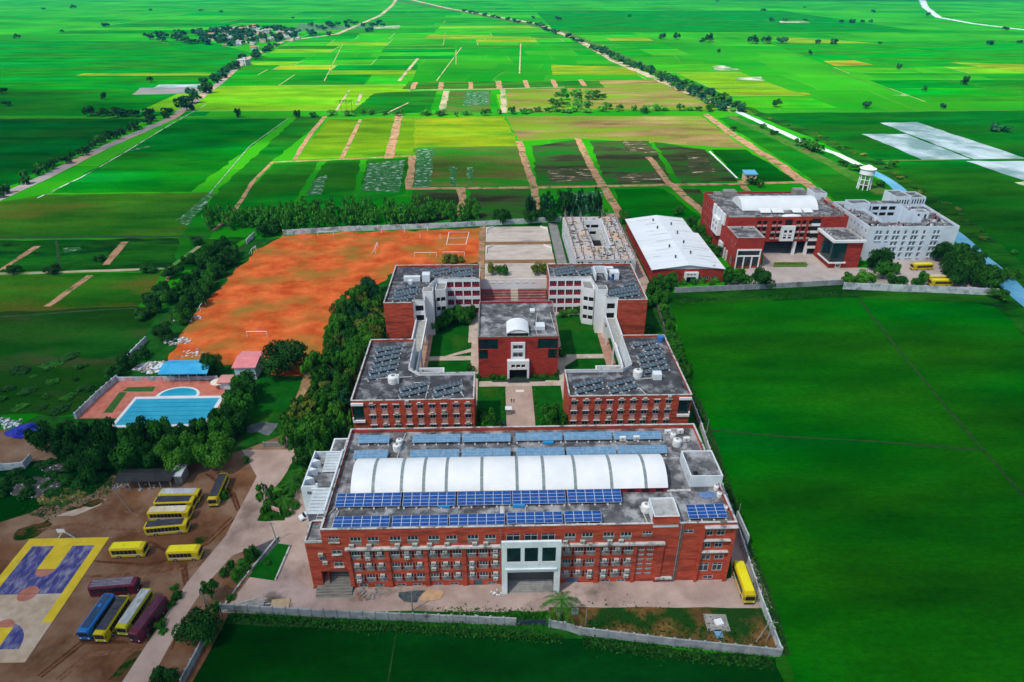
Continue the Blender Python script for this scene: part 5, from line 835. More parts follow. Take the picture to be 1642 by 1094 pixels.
# ---------------------------------------------------------------- pool terrace
TER = M('terracotta_deck', (.50, .13, .085), (.64, .22, .15), sc=.35, rough=.85, c3=(.45, .26, .2), sc3=.2, t3=.66)
patch('pool_deck', [(118, 672), (190, 610), (362, 612), (356, 672)], TER, 27)
wx0, wx1, wy0, wy1 = -111.6, -86.2, 158.5, 172.0
b = MB(); b.box(wx0-1, wy0-1, 0, wx0, wy1+1.2, .3); b.box(wx1, wy0-1, 0, wx1+1.2, wy1+1.2, .3); b.box(wx0, wy1, 0, wx1, wy1+1.2, .3); b.box(wx0, wy0-1, 0, wx1, wy0, .3); o = b.build('pool_kerb', WHITEC, base=(wx0, wy0, 0)); tag(o, kind='structure')
PW = M('pool_water', (.015, .34, .50), (.03, .42, .58), sc=.15, rough=.12, spec=.5); b = MB(); b.poly([(wx0, wy0, .24), (wx1, wy0, .24), (wx1, wy1, .24), (wx0, wy1, .24)]); b.build('pool_water', PW)['kind'] = 'structure'
for k in range(1, 6): b = MB(); y = wy0+k*2.25; b.box(wx0+.6, y, .25, wx1-.6, y+.1, .27); tag(b.build('lane_rope', M('lane_navy', (.01, .12, .25), (.02, .15, .3), sc=1), base=(wx0, y, 0)), 'dark lane rope across the swimming pool, %s from the near side' % ('first', 'second', 'third', 'fourth', 'fifth')[k-1], 'lane rope', 'lane ropes in the pool')
P = [(-99.8+5.6*math.cos(rad(a)), 174.0+3.9*math.sin(rad(a))) for a in range(-8, 189, 7)]; P2 = [(-99.8+6.6*math.cos(rad(a)), 173.6+5.0*math.sin(rad(a))) for a in range(-8, 189, 7)]
b = MB(); b.prism(P2, .0, .28); o = b.build('pool_kerb', WHITEC); o['kind'] = 'structure'; b = MB(); b.poly([(*q, .30) for q in P]); b.build('pool_water', PW)['kind'] = 'structure'
TF = M('artificial_turf', (.02, .10, .01), (.05, .14, .02), sc=1.5); patch('turf_patch', [(166, 663), (192, 630), (204, 630), (180, 663)], TF, 30); patch('turf_patch', [(196, 629), (205, 622), (250, 621), (245, 629)], TF, 30)
def gable(name, label, pxs, z, wallm, roofm, posts=True, over=.5, hmid=.9, wins=()):
    A = [g(*p, z) for p in pxs]; x0, x1 = A[0][0], A[1][0]; y0, y1 = A[0][1], A[2][1]; T = thing(name, label, name.split('_')[-1], ((x0+x1)/2, (y0+y1)/2, 0)); ym = (y0+y1)/2
    b = MB(); b.poly([(x0, y0, z), (x1, y0, z), (x1, ym, z+hmid), (x0, ym, z+hmid)]); b.poly([(x0, ym, z+hmid), (x1, ym, z+hmid), (x1, y1, z), (x0, y1, z)]); b.box(x0, y0, z-.25, x1, y0+.06, z-.02); b.build('roof', roofm, T)
    if posts:
        for k in range(6): x = x0+.6+(x1-x0-1.2)*k/5; c = MB(); c.tube((x, y0+.4, 0), (x, y0+.4, z-.05), .12, n=6); c.build('post', STEEL, T)
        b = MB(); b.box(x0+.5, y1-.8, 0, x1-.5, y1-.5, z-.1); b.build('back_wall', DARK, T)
    else:
        b = MB(); Q = [(x0+over, y0+over), (x1-over, y0+over), (x1-over, y1-over), (x0+over, y1-over)]
        for i in range(4): facade(b, Q[i], Q[(i+1) % 4], 0, z-.01, wins if i == 0 else ())
        b.poly([(x0+over, y0+over, z-.01), (x0+over, y1-over, z-.01), (x0+over, ym, z+hmid*.9)]); b.poly([(x1-over, y0+over, z-.01), (x1-over, y1-over, z-.01), (x1-over, ym, z+hmid*.9)]); b.build('wall', wallm, T)
        if wins: fill(T, wS, 'window', Q[0], Q[1], wins, .2)
    return T
gable('poolside_pavilion', 'open pavilion with bright blue sheet roof behind the swimming pool', [(253, 600), (331, 600), (331, 577), (268, 577)], 4, None, M('bright_blue_roof', (.03, .34, .62), (.06, .44, .70), sc=.3, rough=.5), True, hmid=1.3)
gable('changing_house', 'small house with pink roof and pale blue walls near the big round tree', [(371, 590), (409, 590), (405, 563), (378, 563)], 5, M('pale_blue_wall', (.45, .58, .66), (.52, .64, .7), sc=.5), M('pink_roof', (.66, .20, .22), (.75, .28, .28), sc=.3), False, wins=[(1.5, 1.5, 3, 3.2), (4, 1.5, 5.2, 3.2)])
gable('pump_shed', 'low shed with salmon roof at the back corner of the pool deck', [(347, 614), (368, 614), (369, 601), (354, 601)], 3, WHITE, M('salmon_roof', (.6, .25, .22), (.68, .32, .28), sc=.4), False, hmid=.4)
gable('workshop_shed', 'long black roofed shed under the trees beside the bus yard', [(182, 773), (273, 773), (281, 751), (190, 751)], 3.2, MATS['grey_grille'], M('black_sheet_roof', (.018, .018, .02), (.035, .035, .04), sc=.3), True, hmid=.8)
gable('lean_to_shed', 'narrow pale sheet lean-to at the right end of the black shed', [(272, 764), (290, 764), (299, 743), (283, 743)], 3.4, CONC, MATS['pale_louvre'], False, hmid=.3)
x, y = g(352, 622); T = thing('garden_umbrella', 'round cream umbrella on the pool deck corner', 'umbrella', (x, y, 0)); b = MB(); b.tube((x, y, 2.3), (x, y, 3.0), 2.3, .15, n=12); b.build('canopy', M('cream_canvas', (.7, .6, .48), (.78, .68, .55), sc=1), T); b = MB(); b.tube((x, y, 0), (x, y, 2.3), .06); b.build('pole', STEEL, T)
# ---------------------------------------------------------------- buses
YEL = M('bus_yellow', (.50, .37, .004), (.62, .48, .008), sc=.6, rough=.45, obj=True, c3=(.5, .36, .03), sc3=.6, t3=.68); WIN = M('bus_glass', (.012, .014, .018), (.03, .035, .045), sc=1.5, rough=.15, obj=True)
def bus(label, rear, front, rm, bm=None, stripe=None, w=2.4, h=3.0, small=False, edge=None, group='parked buses'):
    bm = bm or YEL; p = Vector(g(*rear, h)); q = Vector(g(*front, h)); L = max(6.4 if small else 9.2, min((q-p).length, 11.8)); a = math.atan2(q.y-p.y, q.x-p.x); c = (p+q)/2
    T = thing('bus', label, 'bus', (c.x, c.y, 0), group, rz=a); hw = w/2; f = L/2
    prof = [(-hw, .45), (-hw, h-.35), (-hw+.18, h-.08), (-hw+.4, h), (hw-.4, h), (hw-.18, h-.08), (hw, h-.35), (hw, .45)]
    b = MB(); xs = [(-f, .94), (-f+.25, 1), (f-.5, 1), (f-.12, .97), (f, .90)]; k = len(prof); rows = []
    for x, s in xs:
        r = []; 
        for (y, z) in prof: r.append(len(b.v)); b.v.append((x, y*s, .45+(z-.45)*(1 if s > .95 else .97)))
        rows.append(r)
    for i in range(len(xs)-1):
        for j in range(k): b.f.append((rows[i][j], rows[i][(j+1) % k], rows[i+1][(j+1) % k], rows[i+1][j])); b.m.append(0)
    b.f.append(tuple(rows[0])); b.m.append(0); b.f.append(tuple(reversed(rows[-1]))); b.m.append(0)
    b.build('body', bm, T)
    e = .42 if edge else .22; b = MB(); b.box(-f+.35, -hw+e, h+.005, f-.9, hw-e, h+.05); b.build('roof', rm, T)
    n_ = 6 if small else 9; x0 = -f+.5; wl = (L-2.1)/n_
    for s in (-1, 1):
        for i in range(n_): c_ = MB(); c_.box(x0+i*wl, s*hw-.02, 1.4, x0+(i+1)*wl-.07, s*hw+.02, 2.5); c_.build('side_window', WIN, T)
        if stripe: c_ = MB(); c_.box(-f+.3, s*hw-.012, 1.0, f-.6, s*hw+.012, 1.2); c_.build('side_stripe', stripe, T)
    b = MB(); b.poly([(f+.012, -hw*.84, 1.45), (f+.012, hw*.84, 1.45), (f+.012, hw*.8, 2.6), (f+.012, -hw*.8, 2.6)]); b.build('windscreen', WIN, T)
    b = MB(); b.poly([(-f-.012, -hw*.75, 1.6), (-f-.012, hw*.75, 1.6), (-f-.012, hw*.72, 2.5), (-f-.012, -hw*.72, 2.5)]); b.build('rear_window', WIN, T)
    for x in (-f+L*.24, f-L*.2):
        for s in (-1, 1): c_ = MB(); c_.tube((x, s*(hw-.3), .47), (x, s*(hw+.03), .47), .47, n=14, mi=0); c_.tube((x, s*(hw+.03), .47), (x, s*(hw+.04), .47), .22, n=10, mi=1); c_.build('wheel', [RUBBER, STEEL], T)
    for s in (-1, 1): c_ = MB(); c_.box(f-.0, s*hw*.7-.14, .85, f+.03, s*hw*.7+.14, 1.1); c_.build('headlight', WHITEC, T); 
    b = MB(); b.box(f-.02, -hw*.9, .45, f+.12, hw*.9, .72); b.build('bumper', RUBBER, T); b = MB(); b.box(-f-.1, -hw*.9, .45, -f+.02, hw*.9, .72); b.build('bumper', RUBBER, T)
    for s in (-1, 1): c_ = MB(); c_.box(f-.1, s*(hw+.1)-.06, 1.7, f+.05, s*(hw+.1)+.06, 2.2); c_.tube((f-.05, s*hw*.95, 2.3), (f-.03, s*(hw+.1), 2.2), .03, n=4); c_.build('mirror', RUBBER, T)
    b = MB(); b.box(-.5-f*.3, -.35, h+.05, .3-f*.3, .35, h+.16); b.build('roof_hatch', edge or rm, T)
    return T
BK = M('black_bus_roof', (.02, .022, .03), (.06, .06, .075), sc=1, rough=.5, stretch=(.4, 3, 1)); GW = M('rusty_pale_roof', (.36, .36, .34), (.55, .56, .56), sc=.8, c3=(.4, .18, .06), sc3=.5, t3=.64); CRM = M('cream_bus_roof', (.55, .46, .28), (.68, .62, .48), sc=.5, c3=(.5, .3, .12), sc3=.4, t3=.62)
MRN = M('bus_maroon', (.10, .008, .025), (.15, .015, .04), sc=.6, obj=True, rough=.4); MRD = M('maroon_roof', (.05, .012, .03), (.11, .03, .06), sc=.7); BLU = M('bus_blue', (.01, .13, .42), (.02, .18, .5), sc=.6, obj=True, rough=.4); BLR = M('navy_roof', (.02, .045, .10), (.04, .08, .15), sc=.6); YR = M('yellow_roof', (.74, .64, .005), (.8, .70, .01), sc=.5, rough=.4)
WST = M('stripe_white', (.6, .6, .55), (.7, .7, .65), sc=1)
bus('yellow bus with pale rusty roof, rearmost of the stacked row of four', (256, 788), (319, 787), GW, stripe=WST); bus('yellow bus with black roof, second from the back of the row of four', (248, 801), (311, 799), BK, stripe=WST)
bus('yellow bus with cream stained roof, third in the row of four', (238, 817), (304, 815), CRM, stripe=WST); bus('yellow bus with black roof and white stripe, nearest of the row of four', (232, 841), (300, 835), BK, stripe=WST)
bus('yellow bus with black roof parked lengthwise by the dirt road, tree at its side', (358, 758), (339, 800), BK, stripe=WST)
bus('short yellow bus with yellow roof beside the painted court corner', (177, 875), (232, 873), YR, small=True, stripe=WST); bus('short yellow bus with yellow roof nearest the concrete road', (268, 880), (320, 878), YR, small=True, stripe=WST)
bus('maroon bus with striped dark roof standing crosswise behind four others', (143, 936), (219, 930), GW if False else M('streaked_roof', (.08, .06, .09), (.25, .22, .26), sc=1.5, stretch=(.3, 4, 1)), MRN, h=3.1)
bus('bright blue bus with navy roof, leftmost of the four side by side', (174, 952), (131, 1012), BLR, BLU, edge=BLU); bus('yellow bus with near black roof beside the blue bus', (198, 955), (157, 1016), BK)
bus('yellow bus with pale streaked roof between black roof and maroon buses', (235, 943), (192, 1006), M('streaky_pale_roof', (.25, .27, .27), (.5, .52, .5), sc=1.2, stretch=(2, .6, 1)), M('bus_lime', (.38, .38, .01), (.48, .46, .02), sc=1)); bus('maroon bus with dark roof, rightmost of the four side by side', (257, 957), (214, 1014), MRD, MRN)
bus('tall bright yellow bus beside the right boundary wall', (1185, 900), (1204, 952), YR, h=3.2, stripe=WST)
bus('yellow bus in front of the white hostel doors', (1494, 422), (1465, 423), YR, group='buses by the hostel'); bus('yellow bus behind another near the hostel wall', (1520, 442), (1493, 442), CRM, group='buses by the hostel'); bus('yellow bus nearest the hostel boundary wall', (1523, 448), (1497, 448), YR, group='buses by the hostel')
# ---------------------------------------------------------------- cars
def car(label, px, py, ang, bm, pickup=None, truckbed=None, L=4.2):
    x, y = g(px, py); T = thing('car', label, 'car', (x, y, 0), rz=ang); w = .85; f = L/2
    b = MB(); prof = [(-f, .3), (-f, .85), (-f+.2, .95), (f-1.2, .98), (f-.15, .8), (f, .6), (f, .3)]
    if truckbed: prof = [(-f, .4), (-f, 1.0), (-.2, 1.0), (f-1.0, 1.05), (f-.1, .9), (f, .6), (f, .4)]
    k = len(prof); b.v = [(a, -w, z) for a, z in prof]+[(a, w, z) for a, z in prof]; b.f = [tuple(range(k)), tuple(range(2*k-1, k-1, -1))]+[(i, (i+1) % k, k+(i+1) % k, k+i) for i in range(k)]; b.m = [0]*len(b.f); b.build('body', bm, T)
    c0, c1 = (-f+.3, f-1.1) if not truckbed else (-.1, f-.9); b = MB(); lo = [(c0, -w+.03), (c1, -w+.03), (c1, w-.03), (c0, w-.03)]; hi = [(c0+.35, -w+.2), (c1-.6, -w+.2), (c1-.6, w-.2), (c0+.35, w-.2)]; b.v = [(*p, .96) for p in lo]+[(*p, 1.48) for p in hi]; b.f = [(i, (i+1) % 4, 4+(i+1) % 4, 4+i) for i in range(4)]; b.m = [0]*4; b.build('cabin_glass', WIN, T)
    b = MB(); b.prism(hi, 1.481, 1.53); b.build('cabin_roof', bm, T)
    if truckbed: b = MB(); b.box(-f+.05, -w+.08, 1.01, -.25, w-.08, 1.12); b.build('load_bed', truckbed, T)
    for xx in (-f+.8, f-.8):
        for s in (-1, 1): c = MB(); c.tube((xx, s*(w-.18), .32), (xx, s*(w+.02), .32), .32, n=12); c.build('wheel', RUBBER, T)
    return T
car('white pickup with bright red load bed by the left end of the main block', 494, 829, rad(215), WHITEC, truckbed=M('bright_red', (.7, .06, .02), (.8, .1, .03), sc=1))
car('dark blue car parked behind the main block', 799, 683, rad(175), M('car_navy', (.01, .03, .07), (.02, .05, .1), sc=1, rough=.3)); car('white van half hidden behind the main roof parapet', 808, 688, rad(0), WHITEC, L=4.8)
# ---------------------------------------------------------------- boundary walls
WALLB = M('grey_block_wall', (.20, .23, .25), (.36, .38, .39), sc=.5, c3=(.10, .11, .11), sc3=.25, t3=.62); WALLW = M('stained_white_wall', (.42, .48, .52), (.62, .66, .68), sc=.5, c3=(.22, .25, .28), sc3=.3, t3=.58)
def bwall(label, pts, h, mat, px=True, th=.3, step=4.0, post=True, pm=None, name='boundary_wall'):
    P = [Vector(g(*p)) for p in pts] if px else [Vector(p) for p in pts]; T = thing(name, label, 'wall', (*P[0], 0)); b = MB(); cnt = 0; pme = MB().box(-.22, -.25, 0, .22, .25, h+.18).mesh('pillar', [pm or mat])
    for a, q in zip(P, P[1:]):
        d = q-a; an = math.atan2(d.y, d.x); m_ = (a+q)/2; b.obox(m_.x, m_.y, 0, d.length, th, h, an); k = max(1, int(d.length/step))
        if post:
            for i in range(k):
                if cnt < 99: v = a.lerp(q, i/k); inst('pillar', pme, T, (v.x, v.y, 0), an); cnt += 1
    b.build('panels', mat, T); return T
bwall('grey block boundary wall in front of the main block, left of the gate', [(357, 980), (520, 990), (828, 1003)], 2.2, WALLB, step=2.6); bwall('grey block boundary wall in front of the scrub strip, right of the gate', [(881, 1006), (905, 1010), (930, 1018), (1080, 1036), (1250, 1053)], 2.2, WALLB, step=2.6)
T = thing('gate', 'low dark blue metal gate in the front boundary wall', 'gate', (*g(854, 1005), 0)); p, q = g(830, 1003), g(879, 1006); b = MB(); [b.box(p[0]+.1+k*.45, p[1]-.03, .15, p[0]+.16+k*.45, p[1]+.03, 1.5) for k in range(13)]; b.box(p[0], p[1]-.05, .12, q[0], p[1]+.05, .2); b.box(p[0], p[1]-.05, 1.45, q[0], p[1]+.05, 1.55); b.box(p[0]+.1, p[1]-.01, .2, q[0]-.1, p[1]+.01, 1.45); b.build('gate_leaf', M('gate_navy', (.02, .04, .07), (.04, .06, .1), sc=1), T)
bwall('white stained boundary wall along the right side of the campus', [(1250, 1050), (1216, 960), (1184, 860), (1150, 770), (1124, 690), (1107, 645)], 2.1, WALLW, step=3.4, pm=COPE)
bwall('mossy boundary wall behind the right wing', [(1106, 640), (1085, 585), (1063, 525), (1046, 470)], 1.8, M('mossy_wall', (.10, .09, .08), (.2, .18, .15), sc=.6, c3=(.03, .08, .02), sc3=.2, t3=.55), step=4)
bwall('grey boundary wall below the warehouse and institute', [(1082, 470), (1150, 467), (1220, 464), (1350, 457)], 2.4, WALLB, step=4); bwall('white streaked boundary wall below the hostel yard', [(1352, 464), (1480, 469), (1598, 474)], 3.0, WALLW, step=4.4)
bwall('white stained wall along the back of the red playground', [(455, 377), (560, 371), (700, 366), (780, 362), (900, 355)], 2.6, WALLW, step=4.5); bwall('short pale wall at the back left corner of the playground', [(408, 380), (396, 392)], 2.4, WALLW, step=5)
bwall('white panelled wall along the left edge of the pool', [(123, 672), (158, 638), (190, 610)], 2.2, WALLW, step=2.5, pm=M('pillar_blue_white', (.35, .5, .62), (.55, .65, .72), sc=1)); bwall('broken white wall beyond the pool corner', [(205, 580), (222, 562), (236, 548)], 2.2, WALLW, step=3)
T = bwall('pink and white panelled wall behind the pool', [(190, 612), (350, 610)], 1.7, WALLW, step=30)
p0, p1 = g(192, 612), g(348, 610)
for k in range(6): c = MB(); x = p0[0]+2+k*5; c.box(x, p0[1]-.17, .1, x+2.4, p0[1]-.155, 1.6); c.build('pink_panel', M('wall_pink', (.6, .3, .32), (.68, .38, .38), sc=1), T)
bwall('pale blue grey compound wall at the left edge near the rubble', [(-30, 757), (40, 752), (52, 738)], 2.2, WALLW, step=4); bwall('grey picket wall beside the road at the bottom', [(334, 1018), (318, 1052), (292, 1100)], 1.8, WALLB, step=1.6)
bwall('low pale wall beside the drive behind the left palms', [(424, 717), (464, 716), (460, 708)], 1.6, CONC, step=8)
for lb, pts in (('thin pale kerb wall running diagonally beside the front lawn', [(356, 978), (400, 918), (446, 862)]), ('low brown kerb on the right side of the front lawn', [(442, 932), (466, 876)])):
    bwall(lb, pts, .55, COPE, step=50, post=False, name='kerb_wall')
# ---------------------------------------------------------------- goals, hoop, court backstops
GP = M('goal_white', (.7, .7, .68), (.8, .8, .78), sc=1)
def goal(label, a, q, h=2.4, back=0, cat='goal', group='goals on the playground', mat=None):
    p, r = Vector(g(*a)), Vector(g(*q)); T = thing('goal', label, cat, (*((p+r)/2), 0), group); d = (r-p).normalized(); n = Vector((-d.y, d.x))
    b = MB(); 
    for v in (p, r): c = MB(); c.tube((*v, 0), (*v, h), .13, n=6); c.build('post', mat or GP, T)
    b.tube((*p, h), (*r, h), .13, n=6); b.build('crossbar', mat or GP, T)
    if back:
        for v in (p, r): c = MB(); e = v+n*back; c.tube((*v, h), (*e, 0), .08, n=5); c.build('back_stay', mat or GP, T)
goal('wide white goal at the near edge of the playground', (397, 541), (429, 541)); goal('white goal in front of the back wall of the playground', (510, 379), (535, 379)); goal('yellowish goal beside the rubble at the left edge', (322, 500), (330, 490), back=1.5); goal('small pale goal at the upper left of the playground', (404, 408), (411, 402), back=1.5); goal('pale goal frame in the middle right of the playground', (602, 407), (606, 396), back=2); goal('tilted white goal at the far left back wall', (462, 378), (474, 376), h=2, back=1.5); goal('small dark goal by the back wall', (567, 376), (583, 375), h=1.6, mat=GRILL)
goal('low goal frame behind the left rear block, left one', (665, 413), (700, 413)); goal('low goal frame behind the left rear block, right one', (711, 412), (745, 412))
for a, q in (((716, 393), (720, 373)), ((747, 393), (752, 373)), ((716, 393), (747, 393)), ((720, 373), (752, 373)), ((718, 383), (749, 382))): track('court_marking', [a, q], .35, M('chalk', (.66, .6, .55), (.75, .7, .66), sc=1), 31, wob=.3)
for px, py, lb in ((612, 374, 'short pale post by the back wall, left one'), (649, 374, 'short pale post by the back wall, middle one'), (674, 383, 'white net post left of the chalk court, left one'), (706, 383, 'white net post left of the chalk court, right one'), (686, 371, 'thin pale post against the back wall, right one')):
    x, y = g(px, py); b = MB(); b.tube((x, y, 0), (x, y, 2.6), .16, .12, n=6); b.box(x-.25, y-.25, 0, x+.25, y+.25, .15); tag(b.build('net_post', GP, base=(x, y, 0)), lb, 'post', 'posts on the playground')
for k, (x0, y, s, lb) in enumerate(((-5, 321, 1, 'upper left'), (25.8, 321, -1, 'upper right'), (-5, 295, 1, 'lower left'), (25.8, 295, -1, 'lower right'))):
    b = MB(); b.prism([(x0, y-6), (x0+.3*s, y-6), (x0+.3*s, y), (x0+3.4*s, y+3.2), (x0+3.3*s, y+3.5), (x0, y+.2)], 0, 1.0); tag(b.build('court_wall', GP, base=(x0, y, 0)), 'white bent low wall at the %s corner of the pale courts' % lb, 'wall', 'bent walls round the courts')
x, y = g(107, 866); T = thing('basketball_hoop', 'basketball hoop with pale blue angled stand behind the painted court', 'basketball hoop', (x, y, 0)); b = MB(); b.tube((x-2.2, y+.6, 0), (x, y, 2.9), .13); b.tube((x+1.6, y+.6, 0), (x, y, 2.9), .13); b.tube((x, y+1.6, 0), (x, y-.3, 3.1), .13); b.build('stand', M('hoop_blue_white', (.5, .65, .7), (.6, .72, .76), sc=1), T); b = MB(); b.box(x-.9, y-.5, 2.8, x+.9, y-.42, 3.9); b.build('backboard', WHITEC, T); b = MB(); [b.tube((x+.23*math.cos(rad(30*i)), y-.75+.23*math.sin(rad(30*i)), 3.05), (x+.23*math.cos(rad(30*i+30)), y-.75+.23*math.sin(rad(30*i+30)), 3.05), .02, n=4) for i in range(12)]; b.build('rim', MATS['bright_red'], T)
# ---------------------------------------------------------------- poles, lamps, heaps
def pole(label, px, py, h, lean=0, arm=True, group=None, name='utility_pole'):
    x, y = g(px, py); T = thing(name, label, 'pole', (x, y, 0), group); b = MB(); b.tube((x, y, 0), (x+lean, y, h), .14, .09, n=7); b.build('mast', CONC, T)
    if arm: b = MB(); b.box(x+lean-.8, y-.06, h-.6, x+lean+.8, y+.06, h-.45); b.build('crossarm', CONC, T)
pole('leaning concrete pole standing in the bus yard', 212, 824, 8, -2.2, False); pole('pole beside the warehouse front', 1141, 452, 8); pole('pole standing at the near hedge gap right of the palm', 939, 1003, 5, 0, False); pole('street lamp in the forecourt left of the entrance', 661, 980, 6, .3, False); pole('twin poles by the young tree, left one', 430, 818, 7.5, .4, False, 'poles by the drive'); pole('twin poles by the young tree, right one', 441, 817, 7.5, -1.2, False, 'poles by the drive'); pole('pole at the lawn corner beside the drive', 444, 868, 6, -.4); pole('leaning pole pair in the near right corner, left one', 1212, 1030, 6, 1.6, False, 'corner poles'); pole('leaning pole pair in the near right corner, right one', 1229, 1028, 6, .4, True, 'corner poles'); pole('pole outside the right boundary wall', 1181, 838, 6, 0, False)
pole('thin pole on the right field edge behind the main block', 1132, 700, 6, 0, False)
pole('tripod pole at the roadside tree, left one', 329, 970, 5, .5, False, 'tripod poles'); pole('tripod pole at the roadside tree, right one', 337, 975, 5, -.8, False, 'tripod poles')
x, y = g(448, 893); 
def heap(name, label, px, py, r, n, mats, sz=(.3, 1.1), base=None, cat='rubble', h=.9, el=.6):
    x, y = g(px, py); b = MB(); 
    if base: blob(b, x, y, .02, r, r*el, h*.7, px*.1, n=16, k=5)
    for k in range(n):
        a = R.uniform(0, 6.28); q = r*math.sqrt(R.random()); hz_ = max(0, h*.6*(1-q/r)) if base else 0; b.obox(x+q*math.cos(a), y+q*el*math.sin(a), hz_, R.uniform(*sz), R.uniform(*sz)*.6, R.uniform(.08, .45), R.uniform(0, 3), R.randrange(1 if base else 0, len(mats)+(1 if base else 0)))
    tag(b.build(name, ([base] if base else [])+list(mats), base=(x, y, 0)), label, cat, kind='stuff')
RB1 = [WHITE, CONC, M('broken_slab', (.42, .36, .34), (.6, .5, .46), sc=1)]; SOIL = M('dark_soil_heap', (.05, .05, .045), (.13, .12, .10), sc=.5); BRN = M('dry_brush', (.16, .11, .02), (.3, .2, .05), sc=.6, c3=(.03, .09, .01), sc3=.3, t3=.5)
for a in (('heap', 'line of broken white slabs left of the playground, near end', 245, 590, 6, 150, RB1, (.5, 2), None), ('heap', 'line of broken white slabs left of the playground, middle', 285, 548, 5, 90, RB1, (.4, 1.6), None), ('heap', 'broken slabs by the left edge goal', 302, 512, 5, 50, RB1, (.4, 1.4), None), ('heap', 'scattered slabs above the blue roofed pavilion', 305, 568, 5, 35, RB1, (.4, 1.4), None),
          ('heap', 'grey heap with white debris in the weeds at left', 60, 782, 6.5, 90, RB1, (.2, .7), SOIL), ('heap', 'brown brush heap next to the grey debris heap', 100, 798, 5.5, 20, RB1, (.2, .5), BRN), ('heap', 'small reddish debris heap under the left trees', 88, 752, 3.5, 40, RB1, (.2, .6), SOIL), ('heap', 'pale junk pile beyond the blue tarpaulin heap', 8, 680, 5, 80, [STEEL, WHITE, CONC], (.3, 1.2), None),
          ('heap', 'scrap pile of white bits before the black shed', 190, 780, 2.5, 30, [WHITE, M('scrap_blue', (.15, .25, .5), (.2, .3, .55), sc=1), CONC], (.2, .6), None), ('heap', 'scrap heap between shed and buses', 235, 783, 2.2, 22, RB1, (.2, .6), None), ('heap', 'pile of dark scrap beside the front steps', 590, 953, 3.2, 40, [GRILL, CONC, M('rust_scrap', (.2, .09, .05), (.28, .14, .08), sc=1)], (.2, 1.4), None), ('heap', 'dark scrap bundle by the entrance frame', 797, 952, 1.3, 16, [GRILL, WHITE], (.2, .7), None), ('heap', 'stones by the low hedge at the front wall', 760, 990, 3.5, 26, RB1, (.2, .5), None)):
    heap(*a[:8], base=a[8])
x, y = g(655, 955); patch('wet_patch', [(640, 950), (686, 948), (682, 955), (672, 958), (668, 968), (648, 966), (638, 958)], M('dark_oil_gravel', (.035, .05, .06), (.08, .10, .11), sc=1.2), 33, rough=.4, seg=1)
patch('sand_patch', [(686, 948), (712, 950), (705, 962), (672, 964)], M('spilt_sand', (.42, .26, .14), (.5, .34, .2), sc=.7), 33.2, rough=.4, seg=1)
x, y = g(40, 692); b = MB(); blob(b, x, y, .05, 4.6, 3.2, 1.5, 4, amp=.5); tag(b.build('tarpaulin', M('royal_blue_tarp', (.004, .012, .26), (.01, .03, .42), sc=.5, rough=.5), base=(x, y, 0)), 'royal blue tarpaulin draped over a heap at the left edge', 'tarpaulin')
x, y = g(400, 966); b = MB()
for k in range(16): a = rad(R.uniform(5, 30)); b.tube((x-5+R.uniform(-.5, .5), y-2.2+R.uniform(-.8, .8), .2+R.uniform(0, .5)), (x-5+R.uniform(5, 11)*math.cos(a), y-2.2+9*math.sin(a)*R.uniform(.4, 1), .3+R.uniform(0, .6)), .08, n=5)
tag(b.build('steel_truss_pile', M('pale_steel_pipe', (.42, .42, .38), (.58, .57, .52), sc=2), base=(x, y, 0)), 'pile of long pale steel trusses behind the front boundary wall', 'scrap pile', kind='stuff')
x, y = g(440, 972); b = MB(); b.obox(x-3.6, y, 0, 3.2, 1.8, .9, 0, 0); b.obox(x+1.2, y+.3, 0, 3.8, 2.4, .4, .1, 1); tag(b.build('slab_stack', [CONC, M('tan_slab', (.4, .3, .18), (.48, .38, .24), sc=1)], base=(x, y, 0)), 'concrete trough and tan slab beside the truss pile', 'slab')
x, y = g(1149, 1000); T = thing('valve_chamber', 'square concrete pad with white lid and blue sheet in the scrub', 'valve chamber', (x, y, 0)); b = MB(); b.obox(x, y, 0, 4.6, 4, .35, -.05); b.build('pad', CONC, T); b = MB(); b.obox(x+.3, y-.2, .35, 1.6, 1.4, .5, .2); b.build('lid', WHITEC, T); b = MB(); b.obox(x-.4, y-2.6, .1, 1.5, 1.8, .25, .1); b.build('blue_sheet', M('sheet_blue', (.12, .28, .42), (.18, .34, .48), sc=1), T)
for px, py, lb in ((897, 985, 'dark grey bin on the strip beside the palm'), (922, 984, 'pale open concrete box right of the palm')): x, y = g(px, py); b = MB(); b.box(x-.7, y-.5, 0, x+.7, y-.38, 1); b.box(x-.7, y+.38, 0, x+.7, y+.5, 1); b.box(x-.7, y-.38, 0, x-.58, y+.38, 1); b.box(x+.58, y-.38, 0, x+.7, y+.38, 1); b.box(x-.58, y-.38, 0, x+.58, y+.38, .3); tag(b.build('storage_box', GRILL if px < 900 else COPE, base=(x, y, 0)), lb, 'box')
x, y = g(815.5, 664); T = thing('sentry_box', 'small white topped booth with tiled roof at the path edge', 'booth', (x, y, 0)); b = MB(); b.box(x-.8, y-.7, 0, x+.8, y+.7, 2); b.build('booth_wall', CONC, T); b = MB(); b.prism([(x-1, y-.9), (x+1, y-.9), (x+1, y+.9), (x-1, y+.9)], 2.01, 2.2); b.build('booth_roof', WHITEC, T)
x, y = g(445, 826); T = thing('sign_board', 'tilted red and white signboard on posts under the young tree', 'signboard', (x, y, 0)); b = MB(); b.prism([(x-1.3, y+.5), (x+.9, y-.6), (x+.95, y-.5), (x-1.25, y+.6)], 1.4, 2.6); b.build('board', M('sign_red_white', (.5, .14, .1), (.7, .55, .5), sc=1.2), T); b = MB(); b.tube((x-1.1, y+.45, 0), (x-1.1, y+.45, 1.4), .06); b.tube((x+.8, y-.5, 0), (x+.8, y-.5, 1.4), .06); b.build('post', STEEL, T)
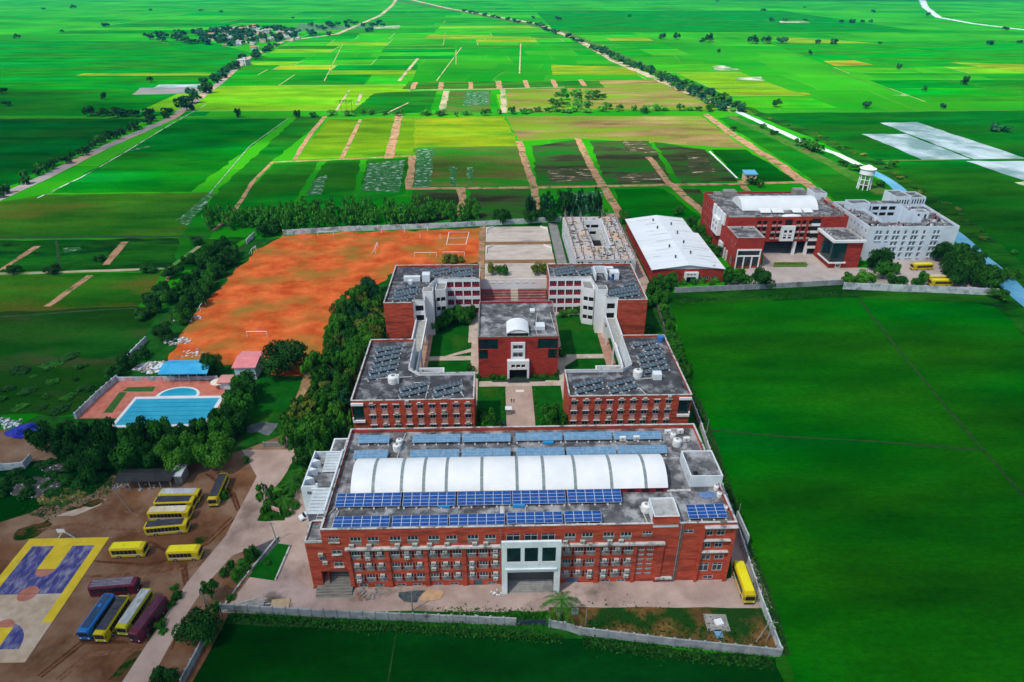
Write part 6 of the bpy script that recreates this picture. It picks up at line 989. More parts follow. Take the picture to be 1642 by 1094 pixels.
x, y = g(1188, 857); b = MB(); b.prism([(x-.2, y-4), (x+.15, y-4), (x+.15, y+4), (x-.2, y+4)], .2, 3.6); tag(b.build('leaning_frame', [M('pale_frame_sheet', (.3, .38, .4), (.5, .56, .58), sc=.5)], base=(x, y, 0)), 'pale framed sheet standing against the right boundary wall', 'frame')
# ---------------------------------------------------------------- people
def person(label, px, py, top, legs, ang=0, stride=.18):
    x, y = g(px, py); me = bpy.data.meshes.new('person'); J = [(0, 0, .92), (0, 0, 1.18), (0, 0, 1.42), (0, .0, 1.5), (0, .02, 1.62), (0, .0, 1.72), (.17, 0, 1.40), (.24, .03, 1.12), (.22, .12, .88), (-.17, 0, 1.40), (-.24, -.03, 1.12), (-.22, .06, .88), (.09, 0, .88), (.10, stride*.6, .48), (.10, stride, .07), (.10, stride+.14, .04), (-.09, 0, .88), (-.10, -stride*.2, .48), (-.10, -stride, .07), (-.10, -stride+.14, .04)]
    E_ = [(0, 1), (1, 2), (2, 3), (3, 4), (4, 5), (2, 6), (6, 7), (7, 8), (2, 9), (9, 10), (10, 11), (0, 12), (12, 13), (13, 14), (14, 15), (0, 16), (16, 17), (17, 18), (18, 19)]; me.from_pydata(J, E_, [])
    o = bpy.data.objects.new('person', me); C.objects.link(o); o.location = (x, y, 0); o.rotation_euler = (0, 0, ang); md = o.modifiers.new('skin', 'SKIN'); rr = [.15, .14, .16, .06, .1, .09, .07, .05, .035, .07, .05, .035, .1, .07, .045, .05, .1, .07, .045, .05]
    for v, r_ in zip(me.skin_vertices[0].data if me.skin_vertices else [], rr): v.radius = (r_, r_*.8)
    if not me.skin_vertices: pass
    o.modifiers.new('sub', 'SUBSURF').levels = 1; SK = M('skin', (.25, .13, .08), (.3, .17, .1), sc=3); m = bpy.data.materials.new('clothes'); m.use_nodes = True; n = m.node_tree.nodes; L = m.node_tree.links; tc = n.new('ShaderNodeTexCoord'); sx = n.new('ShaderNodeSeparateXYZ'); L.new(tc.outputs['Object'], sx.inputs[0]); rp = n.new('ShaderNodeValToRGB'); rp.color_ramp.interpolation = 'CONSTANT'; e = rp.color_ramp.elements
    e[0].color = (*legs, 1); e[1].position = .5; e[1].color = (*top, 1); q = e.new(.78); q.color = (.25, .13, .08, 1); q = e.new(.9); q.color = (.02, .02, .02, 1); mr = n.new('ShaderNodeMath'); mr.operation = 'DIVIDE'; mr.inputs[1].default_value = 1.9; L.new(sx.outputs[2], mr.inputs[0]); L.new(mr.outputs[0], rp.inputs[0]); L.new(rp.outputs[0], n['Principled BSDF'].inputs['Base Color']); me.materials.append(m); tag(o, label, 'person')
person('person in dark clothes walking on the central path, left one', 820, 646.5, (.02, .02, .02), (.015, .015, .02)); person('person in dark top and pale trousers on the central path, right one', 824, 647, (.03, .02, .02), (.4, .38, .35), stride=.1); person('person in white on the playground behind the left rear block', 690, 412, (.7, .7, .7), (.6, .6, .6))
# ---------------------------------------------------------------- vegetation
def leafmat(name, a, b):
    return M(name, a, b, sc=1.1, rough=.7, spec=.12, obj=True, det=3, rnd=.22)
LM = [leafmat('leaf_dark', (.004, .040, .003), (.018, .105, .008)), leafmat('leaf_mid', (.008, .075, .004), (.038, .18, .010)), leafmat('leaf_light', (.02, .12, .005), (.07, .24, .015)), leafmat('leaf_olive', (.05, .10, .01), (.14, .17, .02)), leafmat('leaf_blue_green', (.006, .050, .018), (.018, .11, .035)), leafmat('leaf_feathery', (.02, .17, .008), (.07, .30, .02))]
def rv(r_): 
    while 1:
        v = Vector((r_.uniform(-1, 1), r_.uniform(-1, 1), r_.uniform(-1, 1)))
        if .05 < v.length < 1: return v.normalized()
def leafquad(b, p, nrm, s, r_):
    u = nrm.orthogonal().normalized(); u.rotate(Matrix.Rotation(r_.uniform(0, 6.28), 3, nrm)); v = nrm.cross(u); k = len(b.v); s2 = s*r_.uniform(.55, 1)
    b.v += [tuple(p-u*s), tuple(p-v*s2*.6), tuple(p+u*s), tuple(p+v*s2*.6)]; b.f.append((k, k+1, k+2, k+3)); b.m.append(0)
def crown(seed, n, leaf, kind='round', lobes=10):
    r_ = random.Random(seed); b = MB(); L_ = []
    for i in range(lobes):
        if kind == 'round': a = 6.28*i/lobes*1.618*3; q = r_.uniform(.2, .72); L_.append((Vector((q*math.cos(a), q*math.sin(a), r_.uniform(.40, .80)-.25*q*(i % 2))), r_.uniform(.20, .42)))
        elif kind == 'slender': t = i/(lobes-1); L_.append((Vector((r_.uniform(-.55, .55), r_.uniform(-.55, .55), .2+.72*t)), r_.uniform(.25, .5)))
        elif kind == 'shrub': a = r_.uniform(0, 6.28); q = r_.uniform(0, .6); L_.append((Vector((q*math.cos(a), q*math.sin(a), r_.uniform(.15, .5))), r_.uniform(.3, .48)))
        elif kind == 'open': a = 6.28*i/lobes; q = r_.uniform(.3, .75); L_.append((Vector((q*math.cos(a), q*math.sin(a), r_.uniform(.5, .9)-.2*q)), r_.uniform(.16, .3)))
    zr = {'round': .62, 'slender': .28, 'shrub': .9, 'open': .5}[kind]
    for i in range(n):
        c, r0 = L_[r_.randrange(len(L_))]; d = rv(r_)
        if d.z < -.35 and r_.random() < .7: d.z = -d.z
        q = r0*(r_.uniform(.72, 1.08) if kind != 'slender' else r_.uniform(.3, 1.1)); p = c + Vector((d.x*q, d.y*q, d.z*q*zr)); p.z = max(.02, p.z)
        nr = (d + rv(r_)*.7 + Vector((0, 0, .35))).normalized(); leafquad(b, p, nr, leaf*r_.uniform(.6, 1.25), r_)
    return b
def trunk(seed, zt, limbs=4, r0=.05):
    r_ = random.Random(seed); b = MB(); b.tube((0, 0, 0), (.03, .02, zt*.55), r0, r0*.7, n=6)
    for i in range(limbs): a = 6.28*i/limbs+r_.random(); b.tube((.03, .02, zt*.5), (.45*math.cos(a), .45*math.sin(a), zt), r0*.6, r0*.2, n=5)
    return b
PR = {}
def proto(kind, leafm):
    key = (kind, leafm)
    if key not in PR:
        sp = {'round': ('round', 2000, .10, 15), 'big': ('round', 3600, .075, 18), 'open': ('open', 900, .10, 12), 'slender': ('slender', 300, .15, 9), 'shrub': ('shrub', 380, .17, 7), 'far': ('round', 170, .26, 7), 'farshrub': ('shrub', 110, .32, 5)}[kind]; out = []
        for s in range(3 if kind in ('round', 'far', 'slender', 'farshrub') else 2):
            cm = crown(hash((kind,)) % 7 + s*13 + leafm*101 if False else len(kind)*17+s*13+leafm*101, sp[1], sp[2], sp[0], sp[3])
            if kind in ('far', 'farshrub'):
                cm.tube((0, 0, 0), (0, 0, .4), .07, .05, n=4, mi=1); out.append((cm.mesh('tree', [LM[leafm], BARK]), None))
            else:
                t = trunk(s+3, .55 if kind != 'slender' else .8, 4 if kind != 'slender' else 3, .05 if kind != 'slender' else .06) if kind != 'shrub' else None
                out.append((cm.mesh('crown', [LM[leafm]]), t.mesh('trunk', [BARK]) if t else None))
        PR[key] = out
    return PR[key]
def plant(kind, x, y, r, h, lm, label, cat='tree', group=None, name=None):
    cm, tm = R.choice(proto(kind, lm)); name = name or {'shrub': 'shrub', 'farshrub': 'shrub', 'slender': 'slender_tree'}.get(kind, 'tree'); a = R.uniform(0, 6.28)
    if kind in ('far', 'farshrub') or tm is None:
        o = bpy.data.objects.new(name, cm); C.objects.link(o); o.location = (x, y, 0); o.rotation_euler = (0, 0, a); o.scale = (r, r, h); return tag(o, label, cat, group)
    T = bpy.data.objects.new(name, None); C.objects.link(T); T.location = (x, y, 0); T.rotation_euler = (0, 0, a); T.scale = (r, r, h); tag(T, label, cat, group)
    for nm, me in (('crown', cm), ('trunk', tm)): o = bpy.data.objects.new(nm, me); C.objects.link(o); o.parent = T
    return T
def inpoly(x, y, P):
    c = False; j = len(P)-1
    for i in range(len(P)):
        if (P[i][1] > y) != (P[j][1] > y) and x < (P[j][0]-P[i][0])*(y-P[i][1])/(P[j][1]-P[i][1])+P[i][0]: c = not c
        j = i
    return c
def scatter(poly, n, dmin, px=True):
    P = [g(*p) for p in poly] if px else poly; x0, x1 = min(p[0] for p in P), max(p[0] for p in P); y0, y1 = min(p[1] for p in P), max(p[1] for p in P); out = []; t = 0
    while len(out) < n and t < n*60:
        t += 1; x, y = R.uniform(x0, x1), R.uniform(y0, y1)
        if inpoly(x, y, P) and all((x-a)**2+(y-b_)**2 > dmin*dmin for a, b_ in out): out.append((x, y))
    return out
def along(pts, step, jit=1.5, px=True):
    P = [Vector(g(*p)) for p in pts] if px else [Vector(p) for p in pts]; out = []
    for a, q in zip(P, P[1:]):
        k = max(1, int((q-a).length/step))
        for i in range(k): v = a.lerp(q, (i+R.uniform(-.3, .3))/k); out.append((v.x+R.uniform(-jit, jit), v.y+R.uniform(-jit, jit)))
    return out
# grove between playground and left wings
GL = 'dense green tree in the grove between the red playground and the left wings'
for x, y in scatter([(535, 545), (545, 505), (590, 478), (612, 480), (612, 545), (596, 575), (568, 615), (556, 650), (560, 700), (530, 745), (488, 748), (458, 722), (458, 680), (500, 645), (520, 590)], 72, 3.6):
    r = R.uniform(2.4, 4.8); plant(R.choice(('round', 'round', 'open')), x, y, r, R.uniform(5.5, 9.5), R.choice((0, 1, 1, 1, 2, 3, 4)), GL, group='grove left of the wings')
for x, y in scatter([(455, 735), (500, 640), (530, 560), (545, 470), (612, 460), (640, 470), (625, 560), (565, 660), (545, 740)], 26, 4):
    plant('shrub', x, y, R.uniform(1.6, 2.6), R.uniform(2, 3.6), R.choice((0, 1)), 'low shrub under the grove left of the wings', 'shrub', 'shrubs under the grove')
for px, py, lm, r, h, lb in ((515, 700, 2, 4.2, 9.5, 'yellow green flowering tree at the near end of the left grove'), (500, 590, 2, 3.4, 9, 'light green tree in the middle of the left grove'), (550, 622, 2, 3.0, 8.5, 'pale green young tree on the right edge of the left grove')): x, y = g(px, py+18); plant('round', x, y, r, h, lm, lb)
# trees before the pool
for x, y in along([(72, 726), (160, 719), (260, 716), (372, 712)], 4.0, .8): plant('round', x, y, R.uniform(3.2, 4.2), R.uniform(8, 9.6), R.choice((0, 0, 1)), 'dark tree in the long row hiding the near side of the swimming pool', group='tree row before the pool')
for x, y in along([(110, 748), (200, 750), (290, 745)], 5.0, 1.0): plant('round', x, y, R.uniform(3.4, 4.4), R.uniform(7, 9), 0, 'dark tree in the second row right behind the black shed', group='trees behind the black shed')
for px, py, r, h, lm, lb in ((215, 755, 5.2, 10, 1, 'spreading mid green tree over the left end of the black shed'), (298, 750, 6, 11, 2, 'large bright green tree above the bus row, left one'), (352, 748, 5.8, 10, 2, 'large bright green tree above the bus row, right one'), (152, 765, 4.8, 9, 0, 'dark round tree left of the black shed'), (458, 597, 8.4, 11, 0, 'very wide dark round tree beside the pink roofed house'), (343, 602, 3.8, 8, 0, 'small dark tree at the right end of the blue pavilion'), (263, 545, 4.5, 6.5, 0, 'dark round tree by the rubble at the left edge of the playground')):
    x, y = g(px, py); plant('big', x, y, r, h, lm, lb)
for px, py in ((365, 705), (372, 685), (382, 668), (392, 650), (396, 632), (404, 648), (378, 700), (398, 676), (356, 694), (386, 694)): x, y = g(px, py); plant('round', x, y, R.uniform(3.3, 4.3), R.uniform(7.5, 9.5), R.choice((0, 1, 1)), 'leafy green tree in the clump right of the swimming pool', group='clump right of the pool')
# left edge of playground
for x, y in along([(282, 522), (320, 478), (352, 440), (388, 405)], 3.4, 2.4) + along([(262, 500), (300, 468), (332, 430), (372, 395)], 5, 3): plant('round', x, y, R.uniform(2.8, 4.4), R.uniform(4.5, 7.5), R.choice((0, 0, 1)), 'dense dark tree in the belt along the left edge of the playground', group='tree belt left of the playground')
for px, py, r, h in ((430, 378, 5.5, 7), (86, 438, 4, 4), (240, 436, 4, 4), (278, 444, 5, 5), (316, 392, 3.6, 4), (262, 470, 4, 5), (245, 487, 5, 5), (305, 423, 4, 4.5), (160, 418, 3, 3), (185, 604, 3.6, 4.5), (205, 590, 4, 5), (228, 575, 3, 4), (24, 438, 3.5, 4), (230, 510, 4, 4)): x, y = g(px, py); plant('round', x, y, r, h, 0, 'isolated dark bush on the meadow left of the playground', 'bush', 'bushes on the left meadow', 'bush')
for x, y in scatter([(0, 600), (120, 570), (150, 620), (110, 660), (0, 655)], 16, 6): plant('shrub', x, y, R.uniform(1.5, 4.5), R.uniform(.6, 1.6), R.choice((0, 1)), 'low dark scrub on the meadow beyond the pool wall', 'shrub', 'scrub beyond the pool')
for x, y in scatter([(-40, 760), (60, 745), (180, 755), (130, 790), (-40, 800)], 26, 4): plant('shrub', x, y, R.uniform(2, 3.6), R.uniform(1.2, 2.6), 0, 'low dark scrub among the rubble heaps at the left', 'shrub', 'scrub among the heaps')
# courts and walls
for px, py, r, h in ((702, 532, 3.6, 6), (716, 526, 4, 7), (732, 520, 4.4, 7.5), (748, 517, 4, 7), (756, 510, 3, 6)): x, y = g(px, py); plant('round', x, y, r, h, 1, 'green tree in front of the white gallery of the left rear block', group='court trees on the left')
for px, py, r, h, lm in ((902, 508, 2.4, 3, 2), (915, 506, 2.6, 3.2, 2), (930, 504, 3, 4.5, 1), (944, 510, 2.6, 3, 2)): x, y = g(px, py); plant('round', x, y, r, h, lm, 'small bright tree in front of the white gallery of the right rear block', group='court trees on the right')
for px, py, r, h in ((632, 543, 2.4, 3.4), (645, 545, 2.4, 3.4), (658, 544, 2, 3), (620, 545, 2.6, 4), (1004, 540, 2.4, 3), (1016, 540, 2.4, 3), (1030, 538, 2.6, 3.6), (1042, 530, 2.6, 4), (1008, 530, 2.2, 2.8)): x, y = g(px, py); plant('shrub', x, y, r, h, 1, 'shrub at the foot of a red end wall', 'shrub', 'shrubs under the red end walls')
for px, py, r, h in ((754, 595, 2, 3.4), (901, 572, 2.4, 4.4), (766, 606, 1.6, 2), (792, 606, 2.4, 2), (805, 607, 1.4, 1.4), (858, 605, 1.8, 1.8), (872, 606, 2, 2), (889, 602, 1.8, 3)): x, y = g(px, py); plant('shrub', x, y, r, h, 1, 'small shrub beside the central hall', 'shrub', 'shrubs round the central hall')
for px, py, r, h, lb in ((778, 692, 3.4, 8.5, 'feathery green tree beside the left wing gable on the front lawn'), (790, 700, 3, 7, 'dark green tree left of the central path near the parked cars'), (884, 692, 3.6, 9, 'feathery green tree beside the right wing gable'), (876, 700, 3, 7, 'light green tree right of the central path'), (898, 696, 2.8, 8, 'narrow green tree hard against the right wing gable')): x, y = g(px, py); plant('round', x, y, r, h, R.choice((1, 1)), lb)
for x, y in along([(1.5, 153), (1.5, 175)], 1.6, .2, False) + along([(11.3, 153), (11.3, 175)], 1.6, .2, False): plant('shrub', x, y, .6, .8, R.choice((1, 2, 3)), 'tiny clipped shrub edging the central path', 'shrub', 'shrubs edging the central path')
for x, y in along([(566, 704), (758, 702)], 3, .5) + along([(1050, 702), (1098, 700)], 3, .5): plant('shrub', x, y, 1.6, 4.2, 1, 'tall shrub in the gap between a front wing and the main block', 'shrub', 'shrubs behind the main block')
plant('slender', *g(560, 705), 2.4, 10, 2, 'tall narrow light green tree at the left wing corner')
for x, y in along([(1050, 468), (1065, 500), (1080, 555), (1100, 620)], 4, .8): plant('round', x, y, R.uniform(1.8, 2.8), R.uniform(3, 5), R.choice((1, 1, 2)), 'small green tree along the wall behind the right wing', group='trees along the right wall')
for px, py in ((1044, 478), (1052, 470), (1064, 464), (1074, 462), (1040, 492), (1058, 484)): x, y = g(px, py); plant('round', x, y, 3.8, 6.5, 1, 'leafy tree at the corner between right rear block and warehouse', group='trees at the warehouse corner')
for px, py in ((1062, 456), (1096, 456), (1112, 456), (1125, 454), (1140, 456), (1150, 452), (1072, 453)): x, y = g(px, py); plant('shrub', x, y, 2, 3.4, R.choice((1, 2)), 'rounded shrub along the warehouse front', 'shrub', 'shrubs at the warehouse front')
for px, py, r, h, lm, lb in ((1170, 456, 4.6, 7, 0, 'dark tree left of the institute forecourt, left one'), (1185, 458, 4.2, 6.5, 1, 'mid green tree in front of the left institute tower'), (1218, 462, 5.6, 8.5, 0, 'large dark round tree in front of the institute yard'), (1362, 458, 5, 5.5, 2, 'bright yellow green tree at the wall below the right institute tower, left one'), (1385, 457, 5, 5.5, 2, 'bright yellow green tree at the wall below the right institute tower, right one'), (1408, 436, 6.8, 11, 0, 'large dark tree before the left end of the white hostel'), (1414, 448, 4, 8, 1, 'mid green tree beside the hostel forecourt'), (1438, 458, 4.2, 5, 0, 'round dark bush tree at the hostel wall'), (1476, 456, 2.6, 6, 1, 'thin tree between the hostel buses'), (1470, 460, 2.6, 4, 1, 'small tree before the hostel wall'), (1432, 440, 2.6, 6, 1, 'thin tree left of the hostel doors'), (1508, 420, 5.8, 9.5, 0, 'dark round tree at the hostel right corner')):
    x, y = g(px, py); plant('big' if r > 5 else 'round', x, y, r, h, lm, lb)
for x, y in scatter([(1516, 440), (1535, 408), (1550, 418), (1585, 455), (1588, 466), (1526, 464)], 20, 4.2): plant('round', x, y, R.uniform(3.6, 5.2), R.uniform(7, 10), R.choice((0, 0, 1)), 'dense tree in the thicket between the hostel and the canal', group='thicket by the canal')
for px, py, r, h in ((1088, 345, 3.4, 5), (1120, 380, 4, 6), (1130, 398, 4, 6), (1135, 372, 3.6, 6), (1148, 410, 3.4, 5), (1108, 363, 4, 6), (1002, 360, 3, 5), (998, 350, 3.4, 5), (1021, 395, 2, 4), (1016, 384, 2, 3)): x, y = g(px, py); plant('round', x, y, r, h, 1, 'green tree in a gap beside the long warehouse', group='trees beside the warehouse')
for px, py, r, h in ((790, 440, 3, 5), (806, 441, 3, 5), (862, 440, 3.4, 5), (872, 439, 2.8, 5), (720, 422, 3.6, 4.5), (732, 421, 3.4, 4)): x, y = g(px, py); plant('round', x, y, r, h, R.choice((1, 3)), 'bushy tree behind the slotted theatre wall or the left rear block', group='trees behind the rear blocks')
# slender belt beyond the playground wall
for x, y in scatter([(330, 372), (420, 372), (520, 369), (640, 363), (768, 358), (770, 346), (640, 346), (520, 350), (400, 352), (350, 355)], 105, 2.4): plant('slender', x, y, R.uniform(2.4, 4.2), R.uniform(6, 12), 5, 'slender feathery tree in the belt behind the playground wall', group='slender trees behind the playground')
for x, y in scatter([(842, 358), (960, 352), (970, 340), (905, 338), (845, 345)], 26, 2.4): plant('slender', x, y, R.uniform(2.2, 3.2), R.uniform(9, 14), R.choice((0, 4)), 'slender dark tree by the pond behind the unfinished building', group='slender trees by the pond')
for px, py, r, h in ((436, 374, 5.5, 6), (808, 360, 4.5, 9), (852, 360, 4.5, 8), (882, 358, 4.5, 8), (800, 356, 4, 8), (632, 362, 4, 6)): x, y = g(px, py); plant('round', x, y, r, h, 0, 'dark bushy tree at the foot of the slender belt', group='dark trees in the slender belt')
# tree lines in the fields
for x, y in along([(540, 184), (700, 186), (900, 180), (1050, 178), (1180, 178), (1215, 182)], 9, 6): plant('far', x, y, R.uniform(2.5, 6.5), R.uniform(3, 6.5), R.choice((5, 1, 1, 2)), 'bush in the long line across the sunlit fields', 'bush', 'bush line across the fields', 'bush')
for x, y in scatter([(880, 178), (900, 145), (965, 150), (985, 172), (960, 182), (900, 182)], 26, 8): plant('far', x, y, R.uniform(3, 7), R.uniform(3, 6), R.choice((1, 5)), 'bush in the clump midway along the field line', 'bush', 'bush clump in the fields', 'bush')
for x, y in along([(950, 78), (1000, 102), (1085, 133), (1170, 168), (1190, 182)], 13, 5) + along([(1060, 128), (1130, 162), (1176, 184)], 12, 4): plant('far', x, y, R.uniform(5, 8.5), R.uniform(5, 9), R.choice((1, 4, 4)), 'roadside tree on the right diagonal road through the fields', group='trees on the right diagonal road', name='roadside_tree')
for x, y in along([(740, 18), (860, 42), (950, 76)], 45, 9): plant('far', x, y, R.uniform(7, 11), R.uniform(6, 9), 4, 'small far tree at the upper end of the right road', group='far trees on the right road', name='roadside_tree')
for x, y in along([(-10, 318), (70, 277), (160, 234), (240, 196), (275, 186)], 9, 4): plant('far', x, y, R.uniform(3, 5), R.uniform(4, 6.5), R.choice((0, 0, 1)), 'dark roadside tree on the lower left road', group='trees on the lower left road', name='roadside_tree')
for x, y in along([(280, 184), (340, 135), (385, 104), (440, 74)], 16, 7): plant('far', x, y, R.uniform(5, 9), R.uniform(6, 10), R.choice((0, 4)), 'dark roadside tree on the left road towards the village', group='trees on the road to the village', name='roadside_tree')
for x, y in along([(148, 187), (200, 188), (262, 187)], 9, 4): plant('far', x, y, R.uniform(6, 9), R.uniform(6, 9), 0, 'dark tree in the hedge row left of the road bend', group='hedge row at the road bend')
for x, y in scatter([(236, 60), (330, 50), (420, 45), (480, 50), (480, 62), (400, 74), (360, 74), (240, 66)], 64, 18): plant('far', x, y, R.uniform(9, 15), R.uniform(8, 13), R.choice((0, 4, 4)), 'tree among the houses of the distant village', group='village trees')
for x, y in scatter([(480, 44), (560, 36), (640, 38), (640, 46), (560, 56), (485, 60)], 18, 24): plant('far', x, y, R.uniform(8, 14), R.uniform(7, 10), 4, 'tree right of the distant village', group='trees right of the village')
for i, (px, py, r, h) in enumerate(((28, 62, 9, 10), (118, 14, 14, 14), (170, 44, 13, 13), (70, 16, 9, 8), (242, 132, 5, 8), (383, 188, 6, 9), (476, 188, 5, 7), (502, 188, 6, 5), (355, 20, 9, 8), (322, 18, 12, 7), (242, 17, 8, 6), (1032, 182, 5, 7), (1063, 63, 11, 13), (1084, 63, 11, 13), (1137, 68, 12, 18), (1127, 68, 8, 9), (1207, 70, 14, 16), (1229, 70, 14, 15), (1254, 70, 14, 15), (1312, 70, 9, 8), (1338, 71, 10, 10), (1410, 71, 6, 6), (1586, 72, 12, 9), (1400, 20, 12, 9), (1224, 18, 12, 9), (1150, 4, 9, 9), (1290, 13, 7, 6), (1236, 34, 12, 10), (1348, 37, 9, 9), (1365, 37, 12, 10), (1382, 37, 8, 9), (1396, 37, 8, 9), (1487, 26, 9, 12), (1612, 49, 10, 9), (1258, 34, 9, 8), (1290, 34, 9, 8), (1440, 112, 5, 9), (1546, 136, 6, 11), (1482, 147, 4, 7), (1244, 172, 6, 9), (1388, 174, 6, 9), (1510, 174, 5, 6), (1600, 210, 12, 6), (1152, 86, 4, 9), (1298, 88, 5, 9), (1635, 70, 8, 7), (560, 34, 9, 6), (895, 33, 14, 12), (855, 30, 9, 8), (1010, 27, 8, 7), (168, 160, 5, 9), (5, 150, 7, 8), (12, 170, 6, 6), (100, 52, 6, 6), (470, 30, 6, 6))):
    x, y = g(px, py); plant('far', x, y, r*.8, h*.85, R.choice((0, 4)), 'lone dark tree standing in the open green fields', group='lone trees in the fields')
for px, py, r, h in ((1296, 240, 8, 7), (1308, 245, 7, 6), (1284, 235, 7, 6), (1240, 216, 5, 4), (1222, 206, 4, 4), (1176, 210, 4, 4), (1374, 274, 7, 4), (1352, 266, 5, 4), (1410, 300, 4, 4), (1204, 296, 5, 4), (1218, 300, 4, 4), (1430, 268, 4, 4), (1600, 480, 5, 4), (1618, 446, 5, 4.5), (1600, 450, 4.5, 4)): x, y = g(px, py); plant('round' if py > 400 else 'far', x, y, r*.8, h, R.choice((0, 1)), 'dark bush on the bank of the right canal', 'bush', 'bushes on the canal bank', 'bush')
for x, y in along([(1240, 192), (1420, 264), (1540, 348), (1650, 436)], 10, 5): plant('farshrub', x, y, R.uniform(1.6, 3.6), R.uniform(1, 2.2), R.choice((0, 1, 3)), 'low weed clump on the right canal bank', 'shrub', 'weeds on the canal bank')
# campus odds: young trees and hedges
for px, py, r, h, lm, lb in ((430, 815, 2.8, 8, 1, 'young open tree beside the twin poles on the drive island'), (405, 900, 1.8, 5.5, 1, 'narrow bright tree at the dark asphalt patch'), (341, 962, 2.6, 6, 1, 'small open tree beside the tripod poles'), (371, 912, 1.2, 3, 1, 'tiny tree on the roadside island, upper one'), (378, 925, 1.4, 3, 2, 'tiny bright tree on the roadside island, middle one'), (360, 925, 1.3, 3, 1, 'tiny tree on the roadside island, lower one'), (396, 742, 1.2, 3, 1, 'tiny tree at the road fork'), (488, 775, 1.6, 4, 1, 'small shrub tree at the left wall of the main block'), (357, 800, 2.4, 3, 1, 'leafy shrub tree beside the bus by the road')): x, y = g(px, py); plant('open' if 'open' in lb else 'shrub', x, y, r, h, lm, lb, name='young_tree')
x, y = g(325, 1022); plant('big', x, y, 4.6, 6.5, 0, 'dark round tree at the road corner by the picket wall')
x, y = g(265, 1098); plant('round', x, y, 3, 4, 0, 'dark tree cut by the bottom edge beside the road')
for px, py, r, h in ((285, 958, 1.6, 2.4), (276, 972, 1.2, 1.4), (258, 1005, 1.6, 1.8), (280, 945, 1.2, 1.2), (262, 1015, 1.2, 1), (372, 960, 1.4, 1.4), (430, 905, 1, 1.2)): x, y = g(px, py); plant('shrub', x, y, r, h, 1, 'small shrub between bus yard and concrete road', 'shrub', 'shrubs along the yard edge')
for px, py in ((445, 790), (452, 782), (474, 780), (480, 760), (462, 826), (474, 815), (430, 832), (424, 822), (488, 752), (468, 768), (383, 915), (390, 905), (398, 915), (388, 925), (412, 890), (350, 975), (345, 985)): x, y = g(px, py); plant('shrub', x, y, R.uniform(1, 1.9), R.uniform(1.2, 2.4), R.choice((1, 1, 2)), 'leafy shrub on a planted island beside the drive', 'shrub', 'shrubs on the drive islands')
def palm(px, py, h, r, label, n=13, lm=2):
    x, y = g(px, py); T = thing('palm_tree', label, 'palm', (x, y, 0)); b = MB(); b.tube((x, y, 0), (x+.3, y+.1, h*.5), .2, .15, n=7); b.tube((x+.3, y+.1, h*.5), (x+.35, y, h), .15, .12, n=7); b.build('trunk', BARK, T); b = MB()
    for i in range(n):
        a = 6.28*i/n+R.uniform(-.15, .15); up = R.uniform(.15, .75); pts = []; 
        for j in range(8): t = j/7; pts.append(Vector((x+.35+math.cos(a)*r*t, y+math.sin(a)*r*t, h+r*(up*t-.85*t*t))))
        sd2 = Vector((-math.sin(a), math.cos(a), 0))
        for j in range(7):
            w_ = .42*math.sin(math.pi*min(1, (j+.8)/7.6))+.08
            for s in (-1, 1):
                for q in (0, .5): p = pts[j].lerp(pts[j+1], q); e = pts[j].lerp(pts[j+1], q+.42); b.poly([p, e, e+sd2*s*w_*1.5+(pts[j+1]-pts[j])*.5+Vector((0, 0, -.22*w_))])
        for j in range(7): b.tube(pts[j], pts[j+1], .03, n=3)
    b.build('crown', LM[lm], T)
palm(897, 990, 5.2, 4.4, 'coconut palm in front of the main entrance frame', lm=1); palm(455, 812, 2.4, 3.4, 'broad palm on the drive island, nearer one'); palm(467, 790, 2.6, 3.0, 'darker palm on the drive island, farther one', lm=1)
palm(478, 770, 2.6, 3.0, 'bushy palm beside the left stair block', lm=1); palm(440, 796, 2.0, 2.4, 'small palm at the far tip of the drive island', lm=2)
palm(492, 738, 3, 3.2, 'palm at the near end of the left grove', lm=1); palm(476, 700, 5, 3.4, 'palm rising from the left grove near the paved drive', lm=1); palm(565, 510, 7, 3.6, 'palm in the upper part of the left grove', lm=1); palm(548, 530, 6, 3.4, 'dark palm in the upper left grove', lm=0)
for i, px in enumerate((548, 556, 565)): palm(px, 186, 13, 5.5, '%s of the three tall palms at the far track end' % ('leftmost', 'middle', 'rightmost')[i], n=9, lm=0)
def mass(name, pts, w, h, n, lm, s=.3):
    b = MB(); P = [Vector(g(*p)) for p in pts]; Ls = [(q-a).length for a, q in zip(P, P[1:])]; tot = sum(Ls)
    for i in range(n):
        t = R.uniform(0, tot); k = 0
        while t > Ls[k] and k < len(Ls)-1: t -= Ls[k]; k += 1
        a, q = P[k], P[k+1]; d = (q-a).normalized(); nn = Vector((-d.y, d.x)); p = a+d*t+nn*R.gauss(0, w/2.4); hh = h*(.5+.9*abs(mnoise.noise(Vector((p.x*.12, p.y*.12, 3))))); leafquad(b, Vector((p.x, p.y, .05+R.random()*hh)), (rv(R)+Vector((0, 0, .8))).normalized(), s*R.uniform(.6, 1.3), R)
    b.build(name, LM[lm])['kind'] = 'stuff'
mass('creepers', [(935, 1030), (1040, 1046), (1130, 1056), (1240, 1066)], 1.6, 1.0, 2600, 0); mass('creepers', [(370, 992), (560, 1004), (780, 1016), (900, 1026)], 1.6, 1.2, 3400, 0); mass('creepers', [(1255, 1050), (1216, 930), (1186, 835), (1150, 745), (1118, 660), (1088, 560), (1062, 480)], 1.5, 1.7, 5200, 1); mass('creepers', [(700, 990), (820, 992), (890, 995)], 2.6, 1.0, 1100, 1); mass('creepers', [(940, 1002), (1050, 1010), (1230, 1034)], 6, .7, 1500, 0)
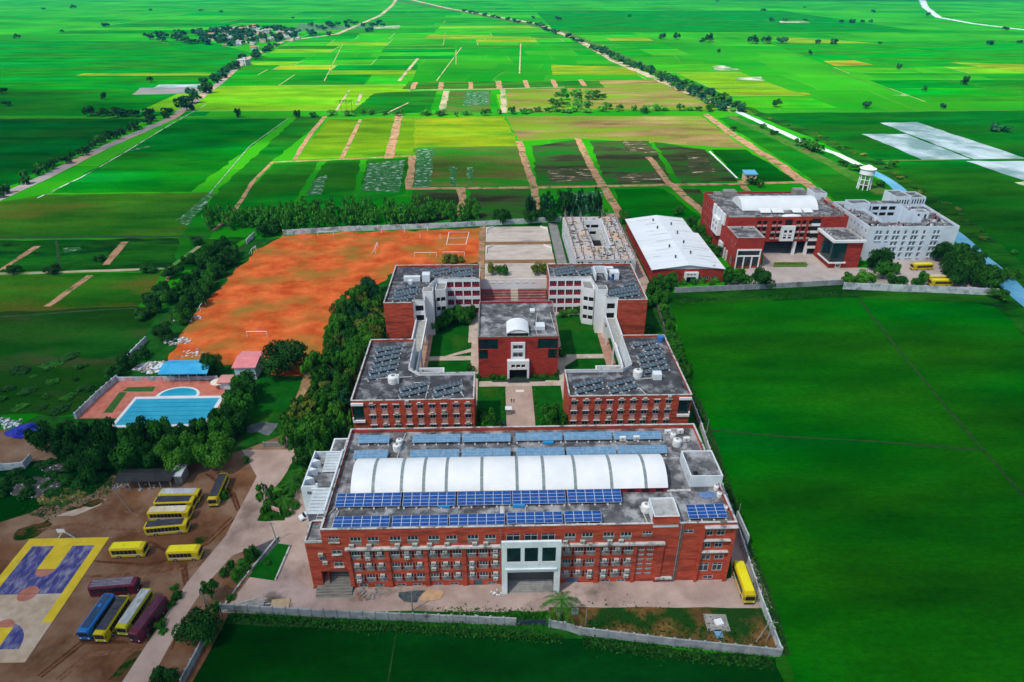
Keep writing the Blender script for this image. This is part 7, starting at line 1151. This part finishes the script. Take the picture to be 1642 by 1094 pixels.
mass('creepers', [(1358, 472), (1200, 477), (1090, 484)], 2.5, .6, 1400, 0, .35); mass('creepers', [(60, 830), (100, 800), (180, 780), (190, 765)], 5, .8, 1500, 0); mass('creepers', [(1240, 425), (1295, 425)], 1.2, .9, 500, 3, .25)
# ---------------------------------------------------------------- distant village
HM = [M('house_white', (.40, .42, .42), (.52, .54, .54), sc=.1), M('house_pink', (.55, .36, .30), (.62, .44, .38), sc=.1), M('house_blue', (.35, .45, .55), (.4, .5, .6), sc=.1), M('house_grey', (.3, .3, .3), (.4, .4, .4), sc=.1)]; RM = [M('flat_roof_pale', (.34, .34, .35), (.44, .44, .45), sc=.2), M('tile_roof', (.25, .12, .08), (.32, .17, .12), sc=.3), M('thatch', (.2, .15, .1), (.28, .22, .15), sc=.4)]
HP = []
for k in range(6):
    w, d, h = (7, 6, 3.4) if k < 4 else (9, 8, 6.6); b = MB(); facade(b, (-w/2, -d/2), (w/2, -d/2), 0, h, [(1, 1, 2, 2.2), (w-2.4, 0, w-1.4, 2.1)] + ([(1, 4.4, 2.2, 5.6), (w-2.6, 4.4, w-1.4, 5.6)] if h > 5 else []), .2); facade(b, (w/2, -d/2), (w/2, d/2), 0, h); facade(b, (w/2, d/2), (-w/2, d/2), 0, h); facade(b, (-w/2, d/2), (-w/2, -d/2), 0, h); r = MB()
    if k % 3 == 1: r.poly([(-w/2-.4, -d/2-.4, h), (w/2+.4, -d/2-.4, h), (w/2+.4, 0, h+1.8), (-w/2-.4, 0, h+1.8)]); r.poly([(-w/2-.4, 0, h+1.8), (w/2+.4, 0, h+1.8), (w/2+.4, d/2+.4, h), (-w/2-.4, d/2+.4, h)])
    else: r.box(-w/2-.2, -d/2-.2, h+.01, w/2+.2, d/2+.2, h+.35); r.box(-1, 0, h+.36, 1.6, 2.4, h+2.2)
    HP.append((k, b, r))
HMESH = [[(b.mesh('wall', [HM[m]]), r.mesh('roof', [RM[1] if k % 3 == 1 else RM[0]])) for k, b, r in HP] for m in range(4)]
hp = scatter([(322, 58), (350, 48), (400, 44), (440, 47), (484, 56), (478, 66), (440, 66), (400, 75), (362, 75), (345, 66)], 95, 15)
LB = ['white village house in the distant village', 'pinkish village house in the distant village', 'pale blue village house in the distant village', 'grey village house in the distant village']
for i, (x, y) in enumerate(hp + [g(407, 79), g(412, 78), g(509, 61), g(392, 104)]):
    m = R.choice((0, 0, 0, 1, 1, 2, 3)); w, r = R.choice(HMESH[m]); T = bpy.data.objects.new('house', None); C.objects.link(T); T.location = (x, y, 0); T.rotation_euler = (0, 0, R.choice((0, 1.57, .3, -.3))); s = R.uniform(.9, 1.5); T.scale = (s, s, s*.7); tag(T, LB[m], 'house', 'houses of the distant village')
    for nm, me in (('wall', w), ('roof', r)): o = bpy.data.objects.new(nm, me); C.objects.link(o); o.parent = T
# ---------------------------------------------------------------- clouds (high above the view) and haze
def cloud_mat(CLOUD_A=.4):
    m = bpy.data.materials.new('cloud'); m.use_nodes = True; n = m.node_tree.nodes; L = m.node_tree.links; n.remove(n['Principled BSDF'])
    tc = n.new('ShaderNodeTexCoord'); mp = n.new('ShaderNodeMapping'); mp.inputs['Scale'].default_value = (1, 1, 0); L.new(tc.outputs['Object'], mp.inputs[0])
    ln = n.new('ShaderNodeVectorMath'); ln.operation = 'LENGTH'; L.new(mp.outputs[0], ln.inputs[0])
    nz = n.new('ShaderNodeTexNoise'); nz.inputs['Scale'].default_value = 3.2; nz.inputs['Detail'].default_value = 5; L.new(mp.outputs[0], nz.inputs['Vector'])
    ad = n.new('ShaderNodeMath'); ad.operation = 'MULTIPLY_ADD'; ad.inputs[1].default_value = .55; L.new(nz.outputs['Fac'], ad.inputs[0]); L.new(ln.outputs['Value'], ad.inputs[2])
    mr = n.new('ShaderNodeMapRange'); mr.interpolation_type = 'SMOOTHSTEP'; mr.inputs[1].default_value = 1.12; mr.inputs[2].default_value = .98; mr.inputs[3].default_value = 0; mr.inputs[4].default_value = CLOUD_A
    L.new(ad.outputs[0], mr.inputs[0])
    tr = n.new('ShaderNodeBsdfTransparent'); df = n.new('ShaderNodeBsdfDiffuse'); tl = n.new('ShaderNodeBsdfTranslucent'); a = n.new('ShaderNodeMixShader'); bmx = n.new('ShaderNodeMixShader')
    df.inputs[0].default_value = (.9, .9, .9, 1); tl.inputs[0].default_value = (.85, .87, .9, 1)
    L.new(df.outputs[0], a.inputs[1]); L.new(tl.outputs[0], a.inputs[2]); L.new(mr.outputs[0], bmx.inputs[0]); L.new(tr.outputs[0], bmx.inputs[1]); L.new(a.outputs[0], bmx.inputs[2])
    L.new(bmx.outputs[0], n['Material Output'].inputs['Surface']); return m
CM = cloud_mat(.42); CM2 = cloud_mat(.30); CH = 1500.0
def cloud_mesh(seed, m=None):
    b = MB(); N, K = 28, 12
    pts = []
    for i in range(1, K):
        for j in range(N):
            th = math.pi*i/K; ph = 2*math.pi*j/N; v = Vector((math.sin(th)*math.cos(ph), math.sin(th)*math.sin(ph), math.cos(th)))
            k = 1 + .16*mnoise.noise(v*2.3 + Vector((seed, 0, 0))); z = v.z*(1.3+.6*mnoise.noise(v*4 + Vector((seed, 5, 0))) if v.z > 0 else .35)
            pts.append((v.x*k, v.y*k, z))
    b.v = pts + [(0, 0, 1.4), (0, 0, -.35)]; t, u = len(pts), len(pts)+1
    for i in range(K-2):
        for j in range(N): b.f.append((i*N+j, (i+1)*N+j, (i+1)*N+(j+1) % N, i*N+(j+1) % N)); b.m.append(0)
    for j in range(N): b.f.append((t, j, (j+1) % N)); b.m.append(0); b.f.append((u, (K-2)*N+(j+1) % N, (K-2)*N+j)); b.m.append(0)
    return b.mesh('cloud', [m or CM], smooth=True)
for i, (gx, gy, rx, ry, dz, lab) in enumerate(((0, -100, 640, 720, 0, 'white cloud straight above the campus'), (1300, 560, 950, 320, 60, 'white cloud over the fields right of the canal'), (-950, 560, 980, 330, 120, 'white cloud over the dark fields left of the road'), (1700, 890, 950, 130, 180, 'thin white cloud over the far right paddies'), (1700, 3500, 2600, 700, 240, 'long white cloud bank near the horizon'), (-215, 40, 215, 190, 330, 'small unseen cloud added to shade the bus yard'), (335, 25, 340, 240, 420, 'small unseen cloud added to shade the near right field'))):  # the two small clouds are added, unseen, to darken the near corners
    h = CH+dz*2; p = Vector((gx, gy, 0)) + sd/sd.z*h
    o = bpy.data.objects.new('cloud', cloud_mesh(i*3.7, CM)); C.objects.link(o); o.location = p; o.scale = (rx, ry, 50); tag(o, lab, 'cloud', 'clouds above the campus')
hz = bpy.data.materials.new('haze'); hz.use_nodes = True; n = hz.node_tree.nodes; n.remove(n['Principled BSDF']); pv = n.new('ShaderNodeVolumePrincipled')
pv.inputs['Density'].default_value = HAZE; pv.inputs['Color'].default_value = (.02, .50, .95, 1); pv.inputs['Anisotropy'].default_value = .1
hz.node_tree.links.new(pv.outputs[0], n['Material Output'].inputs['Volume'])
b = MB(); b.box(-12200, -800, -1, 12200, 12200, 122); o = b.build('haze', hz); o['kind'] = 'stuff'
